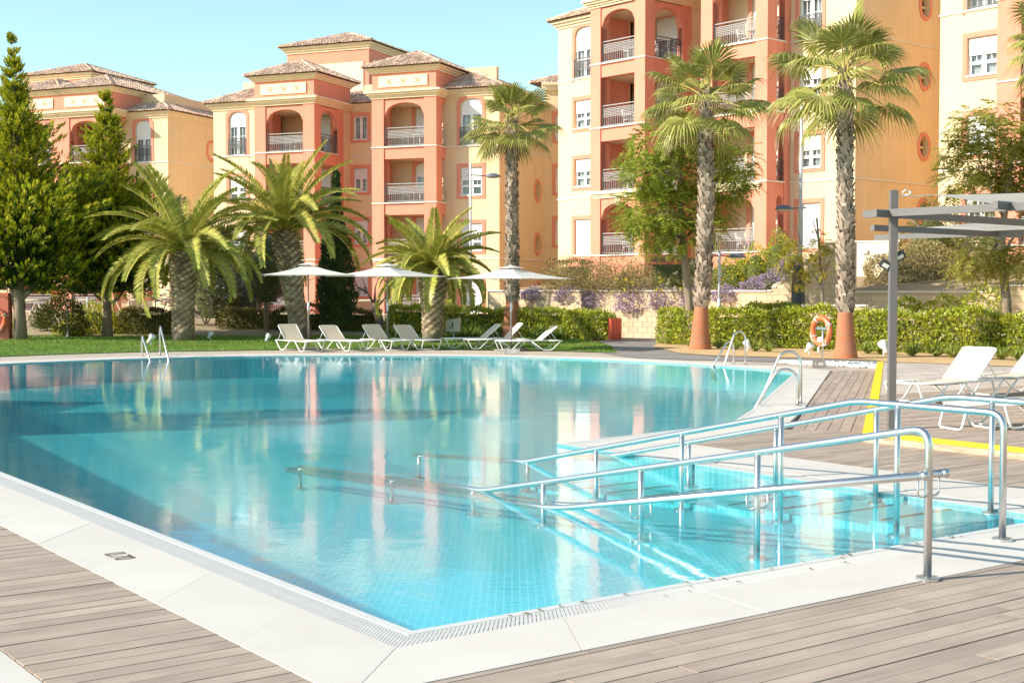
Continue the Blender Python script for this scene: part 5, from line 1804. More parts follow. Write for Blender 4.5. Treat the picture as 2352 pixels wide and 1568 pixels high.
fan_palm('fan palm standing outside the right picture edge, only its drooping fronds in view', b, [(0, .32, 0), (.4, .24, 0), (3, .18, 0), (8.5, .15, 0)], 1.9, 34, 24, 1.2)

p_ = bpy.data.objects['fan_palm.002'] if 'fan_palm.002' in bpy.data.objects else None
if p_: dup(p_, (-17.0, 20.6, 0), 1.1, 'added fan palm beyond the left picture edge whose shade crosses the pool')  # added out of view so that its shade falls on the pool
LM['feather2'] = leafmat('olive_silky_oak_leaf', (0.33, 0.35, 0.06), (0.55, 0.50, 0.12), .4, .025, .45, .5)
# ------------------------------------------------------------------ hedges, bushes, shrubs
def scatter_box(L, D, H, n, bulge=.08):
    """points and outward directions on the front, top, back and ends of a hedge"""
    A = np.array([L * H, L * D, L * H * .5, D * H, D * H]); A = A / A.sum()
    k = RNG.choice(5, size=n, p=A)
    u, v = RNG.random(n), RNG.random(n)
    P = np.zeros((n, 3)); N = np.zeros((n, 3))
    f = k == 0; P[f] = np.stack([u[f] * L, np.zeros(f.sum()), v[f] * H], 1); N[f] = (0, -1, .2)
    f = k == 1; P[f] = np.stack([u[f] * L, v[f] * D, np.full(f.sum(), H)], 1); N[f] = (0, 0, 1)
    f = k == 2; P[f] = np.stack([u[f] * L, np.full(f.sum(), D), v[f] * H], 1); N[f] = (0, 1, .2)
    f = k == 3; P[f] = np.stack([np.zeros(f.sum()), u[f] * D, v[f] * H], 1); N[f] = (-1, 0, .2)
    f = k == 4; P[f] = np.stack([np.full(f.sum(), L), u[f] * D, v[f] * H], 1); N[f] = (1, 0, .2)
    w = (np.sin(P[:, 0] * 2.3) + np.sin(P[:, 0] * 5.1 + 1) * .6 + np.sin(P[:, 2] * 4 + P[:, 0]) * .6) * bulge
    P += N * (w + RNG.normal(scale=.045, size=n))[:, None]
    return P, N
def flower_heads(P, N, m, name, parent, r=.05, per=9, W=.035):
    n = len(P)
    q = np.repeat(P, per, 0) + RNG.normal(scale=r, size=(n * per, 3)) * np.array([1, 1, .7])
    d = rdir(n * per, .6)
    V, F = kites(q, d, rdir(n * per), RNG.uniform(.03, .055, n * per), W)
    return leaves(name, V, F, m, parent, kind='stuff')
def hedge(label, a, b, D, z0, z1, m, dens=620, leaf=(.08, .14), wid=.056, flowers=None, nfl=0, name='hedge', bulge=.08, cat='hedge', group=None, core=None):
    a, b = Vector(a), Vector(b)
    d = Vector((b.x - a.x, b.y - a.y, 0)); L = d.length
    root = thing(name, label, cat, (a.x, a.y, z0), math.atan2(d.y, d.x), group)
    H = z1 - z0
    n = int((L * H * 1.5 + L * D + 2 * D * H) * dens)
    P, N = scatter_box(L, D, H, n, bulge)
    Dr = N * .9 + RNG.normal(scale=.75, size=(n, 3)); Dr[:, 2] += .35
    V, F = kites(P - N * .06, Dr, rdir(n), RNG.uniform(leaf[0], leaf[1], n), wid * RNG.uniform(.8, 1.2, n), .15)
    leaves('foliage', V, F, m, root, kind='stuff')
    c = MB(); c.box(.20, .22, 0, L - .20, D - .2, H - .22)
    c.build('light_blocking_core', core or LM['darkcore'], root)  # solid dark box added inside the leaves to block light
    if flowers:
        P, N = scatter_box(L, D, H, nfl, bulge)
        flower_heads(P + N * .06, N, flowers, 'flowers', root)
    return root
LM['darkcore'] = mat('light_blocking_core', (0.10, 0.11, 0.03), .95, .3, 12)
LM['browncore'] = mat('brown_light_blocking_core', (0.13, 0.10, 0.045), .95, .3, 12)
def bush(label, c, r, m, n0, leaf=(.05, .09), wid=.04, name='bush', flowers=None, nfl=0, fl_r=.04, fper=7, cat='bush', group=None, core=None, up=.35, loose=.10, lobes=5, fwid=.035):
    """rounded shrub: c is the point on the ground, r the three radii"""
    c = Vector(c); n = int(n0 * (1.9 if core is not False else 1.5))
    root = thing(name, label, cat, c, 0, group)
    r = np.array(r, float)
    def surf(k):
        d = rdir(k, .25); d[:, 2] = np.abs(d[:, 2]) * np.where(RNG.random(k) < .8, 1, -.3)
        s = 1 + .13 * np.sin(d[:, 0] * lobes + 1.3) * np.sin(d[:, 1] * lobes + .7) + .10 * np.sin(d[:, 2] * lobes * 1.7 + d[:, 0] * 3)
        return d * r * s[:, None] * (1 - loose * np.abs(RNG.normal(size=k)))[:, None] + np.array([0, 0, r[2] * .25]), d
    P, N = surf(n)
    P[:, 2] = np.maximum(P[:, 2], .02)
    D = N * .8 + RNG.normal(scale=.7, size=(n, 3)); D[:, 2] += up
    V, F = kites(P, D, rdir(n), RNG.uniform(leaf[0], leaf[1], n), wid * RNG.uniform(.8, 1.2, n), .15)
    leaves('foliage', V, F, m, root, kind='stuff')
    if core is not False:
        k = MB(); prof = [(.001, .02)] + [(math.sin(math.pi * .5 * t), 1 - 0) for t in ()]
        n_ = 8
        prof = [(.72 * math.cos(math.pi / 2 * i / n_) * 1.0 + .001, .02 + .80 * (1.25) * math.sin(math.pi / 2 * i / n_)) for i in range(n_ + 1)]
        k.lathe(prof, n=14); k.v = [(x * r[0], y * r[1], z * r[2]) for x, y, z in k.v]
        k.build('light_blocking_core', core or LM['darkcore'], root)  # solid dark core added under the leaves to block light
    if flowers:
        P, N = surf(nfl); P[:, 2] = np.maximum(P[:, 2], .04)
        flower_heads(P + N * .05, N, flowers, 'flowers', root, fl_r, fper, fwid)
    return root
def gz(px, py, Y):
    p = AT(px, py, Y); return p
# bright clipped hedges with cream flower heads behind the planting bed
def hseg(label, px0, px1, Y0, Y1, ztop, D=.8, zb=0.0, m='hedge', **k):
    a, b = AT(px0, 700, Y0), AT(px1, 700, Y1)
    return hedge(label, (a.x, a.y, 0), (b.x, b.y, 0), D, zb, ztop, LM[m], **k)
G1 = 'clipped hedges behind the planting bed'
hseg('bright clipped hedge left of the orange-footed palm, by the path opening', 1512, 1592, 44.5, 42.8, 1.12, flowers=LM['cflower'], nfl=26, group=G1)
hseg('bright clipped hedge between the two orange-footed fan palms, behind the life ring', 1622, 1925, 42.3, 39.6, 1.15, flowers=LM['cflower'], nfl=75, group=G1)
hseg('bright clipped hedge behind the pergola post and the right sun lounger', 1950, 2400, 39.2, 35.3, 1.14, flowers=LM['cflower'], nfl=110, group=G1)
hseg('paler hedge strip behind the flowering hedge, left of the black lamp column', 1712, 1845, 44.6, 43.9, 1.27, D=.7, group=G1)
G2 = 'clipped hedges behind the loungers'
hseg('yellow-green hedge between the short date palm and the slim fan palm', 1012, 1165, 50.6, 50.2, 1.10, flowers=LM['cflower'], nfl=40, group=G2)
hseg('yellow-green hedge right of the slim fan palm, ending at the path', 1190, 1296, 49.8, 49.0, 1.06, flowers=LM['cflower'], nfl=25, group=G2)
hseg('bushier hedge end beside the red slatted bin', 1298, 1398, 48.7, 47.6, .98, flowers=LM['cflower'], nfl=26, group=G2, bulge=.14)
hseg('dark green hedge left of the short date palm, in front of the bare olive', 740, 868, 54.0, 53.6, 1.0, m='darkhedge', leaf=(.06, .10), group=G2)
hseg('yellowish hedge stretch between the bare olive and the short date palm', 890, 985, 53.0, 52.4, 1.12, group=G2, bulge=.14, flowers=LM['yflower'], nfl=25)
hseg('dark reddish hedge behind the leaning date palm', 505, 742, 55.0, 54.4, 1.0, m='darkhedge', leaf=(.06, .10), group=G2, bulge=.12)
hseg('dark loose hedge between the single-trunk conifer and the thick date palm', 278, 398, 52.6, 52.2, 1.02, m='darkhedge', leaf=(.06, .11), group=G2, bulge=.14)
# left-hand shrubs
bush('dark large-leaved shrub in front of the timber fence at the far left', AT(140, 772, 50.5) * Vector((1, 1, 0)) if False else (AT(140, 772, 50.5).x, 50.5, .25), (1.05, .5, .95), LM['darkhedge'], 1500, (.10, .17), .06, loose=.2, core=False)
bush('bush covered in yellow flowers between the two conifer trunks', (AT(212, 772, 53).x, 53, 0), (1.15, .6, .95), LM['hedge'], 1700, flowers=LM['yflower'], nfl=420, fl_r=.02, fper=4, fwid=.06, cat='flowering bush')
bush('low bush of yellow flowers in front of the fence at the left', (AT(165, 775, 51.5).x, 51.5, 0), (.75, .5, .48), LM['hedge'], 800, flowers=LM['yflower'], nfl=220, fl_r=.02, fper=4, fwid=.06, cat='flowering bush')
bush('yellow flowering bush right of the single conifer trunk', (AT(290, 775, 53.2).x, 53.2, 0), (.7, .5, .75), LM['hedge'], 800, flowers=LM['yflower'], nfl=170, fl_r=.02, fper=4, fwid=.06, cat='flowering bush')
bush('small grey-green mound beside the forked trunk', (AT(100, 760, 54).x, 54, .25), (.55, .5, .55), LM['olive'], 500)
bush('low red geranium clump at the foot of the forked conifer', (AT(38, 775, 50.5).x, 50.5, 0), (.35, .3, .45), LM['hedge'], 260, flowers=LM['red'], nfl=16, fl_r=.035, fper=9, fwid=.05, cat='flower clump', core=False)
bush('round clipped ball bush behind the short date palm', (AT(1031, 700, 58).x, 58, .3), (.55, .5, .80), LM['hedge'], 1700, (.03, .06), .03, loose=.03, lobes=2)
# terrace planting
def on_t(px, Y):
    p = AT(px, 700, Y); return Vector((p.x, p.y, slope_z(p)))
def zpx(py, Y): return ZAT(py, Y)
a, b = on_t(1252, 54.5), on_t(1338, 53.5)
hedge('red-tipped hedge on the terrace in front of the tall block', a, b, 1.0, min(a.z, b.z) - .1, zpx(600, 54), LM['redtip'], 260, (.07, .11), core=LM['browncore'])
a, b = on_t(1482, 52.5), on_t(1592, 51.5)
hedge('rounded grey-green hedge on the terrace beside the tree trunk', a, b, 1.2, min(a.z, b.z) - .1, zpx(594, 52), LM['olive'], 330, (.05, .08), .04)
for px, Y, w, h, lab in ((1300, 52, .95, 1.05, 'wispy bronze shrub in front of the red-tipped hedge'), (1362, 51, .9, 1.0, 'wispy bronze shrub under the left tower of the tall block'),
                         (1415, 50.3, 1.0, 1.15, 'taller wispy bronze shrub below the ground floor balcony'), (1460, 50, .7, .9, 'wispy bronze shrub at the foot of the coral pillar')):
    p = on_t(px, Y)
    bush(lab, p, (w * 1.15, .8, h), LM['brown'], 2600, (.05, .10), .028, core=False, loose=.35, up=.8, group='wispy bronze shrubs on the terrace')
p = on_t(1560, 50)
bush('olive-toned shrub right of the grey-green hedge', on_t(1618, 50), (.8, .6, 1.25), LM['olive'], 900, (.05, .09), .03, core=False, loose=.25)
# yellow-flowered bush on the slope (long, rising to the right)
for i, (px, Y, w, h) in enumerate(((1680, 50.2, .75, .95), (1735, 50.0, .75, 1.25), (1785, 49.8, .7, 1.6))):
    bush(('low left mound of the yellow-flowered bank beside the stepped wall', 'middle mound of the yellow-flowered bank beside the stepped wall', 'highest mound of the yellow-flowered bank beside the stepped wall')[i],
         on_t(px, Y), (w, .8, h), LM['hedge'], 1700, (.04, .08), .03, flowers=LM['yflower'], nfl=(190, 120, 60)[i], fl_r=.02, fper=3, fwid=.055, cat='flowering bush', group='yellow-flowered bank on the terrace')
p = on_t(1798, 51.6)
bush('red-tipped bush at the corner of the coral tower, above the yellow flowers', p, (.75, .6, 1.5), LM['redtip'], 900, (.07, .11))
# purple flowers hanging over the wall
for i, (px, w, drop, lab) in enumerate(((1226, .55, .40, 'small purple trailing clump nearest the slim fan palm'), (1305, .55, .45, 'purple trailing clump on the wall below the red-tipped hedge'),
                          (1375, .75, .65, 'broad purple trailing clump in the middle of the wall'), (1470, .95, .85, 'largest purple trailing clump, hanging low over the wall'),
                          (1525, .55, .75, 'purple trailing clump just left of the feathery tree trunk'), (1600, .6, .7, 'purple trailing clump behind the fan palm with the orange foot'),
                          (1668, .55, .40, 'thin purple trailing clump right of the short lamp post'))):
    t = (px - 1120) / (1762 - 1120)
    p = WA.lerp(WB_, t); p = AT(px, 700, p.y - .12); p.z = 1.78 - drop
    bush(lab, p, (w, .35, drop * .95), LM['olive'], 500, (.04, .08), .025, flowers=LM['purple'], nfl=int(620 * w), fl_r=.035, fper=5, fwid=.045, core=False, loose=.25, cat='trailing flowers', group='purple flowers trailing over the retaining wall', name='trailing_flowers')
for i, (px, Y, w, h) in enumerate(((1738, 48.3, .6, .35), (1772, 48.0, .55, .55), (1808, 47.6, .5, .95))):
    bush(('lowest purple mat at the foot of the steps in the wall', 'purple mat half-way up the stepped wall', 'upper purple mat beside the top of the stepped wall')[i], on_t(px, Y), (w, .5, h), LM['olive'], 500, (.04, .08), .025,
         flowers=LM['purple'], nfl=330, fl_r=.035, fper=5, fwid=.045, cat='flower mat', group='purple flowers up the stepped wall', name='flower_mat')
# roses
for i, (px, Y, c) in enumerate(((1432, 48.6, 'yflower'), (1512, 48.4, 'yflower'), (1545, 48.3, 'cflower'), (1582, 48.2, 'yflower'), (1640, 48.0, 'red'))):
    bush(('rose bush with two yellow blooms below the coral pillar', 'rose bush with yellow blooms in front of the grey-green hedge', 'rose bush with pale blooms left of the tree trunk', 'yellow rose bush right behind the tree trunk', 'small red rose bush left of the yellow bank')[i],
         on_t(px, Y), (.3, .25, .55), LM['darkhedge'], 170, (.05, .08), .04, flowers=LM[c], nfl=6, fl_r=.03, fper=12, fwid=.06, core=False, loose=.3, cat='rose bush', group='roses on the terrace', name='rose_bush')
# right-hand shrubs
p = AT(2105, 660, 47.5); p.z = 1.55
bush('broad bronze shrub mass behind the pergola post', p, (2.15, 1.1, 1.45), LM['brown'], 5200, (.05, .10), .04, core=LM['browncore'], lobes=4, loose=.08)
p = AT(2260, 660, 46.2); p.z = 1.55
bush('bronze shrub at the right behind the feathery tree trunk', p, (1.3, .9, 1.25), LM['brown'], 1800, (.05, .10), .04, core=LM['browncore'])
p = AT(2140, 600, 51.2); p.z = 2.4
bush('rounded dark green hedge bank between the pergola beams', p, (1.4, .9, 2.05), LM['darkhedge'], 2800, (.05, .09), .045)
p = AT(2300, 600, 50.0); p.z = 2.4
bush('green-brown hedge bank at the right behind the shade sail', p, (1.5, .9, 1.8), LM['olive'], 2000, (.05, .09), .045)
# ivy on the low wall
for i, (px, w) in enumerate(((2080, .55), (2170, .7), (2260, .75))):
    p = AT(px, 712, 42.8 - i * .9); p.z = .95
    bush(('ivy patch on the low wall right of the pergola post', 'ivy patch on the low wall in the middle', 'ivy patch climbing the low wall beside the feathery tree')[i], p, (w, .3, (.45, .5, .75)[i]), LM['hedge'], 450, (.07, .12), .07, core=False, cat='ivy', group='ivy on the low wall', name='ivy')

# ------------------------------------------------------------------ feathery silky oaks and the yellow sapling
def fern_leaf(L=.32, n=7, seed=0):
    rng = np.random.default_rng(seed)
    f = np.linspace(.2, 1, n)
    P = np.stack([f * L, np.zeros(n), -.25 * L * f ** 2], 1)
    P2 = np.concatenate([P, P]); sg = np.concatenate([np.ones(n), -np.ones(n)])
    D = np.stack([np.full(2 * n, .7), sg * 1.0, np.full(2 * n, -.15)], 1) + rng.normal(scale=.12, size=(2 * n, 3))
    l = L * .42 * np.concatenate([1.1 - f * .6] * 2)
    return kites(P2, D, np.tile(np.array([[0, 0, 1.0]]), (2 * n, 1)) * .2 + np.array([1, 0, 0]), l, L * .11)
def scatter_shape(V, F, P, Z, yaw, pitch, sc):
    """copies of a small leaf shape baked into one mesh"""
    n = len(P); k = len(V)
    cy, sy, cp, sp = np.cos(yaw), np.sin(yaw), np.cos(pitch), np.sin(pitch)
    x = V[None, :, 0] * sc[:, None]; y = V[None, :, 1] * sc[:, None]; z = V[None, :, 2] * sc[:, None]
    x2 = x * cp[:, None] - z * sp[:, None]; z2 = x * sp[:, None] + z * cp[:, None]
    X = x2 * cy[:, None] - y * sy[:, None] + P[:, None, 0]
    Y = x2 * sy[:, None] + y * cy[:, None] + P[:, None, 1]
    Zz = z2 + P[:, None, 2]
    VV = np.stack([X, Y, Zz], 2).reshape(-1, 3)
    FF = (F[None] + (np.arange(n) * k)[:, None, None]).reshape(-1, 4)
    return VV, FF
def clump_tree(name, label, base, trunk, limbs, clumps, m, per, leafL, seed, cat='tree', bark='bark', group=None, tr=(.12, .06), droop=-.3):
    """trunk: points; limbs: polylines; clumps: (x, y, z, radius, share) relative to the base"""
    rng = np.random.default_rng(seed)
    root = thing(name, label, cat, base, 0, group)
    n = len(trunk)
    MB().tube([Vector(p) for p in trunk], [tr[0] + (tr[1] - tr[0]) * i / (n - 1) for i in range(n)], 10).build('trunk', LM[bark], root, smooth=True)
    for l in limbs:
        k = len(l)
        MB().tube([Vector(p) for p in l], [tr[1] * (.85 - .7 * i / (k - 1)) for i in range(k)], 6).build('limb', LM[bark], root, smooth=True)
    Ps, yw, pt = [], [], []
    for (x, y, z, r, sh) in clumps:
        k = int(per * sh)
        d = rng.normal(size=(k, 3)); d /= np.linalg.norm(d, axis=1, keepdims=True)
        rr = r * (.35 + .65 * rng.random(k) ** .5)
        Ps.append(np.array([x, y, z]) + d * rr[:, None] * np.array([1, 1, .8]))
        yw.append(np.arctan2(d[:, 1], d[:, 0]) + rng.normal(scale=.7, size=k)); pt.append(droop + d[:, 2] * .6 + rng.normal(scale=.3, size=k))
    P = np.concatenate(Ps); k = len(P)
    V, F = fern_leaf(leafL, 7, seed)
    V, F = scatter_shape(V, F, P, None, np.concatenate(yw), np.concatenate(pt), rng.uniform(.7, 1.25, k))
    leaves('crown', V, F, m, root)
    return root
Y0 = 43.2
b = AT(1590, 795, Y0); b.z = 0
def rel(px, py, dy=0.0):
    p = AT(px, py, Y0 + dy); return (p.x - b.x, p.y - b.y, p.z - b.z)
rngc = random.Random(4)
cl = []
for px, py, r, s in ((1500, 330, .65, .9), (1560, 310, .7, 1), (1640, 330, .7, 1), (1690, 370, .6, .7), (1480, 400, .6, 1), (1540, 400, .75, 1.2), (1600, 400, .7, 1), (1665, 420, .6, .8),
                     (1470, 470, .6, .9), (1525, 480, .7, 1.1), (1590, 480, .6, .8), (1500, 535, .55, .8), (1555, 540, .5, .6), (1455, 505, .35, .4), (1620, 530, .45, .5), (1450, 360, .35, .35), (1700, 410, .4, .45), (1590, 270, .5, .5), (1645, 480, .5, .5)):
    x, y, z = rel(px, py, rngc.uniform(-.9, .9)); cl.append((x, y, z, r, s))
clump_tree('silky_oak', 'feathery bright green tree with a bare leaning trunk, before the tall block', b,
           [(.12, 0, -.1), rel(1583, 700), rel(1573, 600), rel(1567, 520), rel(1562, 460), rel(1560, 380), rel(1575, 300)],
           [(rel(1570, 560), rel(1540, 520, .3), rel(1500, 430, .4)), (rel(1566, 520), rel(1610, 460), rel(1660, 400)), (rel(1562, 460), rel(1520, 400, -.4), rel(1480, 370, -.5)), (rel(1575, 545), rel(1600, 520, -.3), rel(1625, 500, -.5))],
           cl, LM['feather'], 155, .50, 31, tr=(.15, .06), group='feathery silky oaks')
Y0 = 37.5
b = AT(2318, 720, Y0); b.z = .0
cl = []
for px, py, r, s in ((2240, 300, .5, .7), (2300, 320, .6, .8), (2350, 300, .6, .9), (2190, 340, .35, .45), (2250, 370, .55, .9), (2320, 390, .6, 1), (2200, 410, .4, .5), (2270, 430, .5, .8), (2360, 420, .6, 1), (2400, 350, .7, 1), (2240, 570, .45, .6), (2290, 590, .35, .4), (2345, 590, .5, .7), (2215, 610, .3, .4), (2380, 560, .6, .8), (2225, 270, .3, .3), (2420, 460, .7, .9), (2290, 250, .3, .3)):
    x, y, z = rel(px, py, rngc.uniform(-.8, .8)); cl.append((x, y, z, r, s))
clump_tree('silky_oak', 'feathery tree at the right edge, seen above and below the shade sail', b,
           [(0.0, 0, 0), rel(2312, 690), rel(2302, 610), rel(2300, 545), rel(2310, 470), rel(2320, 390), rel(2320, 320)],
           [(rel(2302, 590), rel(2330, 540), rel(2370, 500)), (rel(2300, 545), rel(2270, 590, .4), rel(2240, 580, .6)), (rel(2305, 500), rel(2270, 420), rel(2240, 340))],
           cl, LM['feather2'], 135, .48, 37, tr=(.14, .06), group='feathery silky oaks')
Y0 = 42.6
b = AT(1893, 712, Y0); b.z = 1.1
cl = []
for px, py, r, s in ((1820, 580, .35, .8), (1850, 610, .4, .9), (1835, 640, .3, .5), (1875, 575, .3, .5), (1905, 560, .3, .5), (1915, 590, .3, .5), (1870, 540, .2, .3), (1900, 620, .25, .3), (1800, 600, .25, .4)):
    x, y, z = rel(px, py, rngc.uniform(-.4, .4)); cl.append((x, y, z, r, s))
clump_tree('sapling', 'thin young tree with yellowing feathery leaves in front of the stepped wall', b,
           [(0, 0, 0), rel(1889, 680), rel(1886, 640), rel(1884, 600), rel(1880, 550), rel(1876, 500)],
           [(rel(1888, 655), rel(1860, 620), rel(1838, 560)), (rel(1886, 640), rel(1905, 600), rel(1922, 560)), (rel(1880, 550), rel(1868, 510), rel(1880, 470)), (rel(1838, 560), rel(1832, 530), rel(1828, 510))],
           cl, LM['yellowleaf'], 110, .26, 41, bark='twig', tr=(.055, .03))
# dark column cypress and blue-grey cedars
def needle_tree(name, label, base, prof, n, m, trunk_h, seed, up=1.2, L=(.12, .22), W=.06, tr=.12, ragged=.12):
    """prof: (height, radius)"""
    rng = np.random.default_rng(seed)
    root = thing(name, label, 'tree', base)
    zs = [p[0] for p in prof]; rs = [p[1] for p in prof]
    MB().tube([(0, 0, 0), (0, 0, trunk_h), (0, 0, zs[-1] * .9)], [tr, tr * .8, .02], 8).build('trunk', LM['bark'], root, smooth=True)
    zz = zs[0] + (zs[-1] - zs[0]) * rng.random(n); r = np.interp(zz, zs, rs)
    keep = rng.random(n) < (r / max(rs)) ** .7 + .05; zz, r = zz[keep], r[keep]; n = len(zz)
    az = rng.uniform(0, 2 * np.pi, n)
    lob = 1 + ragged * np.sin(az * 5 + np.floor(zz * 1.3) * 2.1) + ragged * np.sin(zz * 6 + az * 2)
    rr = r * lob * (1 - .35 * rng.random(n) ** 2)
    P = np.stack([np.cos(az) * rr, np.sin(az) * rr, zz], 1)
    D = np.stack([np.cos(az), np.sin(az), np.full(n, up)], 1) + rng.normal(scale=.35, size=(n, 3))
    V, F = kites(P, D, rdir(n), rng.uniform(L[0], L[1], n), W)
    link('crown', npmesh('crown', V, F), m, root)
    c = MB(); c.lathe([(max(.01, rad_ * .62), z) for z, rad_ in prof], n=12); c.build('light_blocking_core', LM['darkcore'], root)  # solid dark core added round the trunk to block light
    return root
Yc = 52
b = AT(773, 700, Yc); b.z = .2
needle_tree('cypress', 'dark narrow cypress between the leaning palm and the left parasol', b, [(.3, .5), (.9, .78), (1.6, .80), (3.0, .62), (4.0, .42), (5.0, .18), (5.4, .12), (6.3, .07)] if False else
            [(.2, .45), (.9, .68), (1.8, .68), (2.8, .56), (3.6, .42), (4.3, .22), (5.0, .10), (5.9, .08), (6.2, .02)], 9000, LM['cypress'], .4, 51, ragged=.08)
def cedar(label, base, prof, n, seed, trunk_h):
    return needle_tree('blue_cedar', label, base, prof, n, LM['cedar'], trunk_h, seed, up=.2, L=(.14, .28), W=.05, ragged=.30)
b = AT(612, 770, 54); b.z = 0
cedar('slim grey-blue conifer with a visible trunk, left of the leaning date palm', b, [(1.3, .35), (1.7, .85), (2.3, 1.15), (3.0, .95), (3.6, .5), (4.0, .1)], 3200, 53, 1.6)
b = AT(500, 740, 57); b.z = .2
cedar('wide blue-grey conifer behind the thick date palm', b, [(.4, 1.1), (1.2, 1.7), (2.2, 1.75), (3.0, 1.3), (3.8, .6), (4.3, .1)], 6500, 57, .6)
b = AT(560, 740, 58); b.z = .2
cedar('blue-grey conifer in the shade between two date palms', b, [(.4, .9), (1.2, 1.3), (2.0, 1.25), (2.8, .8), (3.4, .1)], 3500, 59, .6)
# bare olive
b = AT(872, 768, 53.5); b.z = 0
t = thing('pruned_olive_tree', 'hard-pruned olive stump with a few bare twigs between the left and middle parasols', 'tree', b)
MB().tube([(0.1, 0, 0), (.02, 0, .5), (-.12, 0, .95), (-.22, 0, 1.3)], [.20, .16, .17, .12], 9).build('trunk', LM['bark'], t, smooth=True)
for p in (((-.2, 0, 1.2), (-.5, .1, 1.7), (-.7, 0, 2.3)), ((-.1, 0, 1.1), (.25, 0, 1.5), (.3, .1, 2.1)), ((-.2, 0, 1.3), (-.15, -.2, 1.9), (.1, -.2, 2.5)), ((-.5, .1, 1.7), (-.9, .2, 1.9), (-1.1, .2, 2.4)), ((.25, 0, 1.5), (.6, 0, 1.7), (.75, 0, 2.0))):
    MB().tube(p, [.06, .03, .01], 6).build('branch', LM['twig'], t, smooth=True)
# strap-leaved tufts along the hedges
TUFT = None
def tuft(p, label, sc, group):
    global TUFT
    if TUFT is None:
        n = 60
        az = RNG.uniform(0, 2 * np.pi, n); el = RNG.uniform(.5, 1.45, n)
        D = np.stack([np.cos(az) * np.cos(el), np.sin(az) * np.cos(el), np.sin(el)], 1)
        L = RNG.uniform(.28, .48, n)
        V1, F1 = kites(np.zeros((n, 3)) + RNG.normal(scale=.04, size=(n, 3)) * np.array([1, 1, 0]), D, np.stack([-np.sin(az), np.cos(az), 0 * az], 1), L, .045)
        tip = D * L[:, None] * .8
        D2 = D.copy(); D2[:, 2] = -.35
        V2, F2 = kites(tip, D2, np.stack([-np.sin(az), np.cos(az), 0 * az], 1), L * .55, .034)
        V, F = cat_((V1, F1), (V2, F2))
        V[:, 2] = np.maximum(V[:, 2], .0)
        o = link('strap_leaf_plant', npmesh('strap_leaf_plant', V, F), LM['strap'])
        TUFT = tag(o, label, 'plant', group)
        o.location = p; o.scale = (sc, sc, sc)
        return o
    o = TUFT.copy(); COL.objects.link(o); o.location = p; o.scale = (sc, sc, sc); o.rotation_euler = (0, 0, random.uniform(0, 6)); o['label'] = label; o['group'] = group
    return o
ORD = 'first second third fourth fifth sixth seventh eighth ninth tenth eleventh twelfth thirteenth fourteenth fifteenth'.split()
gA = 'strap-leaved plants at the foot of the hedges'
for i, (px, py, sc) in enumerate(((1533, 790, .75), (1585, 795, .7), (1650, 800, .8), (1690, 803, .75), (1735, 806, .85), (1765, 808, .8), (1872, 806, .85), (1995, 812, 1.0), (2022, 814, .9), (2095, 818, 1.05), (2150, 819, 1.0), (2185, 821, 1.0), (2262, 824, 1.05), (2300, 826, 1.0), (2345, 829, 1.0))):
    p = G(px, py, .02); p.z = .02
    tuft(p, 'strap-leaved plant on the sandy bed, ' + ORD[i] + ' from the left', sc, gA)
for i, px in enumerate((1040, 1062, 1085, 1105, 1128, 1240, 1262, 1285, 1318, 905, 925)):
    p = AT(px, 760, 49.7 if px < 1180 else 48.6); p.z = .02
    tuft(p, 'strap-leaved plant at the lawn edge behind the loungers, ' + ORD[i] + ' counted from the short date palm', random.uniform(1.1, 1.5), gA)
# lawn blades
pl = [Vector((p.x, p.y)) for p in lawn_front + lawn_back]
xs = [p.x for p in pl]; ys = [p.y for p in pl]
def inside(P):
    x, y = P[:, 0], P[:, 1]; c = np.zeros(len(P), bool); j = len(pl) - 1
    for i in range(len(pl)):
        a, b_ = pl[i], pl[j]
        m_ = ((a.y > y) != (b_.y > y)) & (x < (b_.x - a.x) * (y - a.y) / (b_.y - a.y + 1e-9) + a.x)
        c ^= m_; j = i
    return c
n = 190000
P = np.stack([RNG.uniform(-24, 5, n), RNG.uniform(min(ys), max(ys), n), np.full(n, .012)], 1)
P = P[inside(P)]; n = len(P)
D = rdir(n, 1.6); D[:, 2] = np.abs(D[:, 2])
hh = RNG.uniform(.03, .075, n) * (1 + .5 * np.sin(P[:, 0] * 1.1) * np.sin(P[:, 1] * 1.7))
V, F = kites(P, D, rdir(n), hh, .016)
o = leaves('grass', V, F, LM['grass'], kind='stuff')
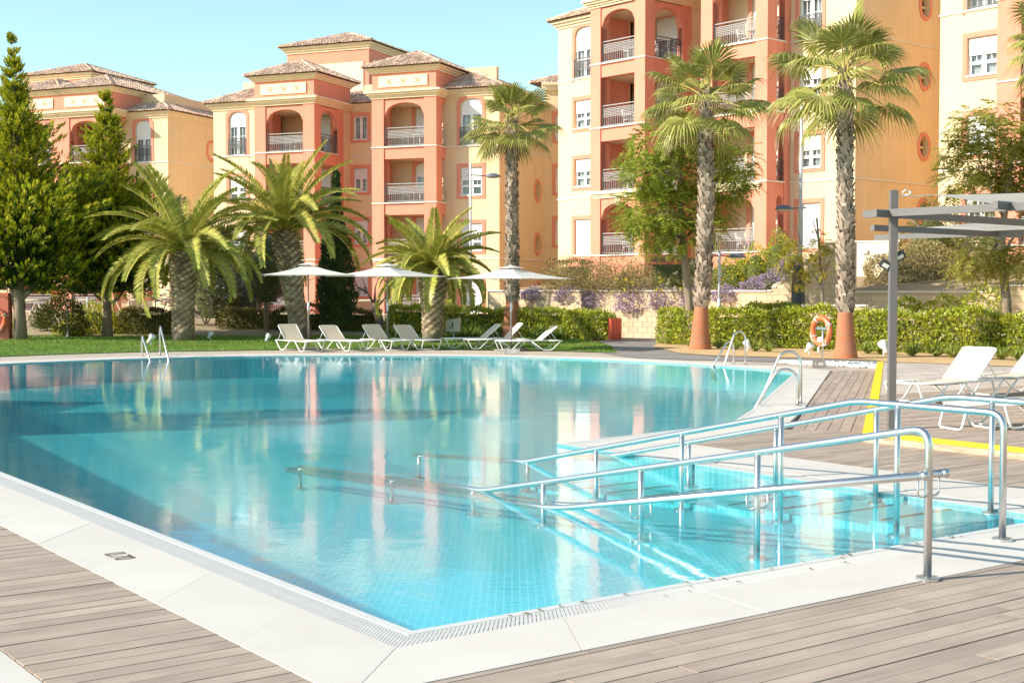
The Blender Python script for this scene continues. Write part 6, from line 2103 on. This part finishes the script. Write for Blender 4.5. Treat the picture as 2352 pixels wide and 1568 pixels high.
# ------------------------------------------------------------------ sun loungers
def lounger(label, loc, rotz, back=50, group='white framed sun loungers'):
    """head towards +x, foot at -x; seat 0.31 m up, origin on the ground under the middle"""
    t = thing('sun_lounger', label, 'sun lounger', loc, rotz, group)
    W, L, h = .64, 1.92, .31
    xb = .30                                                        # hinge of the backrest
    for sy in (-1, 1):
        y = sy * (W / 2)
        # one bent tube per side: foot loop, seat rail, head loop
        a = fillet([(-.93, y, h), (-.97, y * .98, h), (-.84, y * .96, .025), (-.60, y * .96, .025), (-.33, y, h - .02)], .07, 4)
        MB().tube(a, .0165, 8).build('foot_leg', M['lounge_frame'], t, smooth=True)
        a = fillet([(.02, y, h - .02), (.40, y * .96, .025), (.64, y * .96, .025), (.93, y * .98, h), (.52, y, h + .0)], .07, 4)
        MB().tube(a, .0165, 8).build('head_leg', M['lounge_frame'], t, smooth=True)
        MB().tube([(-.95, y, h), (.55, y, h)], .0165, 8).build('side_rail', M['lounge_frame'], t, smooth=True)
    for x, z in ((-.96, h), (-.72, .025), (.52, .025), (.95, h - .01)):
        MB().tube([(x, -W / 2, z), (x, W / 2, z)], .014, 8).build('cross_bar', M['lounge_frame'], t, smooth=True)
    s = MB(); n = 10
    for k in range(n):
        a0, a1 = -.95 + (xb + .95) * k / n, -.95 + (xb + .95) * (k + 1) / n
        z0, z1_ = h + .006 - .03 * math.sin(math.pi * k / n), h + .006 - .03 * math.sin(math.pi * (k + 1) / n)
        s.face((a0, -W / 2 + .02, z0), (a1, -W / 2 + .02, z1_), (a1, W / 2 - .02, z1_), (a0, W / 2 - .02, z0))
        s.face((a0, -W / 2 + .02, z0 - .012), (a0, W / 2 - .02, z0 - .012), (a1, W / 2 - .02, z1_ - .012), (a1, -W / 2 + .02, z1_ - .012))
    s.build('seat_fabric', M['fabric'], t)
    A = rad(back - 7); Lb = .68
    ux, uz = math.cos(A), math.sin(A)
    def bp(u, y, d=0.0): return (xb + ux * u - uz * d, y, h + uz * u + ux * d)
    path = fillet([bp(0, -W / 2 + .01), bp(Lb, -W / 2 + .01), bp(Lb, W / 2 - .01), bp(0, W / 2 - .01)], .07, 5)
    MB().tube(path, .015, 8).build('backrest_frame', M['lounge_frame'], t, smooth=True)
    b = MB()
    for k in range(6):
        u0, u1 = Lb * k / 6 + .0, Lb * (k + 1) / 6 - (.005 if k == 5 else 0)
        e0, e1 = .012 - .02 * math.sin(math.pi * k / 6), .012 - .02 * math.sin(math.pi * (k + 1) / 6)
        w0, w1 = W / 2 - .025 - (.03 if k == 5 else 0) * 0, W / 2 - .025 - (.035 if k == 5 else 0)
        b.face(bp(u0, -w0, e0), bp(u1, -w1, e1), bp(u1, w1, e1), bp(u0, w0, e0))
        b.face(bp(u0, -w0, e0 - .012), bp(u0, w0, e0 - .012), bp(u1, w1, e1 - .012), bp(u1, -w1, e1 - .012))
    b.build('back_fabric', M['fabric'], t)
    for sy in (-1, 1):
        MB().tube([bp(.40, sy * (W / 2 - .02)), (.80, sy * (W / 2 - .02), h - .0), ], .009, 6).build('backrest_strut', M['lounge_frame'], t, smooth=True)
    lc = MB()
    for k in range(9):
        x = -.80 + .13 * k
        for sy in (-1, 1): lc.tube([(x, sy * (W / 2 - .05), h - .022), (x + .03, sy * W / 2, h - .006)], .005, 4)
    lc.build('lacing', M['rope'], t, kind='stuff')
    return t
aL = math.atan2(.80, -.60)
aR = math.atan2(.25, .97)
spots = [(688, 805.6, aL, 50, 'leftmost sun lounger of the far row, under the left parasol'),
         (786, 804.9, aL + .05, 46, 'second sun lounger from the left in the far row, right of the left parasol pole'),
         (883, 803.2, aL, 47, 'sun lounger behind which the middle parasol pole stands'),
         (955, 801.8, aL - .03, 44, 'sun lounger just left of the short date palm trunk'),
         (1087, 799.2, aR + .05, 46, 'grey-shaded sun lounger beside the litter bin'),
         (1140, 801.2, aR, 52, 'sun lounger behind the right parasol pole'),
         (1214, 805.4, aR - .03, 46, 'rightmost sun lounger of the far row, on the lawn edge')]
protoL = None
for px, py, a, bk, lab in spots:
    p = G(px, py)
    o = lounger(lab, (p.x, p.y, .0), a, bk)
    o.scale = (.98, .98, .98)
# loungers and a side table on the raised platform
p = G(2172, 921, PZ)
o = lounger('large sun lounger with raised back right of the pergola post', (p.x, p.y, PZ), math.atan2(.52, .83), 52); o.scale = (1.0, 1.0, 1.0)
p = G(2375, 975, PZ)
lounger('sun lounger cut by the right picture edge, behind the level handrail', (p.x, p.y, PZ), math.atan2(.52, .83), 30)
p = G(2330, 905, PZ)
lounger('sun lounger farther back at the right picture edge', (p.x, p.y, PZ), math.atan2(.52, .83), 48)
p = G(2221, 986, PZ)
t = thing('side_table', 'small white side table in front of the large sun lounger', 'side table', (p.x, p.y, PZ), math.atan2(.30, .95))
for sx in (-1, 1):
    MB().tube(fillet([(sx * .16, -.22, .30), (sx * .24, -.22, .02), (sx * .24, .22, .02), (sx * .16, .22, .30)], .06, 5), .014, 8).build('leg', M['lounge_frame'], t, smooth=True)
MB().tube(fillet([(-.2, -.22, .315), (.2, -.22, .315), (.2, .22, .315), (-.2, .22, .315), (-.2, -.22, .315)], .05, 4), .014, 8).build('top_frame', M['lounge_frame'], t, smooth=True)
MB().box(-.19, -.21, .314, .19, .21, .326).build('tabletop', M['plastic'], t)

# ------------------------------------------------------------------ parasols
def parasol(label, loc, ang, half, zc, za, name='parasol'):
    t = thing(name, label, 'parasol', loc, ang, 'white square parasols over the loungers')
    MB().tube([(0, 0, 0), (0, 0, za - .02)], .024, 10).build('pole', M['pole'], t, smooth=True)
    MB().tube([(0, 0, 1.15), (0, 0, 1.42)], .036, 10).build('crank_sleeve', M['lamp_grey'], t, smooth=True)
    MB().box(-.42, -.32, .0, .42, .32, .055).build('base_slab', M['pole'], t)
    c = MB(); n = 8
    A = Vector((0, 0, za))
    cs = [Vector((half, half, zc)), Vector((-half, half, zc)), Vector((-half, -half, zc)), Vector((half, -half, zc))]
    for i in range(4):
        a, b = cs[i], cs[(i + 1) % 4]
        for k in range(n):
            u0, u1 = k / n, (k + 1) / n
            def q(u, r):
                e = a.lerp(b, u)
                sag = -.07 * math.sin(math.pi * u) * r * (1 if r > .9 else 1.0)
                p = A.lerp(e, r); p.z -= .16 * math.sin(math.pi * r) * (.35 if True else 0) * -1 * 0 + .05 * math.sin(math.pi * r) - 0
                p = p + (A * 0) + Vector((0, 0, 0))
                e2 = Vector((0, 0, 0)) - Vector((e.x, e.y, 0))
                p = p + e2 * (.035 * math.sin(math.pi * u) * r)
                return p
            for r0, r1 in ((.14, .4), (.4, .7), (.7, 1.0)):
                c.face(q(u0, r0), q(u0, r1), q(u1, r1), q(u1, r0))
    cp = c.build('canopy', M['canvas'], t)
    v = MB()
    for i in range(4):
        a, b = cs[i], cs[(i + 1) % 4]
        v.face(A + V3(0, 0, .05), A.lerp(a, .22) + V3(0, 0, .045), A.lerp(b, .22) + V3(0, 0, .045))
    v.build('vent_cap', M['canvas'], cp)
    r = MB()
    for i in range(4):
        MB().tube([A + V3(0, 0, -.03), A.lerp(cs[i], .5) + V3(0, 0, -.075), cs[i] + V3(0, 0, -.02)], .011, 6).build('rib', M['pole'], t, smooth=True)
        MB().tube([V3(0, 0, za - .5), A.lerp(cs[i], .5) + V3(0, 0, -.075)], .009, 6).build('strut', M['pole'], t, smooth=True)
    return t
p = G(709, 803); half = 1.34
parasol('left white parasol of the three, overlapping the middle one', (p.x, p.y, 0), math.atan2(-1.1, 1.5) + math.pi / 4 + math.pi / 2, half, ZAT(632, p.y), ZAT(606, p.y))
p = G(890, 801)
parasol('middle white parasol of the three, in front of the short date palm', (p.x, p.y, 0), math.atan2(.6, 1.7) + math.pi / 4, half, ZAT(635, p.y), ZAT(608, p.y))
p = G(1174, 805)
parasol('right white parasol, standing apart before the slim fan palm', (p.x, p.y, 0), math.atan2(.35, 1.87) + math.pi / 4, half, ZAT(640, p.y), ZAT(613, p.y))
# ------------------------------------------------------------------ lamps
def lamp_head(mbs, t, c, d, s=1.0):
    """shallow domed head hanging at the end of an arm; c: joint, d: direction away from the post"""
    c = Vector(c); d = Vector(d).normalized()
    e = c + d * .30 * s
    prof = [(.001, .16), (.10, .15), (.19, .10), (.25, .03), (.26, 0)]
    h = MB(); h.lathe([(r * s, z * s) for r, z in prof], (0, 0, 0), 14)
    h.v = [tuple(e + Vector((x * 1.25, y * .8, z)) if abs(d.x) > .5 else e + Vector((x, y, z))) for x, y, z in h.v]
    hd = h.build('lamp_head', M['lamp_head'], t, t.location, smooth=True)
    g = MB(); g.lathe([(.001, -.05), (.12, -.045), (.22, -.005), (.24, .005)], (0, 0, 0), 14)
    g.v = [tuple(e + Vector((x * s * 1.25, y * s * .8, z * s))) for x, y, z in g.v]
    g.build('lamp_glass', M['lamp_glass'], hd, t.location, smooth=True)
def lamp_post(label, px, Y, py_base, py_top, arms, r=.055, m='lamp_grey', z0=None, column=None):
    b = AT(px, py_base, Y)
    t = thing('lamp_post', label, 'lamp post', b, 0, 'pale lamp posts of the garden')
    top = AT(px, py_top, Y)
    x = b.x
    MB().tube([b, V3(x, b.y, top.z)], [r, r * .85], 10).build('post', M[m], t, b, smooth=True)
    MB().lathe([(r * 1.9, 0), (r * 1.9, .05), (r * 1.35, .12), (r * 1.3, .35), (r * 1.02, .38)], b, 12).build('foot', M[m], t, b, smooth=True)
    for (pya, pxh, pyh) in arms:
        a = AT(px, pya, Y); e = AT(pxh, pyh, Y)
        d = Vector((1 if e.x > a.x else -1, 0, 0))
        j = e - d * .26
        MB().tube([a - d * .22, a, j], .022, 8).build('arm', M['lamp_head'], t, b, smooth=True)
        lamp_head(None, t, j - V3(0, 0, .05), d)
    return t
lamp_post('pale lamp post with one arm, before the cream wall left of the slim palm', 1081, 54, 698, 376, [(402, 1130, 404)])
lamp_post('short pale lamp post on the terrace beside the fan palm with the orange foot', 1652, 45.2, 712, 576, [(588, 1690, 588)], r=.05)
b = AT(1834, 700, 44.6)
t = lamp_post('tall two-armed lamp post rising from a black cast column', 1838, 44.6, 640, 212, [(222, 1890, 228), (478, 1804, 478)], r=.06)
col_ = MB(); bz = AT(1833, 700, 44.6)
col_.lathe([(.26, -.1), (.26, 0), (.235, .06), (.20, .9), (.185, 1.12), (.20, 1.18), (.19, 1.25), (.12, 1.32), (.001, 1.33)], bz, 10)
col_.build('cast_column', M['black_iron'], t, t.location)
for px, y0, y1, Y, lab in ((155.5, 777, 697, 50.5, 'white bollard post in front of the large-leaved shrub'), (202, 770, 683, 53.5, 'white lamp trunk behind the yellow-flowered bushes')):
    b = AT(px, y0, Y); b.z = max(b.z, 0)
    t = thing('white_post', lab, 'post', b)
    MB().tube([b, V3(b.x, b.y, ZAT(y1, Y))], .045, 10).build('post', M['lamp_grey'], t, b, smooth=True)
    MB().lathe([(.08, 0), (.08, .03), (.05, .06), (.045, .3)], b, 10).build('foot', M['lamp_grey'], t, b)
# ------------------------------------------------------------------ pergola with shade sails
P0 = G(2047, 985, PZ)
t = thing('pergola', 'grey metal pergola with a square corner post and open beams on the raised platform', 'pergola', P0)
Yp = P0.y
w = .088
zt = AT(2047, 437, Yp).z
MB().box(P0.x - w / 2, P0.y - w / 2, PZ, P0.x + w / 2, P0.y + w / 2, zt).build('post', M['pergola'], t, P0)
def beam(a, b, hh=.088, ww=.065): MB().bar(a, b, ww, hh).build('beam', M['pergola'], t, P0)
zb_ = AT(2047, 490, Yp).z
er_, ed_ = V3(.656, -.755, 0), V3(.755, .656, 0)
c0 = V3(P0.x, P0.y, zb_)
beam(c0 - er_ * .34 - ed_ * .11, c0 + er_ * 5.2 - ed_ * .11)                       # through the post towards the right
beam(c0 - ed_ * .40 - V3(0, 0, .012), c0 + ed_ * 7.0 - V3(0, 0, .012))             # through the post, running back
q = c0 + er_ * 1.55; beam(q - ed_ * .42 + V3(0, 0, .01), q + ed_ * 7.0 + V3(0, 0, .01))
q = c0 - er_ * 2.15; beam(q + ed_ * 2.75 - V3(0, 0, .015), q + ed_ * 7.0 - V3(0, 0, .015))
q = c0 - er_ * 4.45 + ed_ * 6.25; beam(q, q + er_ * 10.5)
for q in (c0 + er_ * 5.0, c0 + er_ * 5.0 + ed_ * 6.3):
    MB().box(q.x - w / 2, q.y - w / 2, PZ, q.x + w / 2, q.y + w / 2, zb_ + .2).build('post', M['pergola'], t, P0)
# floodlights on the post
for px, py, sx in ((2034, 608, -1), (2066, 588, 1)):
    c = AT(px, py, Yp)
    f = MB(); f.box(-.065, -.025, -.045, .065, .025, .045); R_ = Matrix.Rotation(sx * -.5, 3, 'Y') @ Matrix.Rotation(.5, 3, 'X')
    f.v = [tuple(c + R_ @ Vector(v)) for v in f.v]
    fl = f.build('floodlight', M['floodlight'], t, P0)
    gm = MB(); gm.v = [tuple(c + R_ @ Vector(v)) for v in ((-.04, -.028, -.025), (.04, -.028, -.025), (.04, -.028, .025), (-.04, -.028, .025))]; gm.f = [(0, 1, 2, 3)]
    gm.build('floodlight_glass', M['lamp_glass'], fl, P0)
    MB().bar(c + V3(0, .02, .02), V3(P0.x, P0.y, c.z + .03), .02).build('bracket', M['floodlight'], t, P0)
def sail(label, pts, sag):
    """four-cornered shade sail with hollow edges"""
    o = (pts[0] + pts[2]) / 2
    tt = thing('shade_sail', label, 'shade sail', o, 0, 'cream shade sails of the pergola')
    n = 14; s = MB(); P = []
    for i in range(n + 1):
        for j in range(n + 1):
            u, v = i / n, j / n
            uu = u + .07 * math.sin(math.pi * v) * (1 - 2 * u); vv = v + .07 * math.sin(math.pi * u) * (1 - 2 * v)
            p = pts[0] * (1 - uu) * (1 - vv) + pts[1] * uu * (1 - vv) + pts[2] * uu * vv + pts[3] * (1 - uu) * vv
            p = p - V3(0, 0, sag * math.sin(math.pi * u) * math.sin(math.pi * v)); P.append(p)
    s.v = [tuple(p) for p in P]
    s.f = [(i * (n + 1) + j, (i + 1) * (n + 1) + j, (i + 1) * (n + 1) + j + 1, i * (n + 1) + j + 1) for i in range(n) for j in range(n)]
    s.build('canvas', M['canvas'], tt, o, smooth=True)
    return tt, o
top = V3(P0.x, P0.y, zt - .06)
sa = AT(2140, 447, Yp + .4)
t1, o1 = sail('upper cream shade sail hung from the pergola post top', [sa, AT(2620, 425, 14), AT(2800, 470, 20), AT(2420, 500, 25)], .12)
MB().tube([top, top.lerp(sa, .5) + V3(0, 0, -.02), sa], .007, 6).build('rope', M['rope'], t1, o1)
k_ = MB(); k_.tube([top.lerp(sa, .33) + V3(.05 * math.cos(a), .02 * math.sin(a * 2), .03 + .03 * math.sin(a)) for a in (0, 1, 2, 3, 4, 5, 6)], .009, 5); k_.build('rope_knot', M['rope'], t1, o1)
sb = AT(2113, 523, Yp + 5)
t2, o2 = sail('lower cream shade sail under the pergola beams', [sb, AT(2520, 478, Yp + 3), AT(2700, 505, Yp + 9), AT(2440, 548, Yp + 11)], .1)
MB().tube([V3(P0.x, P0.y, AT(2047, 470, Yp).z), sb], .007, 6).build('rope', M['rope'], t2, o2)

# unseen sail added beyond the left edge so that its pointed shade lies in the water along the left pool side
ZS = 2.75
def above(s_, t_):
    p = ST(s_, t_); k = ZS / math.tan(SUN_EL)
    return V3(p.x - SUN_H.x * k, p.y - SUN_H.y * k, ZS)
def over(px, py):
    """place at sail height whose shade falls where the photo shows this point of the pool floor"""
    p = G(px, py, WZ - .35)
    for _ in range(3): p = G(px, py, WZ - depth(to_st(p)[1]))
    k = (ZS - p.z) / math.tan(SUN_EL)
    return V3(p.x - SUN_H.x * k, p.y - SUN_H.y * k, ZS)
def added_sail(label, pts, posts):  # unseen sails on posts, added only for the shade they cast
    o = V3(pts[0].x, pts[0].y, 0)
    t3 = thing('shade_sail', label, 'shade sail', o, 0, 'cream shade sails of the pergola')
    mb = MB(); mb.v = [tuple(p) for p in pts]; mb.f = [tuple(range(len(pts)))]; mb.build('canvas', M['canvas'], t3, o)
    for q in posts:
        MB().tube([(q.x, q.y, -.1), (q.x, q.y, q.z)], .03, 8).build('post', M['pergola'], t3, o, smooth=True)
    return t3, o
s0, s1_, s2_ = above(.02, .15), above(.0, 18), above(1.8, 18)
t3, o3 = added_sail('added long pointed shade sail on posts beyond the left picture edge', [s0, s1_, s2_], [s1_, s2_])
q4 = [over(*q) for q in ((324, 946), (442, 986), (-260, 1012), (-260, 953))]
added_sail('added four-cornered shade sail on posts beyond the left picture edge', q4, [q4[2], q4[3]])  # added sail, corners set from the shade wanted in the water
q4 = [over(*q) for q in ((249, 924), (95, 955), (-260, 958), (-260, 915))]
added_sail('added farther four-cornered shade sail beyond the left picture edge', q4, [q4[2], q4[3]])  # another added sail, outlined by its shade on the pool floor
# ------------------------------------------------------------------ life ring, markers, bins, spots
def lifebuoy(label, c, R_, r_, axis, group=None, name='lifebuoy', rope=True):
    t = thing(name, label, 'life ring', c, 0, group)
    ax = Vector(axis).normalized(); u = ax.cross(Vector((0, 0, 1))).normalized(); v = u.cross(ax)
    if v.z < 0: v = -v
    MB().tube([c + (u * math.cos(a) + v * math.sin(a) * 1.08) * R_ for a in [2 * math.pi * k / 32 for k in range(32)]], r_, 12, closed=True).build('ring', M['orange'], t, c, smooth=True)
    if rope:
        pts = []
        for k in range(33):
            a = 2 * math.pi * k / 32 + .5
            e = R_ + r_ * .9 + .03 - .06 * abs(math.sin(a * 2)) ** 3 * 0
            s = abs(math.sin((a - .5) * 2))
            rr = R_ + r_ * 1.02 - (R_ * .36) * s * .7
            pts.append(c + (u * math.cos(a) + v * math.sin(a) * 1.08) * rr + ax * (-r_ * .8 if s > .2 else -r_ * .3))
        MB().tube(pts, .011, 6, closed=True).build('grab_rope', M['rope'], t, c, smooth=True)
        for k in range(4):
            a = .5 + math.pi / 2 * k
            q = c + (u * math.cos(a) + v * math.sin(a) * 1.08) * R_
            d1 = (u * math.cos(a) + v * math.sin(a)).normalized()
            MB().tube([q + (d1 * math.cos(b) + ax * math.sin(b)) * (r_ + .006) for b in [2 * math.pi * i / 12 for i in range(12)]], .012, 5, closed=True).build('band', M['rope'], t, c, smooth=True)
    return t, u, v, ax
b = G(1889, 841)
Yl = b.y
c = AT(1886, 760, Yl)
t, u, v, ax = lifebuoy('orange life ring with a white rope hung on a steel stand between two fan palms', c, .285, .066, (.88, .50, 0))
rp = MB(); e = c - v * .36
rp.tube([e - ax * .06, e - ax * .08 - v * .06, e - ax * .07 - v * .16], [.02, .028, .022], 7); rp.build('hanging_rope_end', M['rope'], t, c, smooth=True)
lg = MB(); lg.lathe([(.001, -.07), (.055, -.06), (.075, 0), (.055, .06), (.001, .07)], (0, 0, 0), 12); q = c - v * .2 - ax * .03
lg.v = [tuple(q + u * z * 1.2 + v * x * .9 + ax * y * .5) for x, y, z in lg.v]
lg.build('rescue_light', M['plastic'], t, c, smooth=True)
t = thing('life_ring_stand', 'slim steel stand holding the orange life ring', 'stand', b)
zc_ = c.z
back = V3(0, .09, 0)
MB().tube([b, b + V3(0, 0, zc_ + .1)], .02, 8).build('post', M['steel'], t, b, smooth=True)
MB().bar(V3(b.x, b.y, zc_ + .06) - u * .25, V3(b.x, b.y, zc_ + .06) + u * .25, .03, .05).build('hook_bar', mat('blue_grey_steel', (.22, .30, .36), .4, .05, 5, metallic=.6), t, b)
m_ = G(1881, 844)
t = thing('depth_marker', 'small grey box reading 1.40 at the foot of the life ring stand', 'depth marker', m_, -.12)
MB().box(-.14, -.075, 0, .14, .075, .175).build('box', M['grey_box'], t)
me = text_mesh('1.40', .115, 'number', M['white_paint'])
o = bpy.data.objects.new('number', me); COL.objects.link(o); o.parent = t; o.location = (-.01, -.077, .088); o.rotation_euler = (rad(90), 0, 0)
m_ = G(1176, 812)
t = thing('depth_marker', 'small grey box reading 2.00 under the right parasol', 'depth marker', m_, .0, None)
MB().box(-.22, -.1, 0, .22, .1, .13).build('box', mat('pale_marker_box', (0.40, 0.36, 0.33), .7, .1, 6), t)
me = text_mesh('2.00', .15, 'number', M['white_paint'])
o = bpy.data.objects.new('number', me); COL.objects.link(o); o.parent = t; o.location = (0, -.102, .066); o.rotation_euler = (rad(90), 0, 0)
# pale litter bin with a figure
b = G(1042, 787); b.z = 0
t = thing('litter_bin', 'pale grey litter bin on a thin post beside the short date palm', 'litter bin', b, -.25)
MB().tube([(0, 0, 0), (0, 0, .5)], .025, 8).build('post', M['lamp_grey'], t, smooth=True)
mb = MB(); mb.v = [(-.2, -.17, .38), (.2, -.17, .38), (.2, .17, .38), (-.2, .17, .38), (-.21, -.18, .78), (.21, -.18, .84), (.21, .18, .84), (-.21, .18, .78)]
mb.f = [(3, 2, 1, 0), (0, 1, 5, 4), (1, 2, 6, 5), (2, 3, 7, 6), (3, 0, 4, 7)]; mb.build('body', M['bin_grey'], t)
mb = MB(); mb.v = [(-.17, -.15, .74), (.17, -.15, .79), (.17, .15, .79), (-.17, .15, .74)]; mb.f = [(0, 1, 2, 3)]; mb.build('opening', M['black'], t)
fig = MB()
fig.lathe([(.001, 0), (.022, .004), (.001, .008)], (.03, -.186, .70), 8, (0, -1, 0))
fig.bar((.025, -.187, .67), (.02, -.183, .58), .04, .006); fig.bar((.02, -.183, .58), (.045, -.179, .48), .018, .006); fig.bar((.02, -.183, .58), (-.01, -.179, .48), .018, .006); fig.bar((.02, -.186, .65), (-.045, -.184, .60), .016, .006)
fig.box(-.075, -.186, .49, -.04, -.18, .54)
fig.build('tidy_figure', M['black'], t)
# red slatted bin by the path
b = G(1412, 782); b.z = 0
t = thing('slatted_bin', 'red slatted litter bin at the end of the hedge by the path', 'litter bin', b, .2)
MB().box(-.17, -.17, .04, .17, .17, .74).build('liner', M['black'], t)
for fx in range(4):
    for s_ in (-1, 1):
        MB().box(-.19 + .098 * fx, s_ * .19 - .012, .03, -.19 + .098 * fx + .085, s_ * .19 + .012, .78).build('slat', M['red_wood'], t)
        MB().box(s_ * .19 - .012, -.176 + .09 * fx, .03, s_ * .19 + .012, -.176 + .09 * fx + .08, .78).build('slat', M['red_wood'], t)
# garden spotlights
SPOT = None
def spot(label, p, d, sc=1.0):
    global SPOT
    t = thing('garden_spotlight', label, 'spotlight', p, d, 'pale garden spotlights')
    MB().tube([(0, 0, 0), (0, 0, .10)], .022, 6).build('spike', M['plastic'], t, smooth=True)
    h = MB(); h.lathe([(.001, -.16), (.05, -.16), (.06, -.02), (.095, .02), (.10, .12), (.085, .12), (.07, .05), (.001, .04)], (0, 0, 0), 14, (.55, -.25, .8))
    h.v = [(x, y, z + .2) for x, y, z in h.v]; h.build('head', M['plastic'], t, smooth=True)
    t.scale = (sc, sc, sc)
for px, py, d, lab in ((524 / 1.0 * 1, 783, 0, None),):
    pass
for px, py, d, sc, lab in ((347, 794, .3, 1.1, 'pale garden spotlight on the lawn behind the left pool ladder'), (483, 782, 1.2, .95, 'pale garden spotlight on the lawn right of the thick date palm'),
                       (615, 788, 1.4, .9, 'pale garden spotlight on the lawn left of the first lounger'), (1262, 778, 2.6, .9, 'pale garden spotlight half hidden behind the middle parasol pole'),
                       (1717, 808, 2.9, 1.0, 'pale garden spotlight on the sand behind the middle pool ladder'), (1858, 816, -.1, 1.0, 'pale garden spotlight on the sand left of the life ring'),
                       (2030, 818, 2.6, 1.25, 'pale garden spotlight half behind the pergola post')):
    if px == 1262: px, py = 862, 786
    p = G(px, py); p.z = .015
    spot(lab, p, d, sc)
# white pebbles beside the pool path
n = 900
a0, a1, a2, a3 = [G(*q) for q in ((1785, 834.5), (2014, 846), (2022, 836.5), (1800, 831))]
V, F = [], []
oc = np.array([(1, 0, 0), (0, 1, 0), (-1, 0, 0), (0, -1, 0), (0, 0, 1), (0, 0, -1)], float)
of = np.array([(0, 1, 4), (1, 2, 4), (2, 3, 4), (3, 0, 4), (1, 0, 5), (2, 1, 5), (3, 2, 5), (0, 3, 5)])
for k in range(n):
    u, v_ = random.random(), random.random()
    p = (a0.lerp(a1, u)).lerp(a3.lerp(a2, u), v_)
    s = random.uniform(.03, .065)
    R_ = Matrix.Rotation(random.uniform(0, 3), 3, 'Z') @ Matrix.Rotation(random.uniform(0, 1), 3, 'X')
    V.append(np.array([tuple(p + R_ @ Vector((x * s * 1.25, y * s, z * s * .7)) + V3(0, 0, .02)) for x, y, z in oc])); F.append(of + 6 * k)
link('pebbles', npmesh('pebbles', np.concatenate(V), np.concatenate(F)), M['pebble'], None, (0, 0, 0), 'stuff')
# ------------------------------------------------------------------ left edge: shower wall with a life ring, timber fence with geraniums
p = G(6, 781)
t = thing('shower_wall', 'dark coral wall pier at the left picture edge carrying a life ring', 'wall pier', p)
MB().box(p.x - 1.6, p.y - .15, 0, p.x + .27, p.y + .25, ZAT(672, p.y)).build('pier', M['shower_wall'], t, p)
MB().box(p.x - 1.63, p.y - .19, ZAT(726, p.y), p.x + .30, p.y - .15, ZAT(724, p.y) ).build('ledge_strip', M['ledge'], t, p)
c = AT(-12, 735, p.y - .24)
lifebuoy('orange life ring on the coral pier, half cut by the left picture edge', c, .36, .075, (0, 1, 0))
fa, fb = AT(55, 690, 56), AT(590, 690, 57.5)
t = thing('timber_fence', 'rustic round-timber fence with crossed braces behind the left shrubs', 'fence', (fa.x, fa.y, .2))
zt_ = ZAT(689, 56.5); zb_f = .25
nP = 9
for k in range(nP + 1):
    q = fa.lerp(fb, k / nP)
    MB().tube([(q.x, q.y, .1), (q.x, q.y, zt_ + .05)], .05, 7).build('post', M['wood_pole'], t, t.location, smooth=True)
    if k < nP:
        q2 = fa.lerp(fb, (k + 1) / nP)
        MB().tube([(q.x, q.y, zt_), (q2.x, q2.y, zt_)], .045, 7).build('top_rail', M['wood_pole'], t, t.location, smooth=True)
        m_ = (q + q2) / 2
        MB().tube([(q.x, q.y - .05, zb_f), (m_.x, m_.y - .05, zt_ - .04)], .035, 6).build('brace', M['wood_pole'], t, t.location, smooth=True)
        MB().tube([(m_.x, m_.y - .05, zt_ - .04), (q2.x, q2.y - .05, zb_f)], .035, 6).build('brace', M['wood_pole'], t, t.location, smooth=True)
fa2, fb2 = AT(812, 690, 57.5), AT(965, 690, 57.8)
t = thing('timber_fence', 'short timber rail fence between the middle parasol pole and the short date palm', 'fence', (fa2.x, fa2.y, .2))
for k in range(4):
    q = fa2.lerp(fb2, k / 3)
    MB().tube([(q.x, q.y, .1), (q.x, q.y, ZAT(684, 57.6))], .05, 7).build('post', M['wood_pole'], t, t.location, smooth=True)
MB().tube([(fa2.x, fa2.y, ZAT(690, 57.6)), (fb2.x, fb2.y, ZAT(690, 57.6))], .045, 7).build('top_rail', M['wood_pole'], t, t.location, smooth=True)
for px, Y, lab in ((132, 55.6, 'red geranium pot hung on the fence left of the white lamp trunk'), (236, 55.8, 'red geranium pot on the fence right behind the single conifer trunk'),
                   (277, 56.0, 'red geranium pot on the fence between the single conifer and the thick palm'), (335, 56.2, 'wide red and white geranium box on the fence beside the thick palm')):
    c = AT(px, 684, Y); t = thing('geranium_pot', lab, 'flower pot', c - V3(0, 0, .12), 0, 'geranium pots on the timber fence')
    wd = .42 if px == 335 else .25
    MB().box(-wd, -.09, 0, wd, .09, .16).build('pot', M['terracotta'], t)
    n = 160
    P = np.stack([RNG.uniform(-wd, wd, n), RNG.normal(scale=.08, size=n), .16 + RNG.random(n) * .14], 1)
    V, F = kites(P, rdir(n, .4), rdir(n), .08, .06); leaves('foliage', V, F, LM['hedge'], t, kind='stuff')
    n = 26
    P = np.stack([RNG.uniform(-wd, wd, n), -.04 + RNG.normal(scale=.07, size=n), .26 + RNG.random(n) * .12], 1)
    flower_heads(P, P, LM['red'], 'flowers', t, .03, 9, .055)
# small dry leaves blown onto the overflow edge
LEAF = None
for k in range(26):
    s_ = random.uniform(.4, 4.8); d_ = random.choice((-.02, -.05, -.06, -.08, -.12, -.2))
    p = ST(s_, d_, .002)
    if LEAF is None:
        mb = MB(); mb.v = [(-.022, 0, 0), (0, -.009, .006), (.024, 0, .003), (0, .009, .006)]; mb.f = [(0, 1, 2, 3)]
        LEAF = mb.build('dry_leaf', mat('dry_brown_leaf', (.16, .12, .04), .9, .3, 30)); tag(LEAF, 'tiny dry leaf lying on the white overflow edge of the near pool side', 'leaf', 'dry leaves on the overflow edge')
        o = LEAF
    else:
        o = LEAF.copy(); COL.objects.link(o)
    o.location = p; o.rotation_euler = (0, 0, random.uniform(0, 6)); o.scale = (random.uniform(.7, 1.3),) * 3
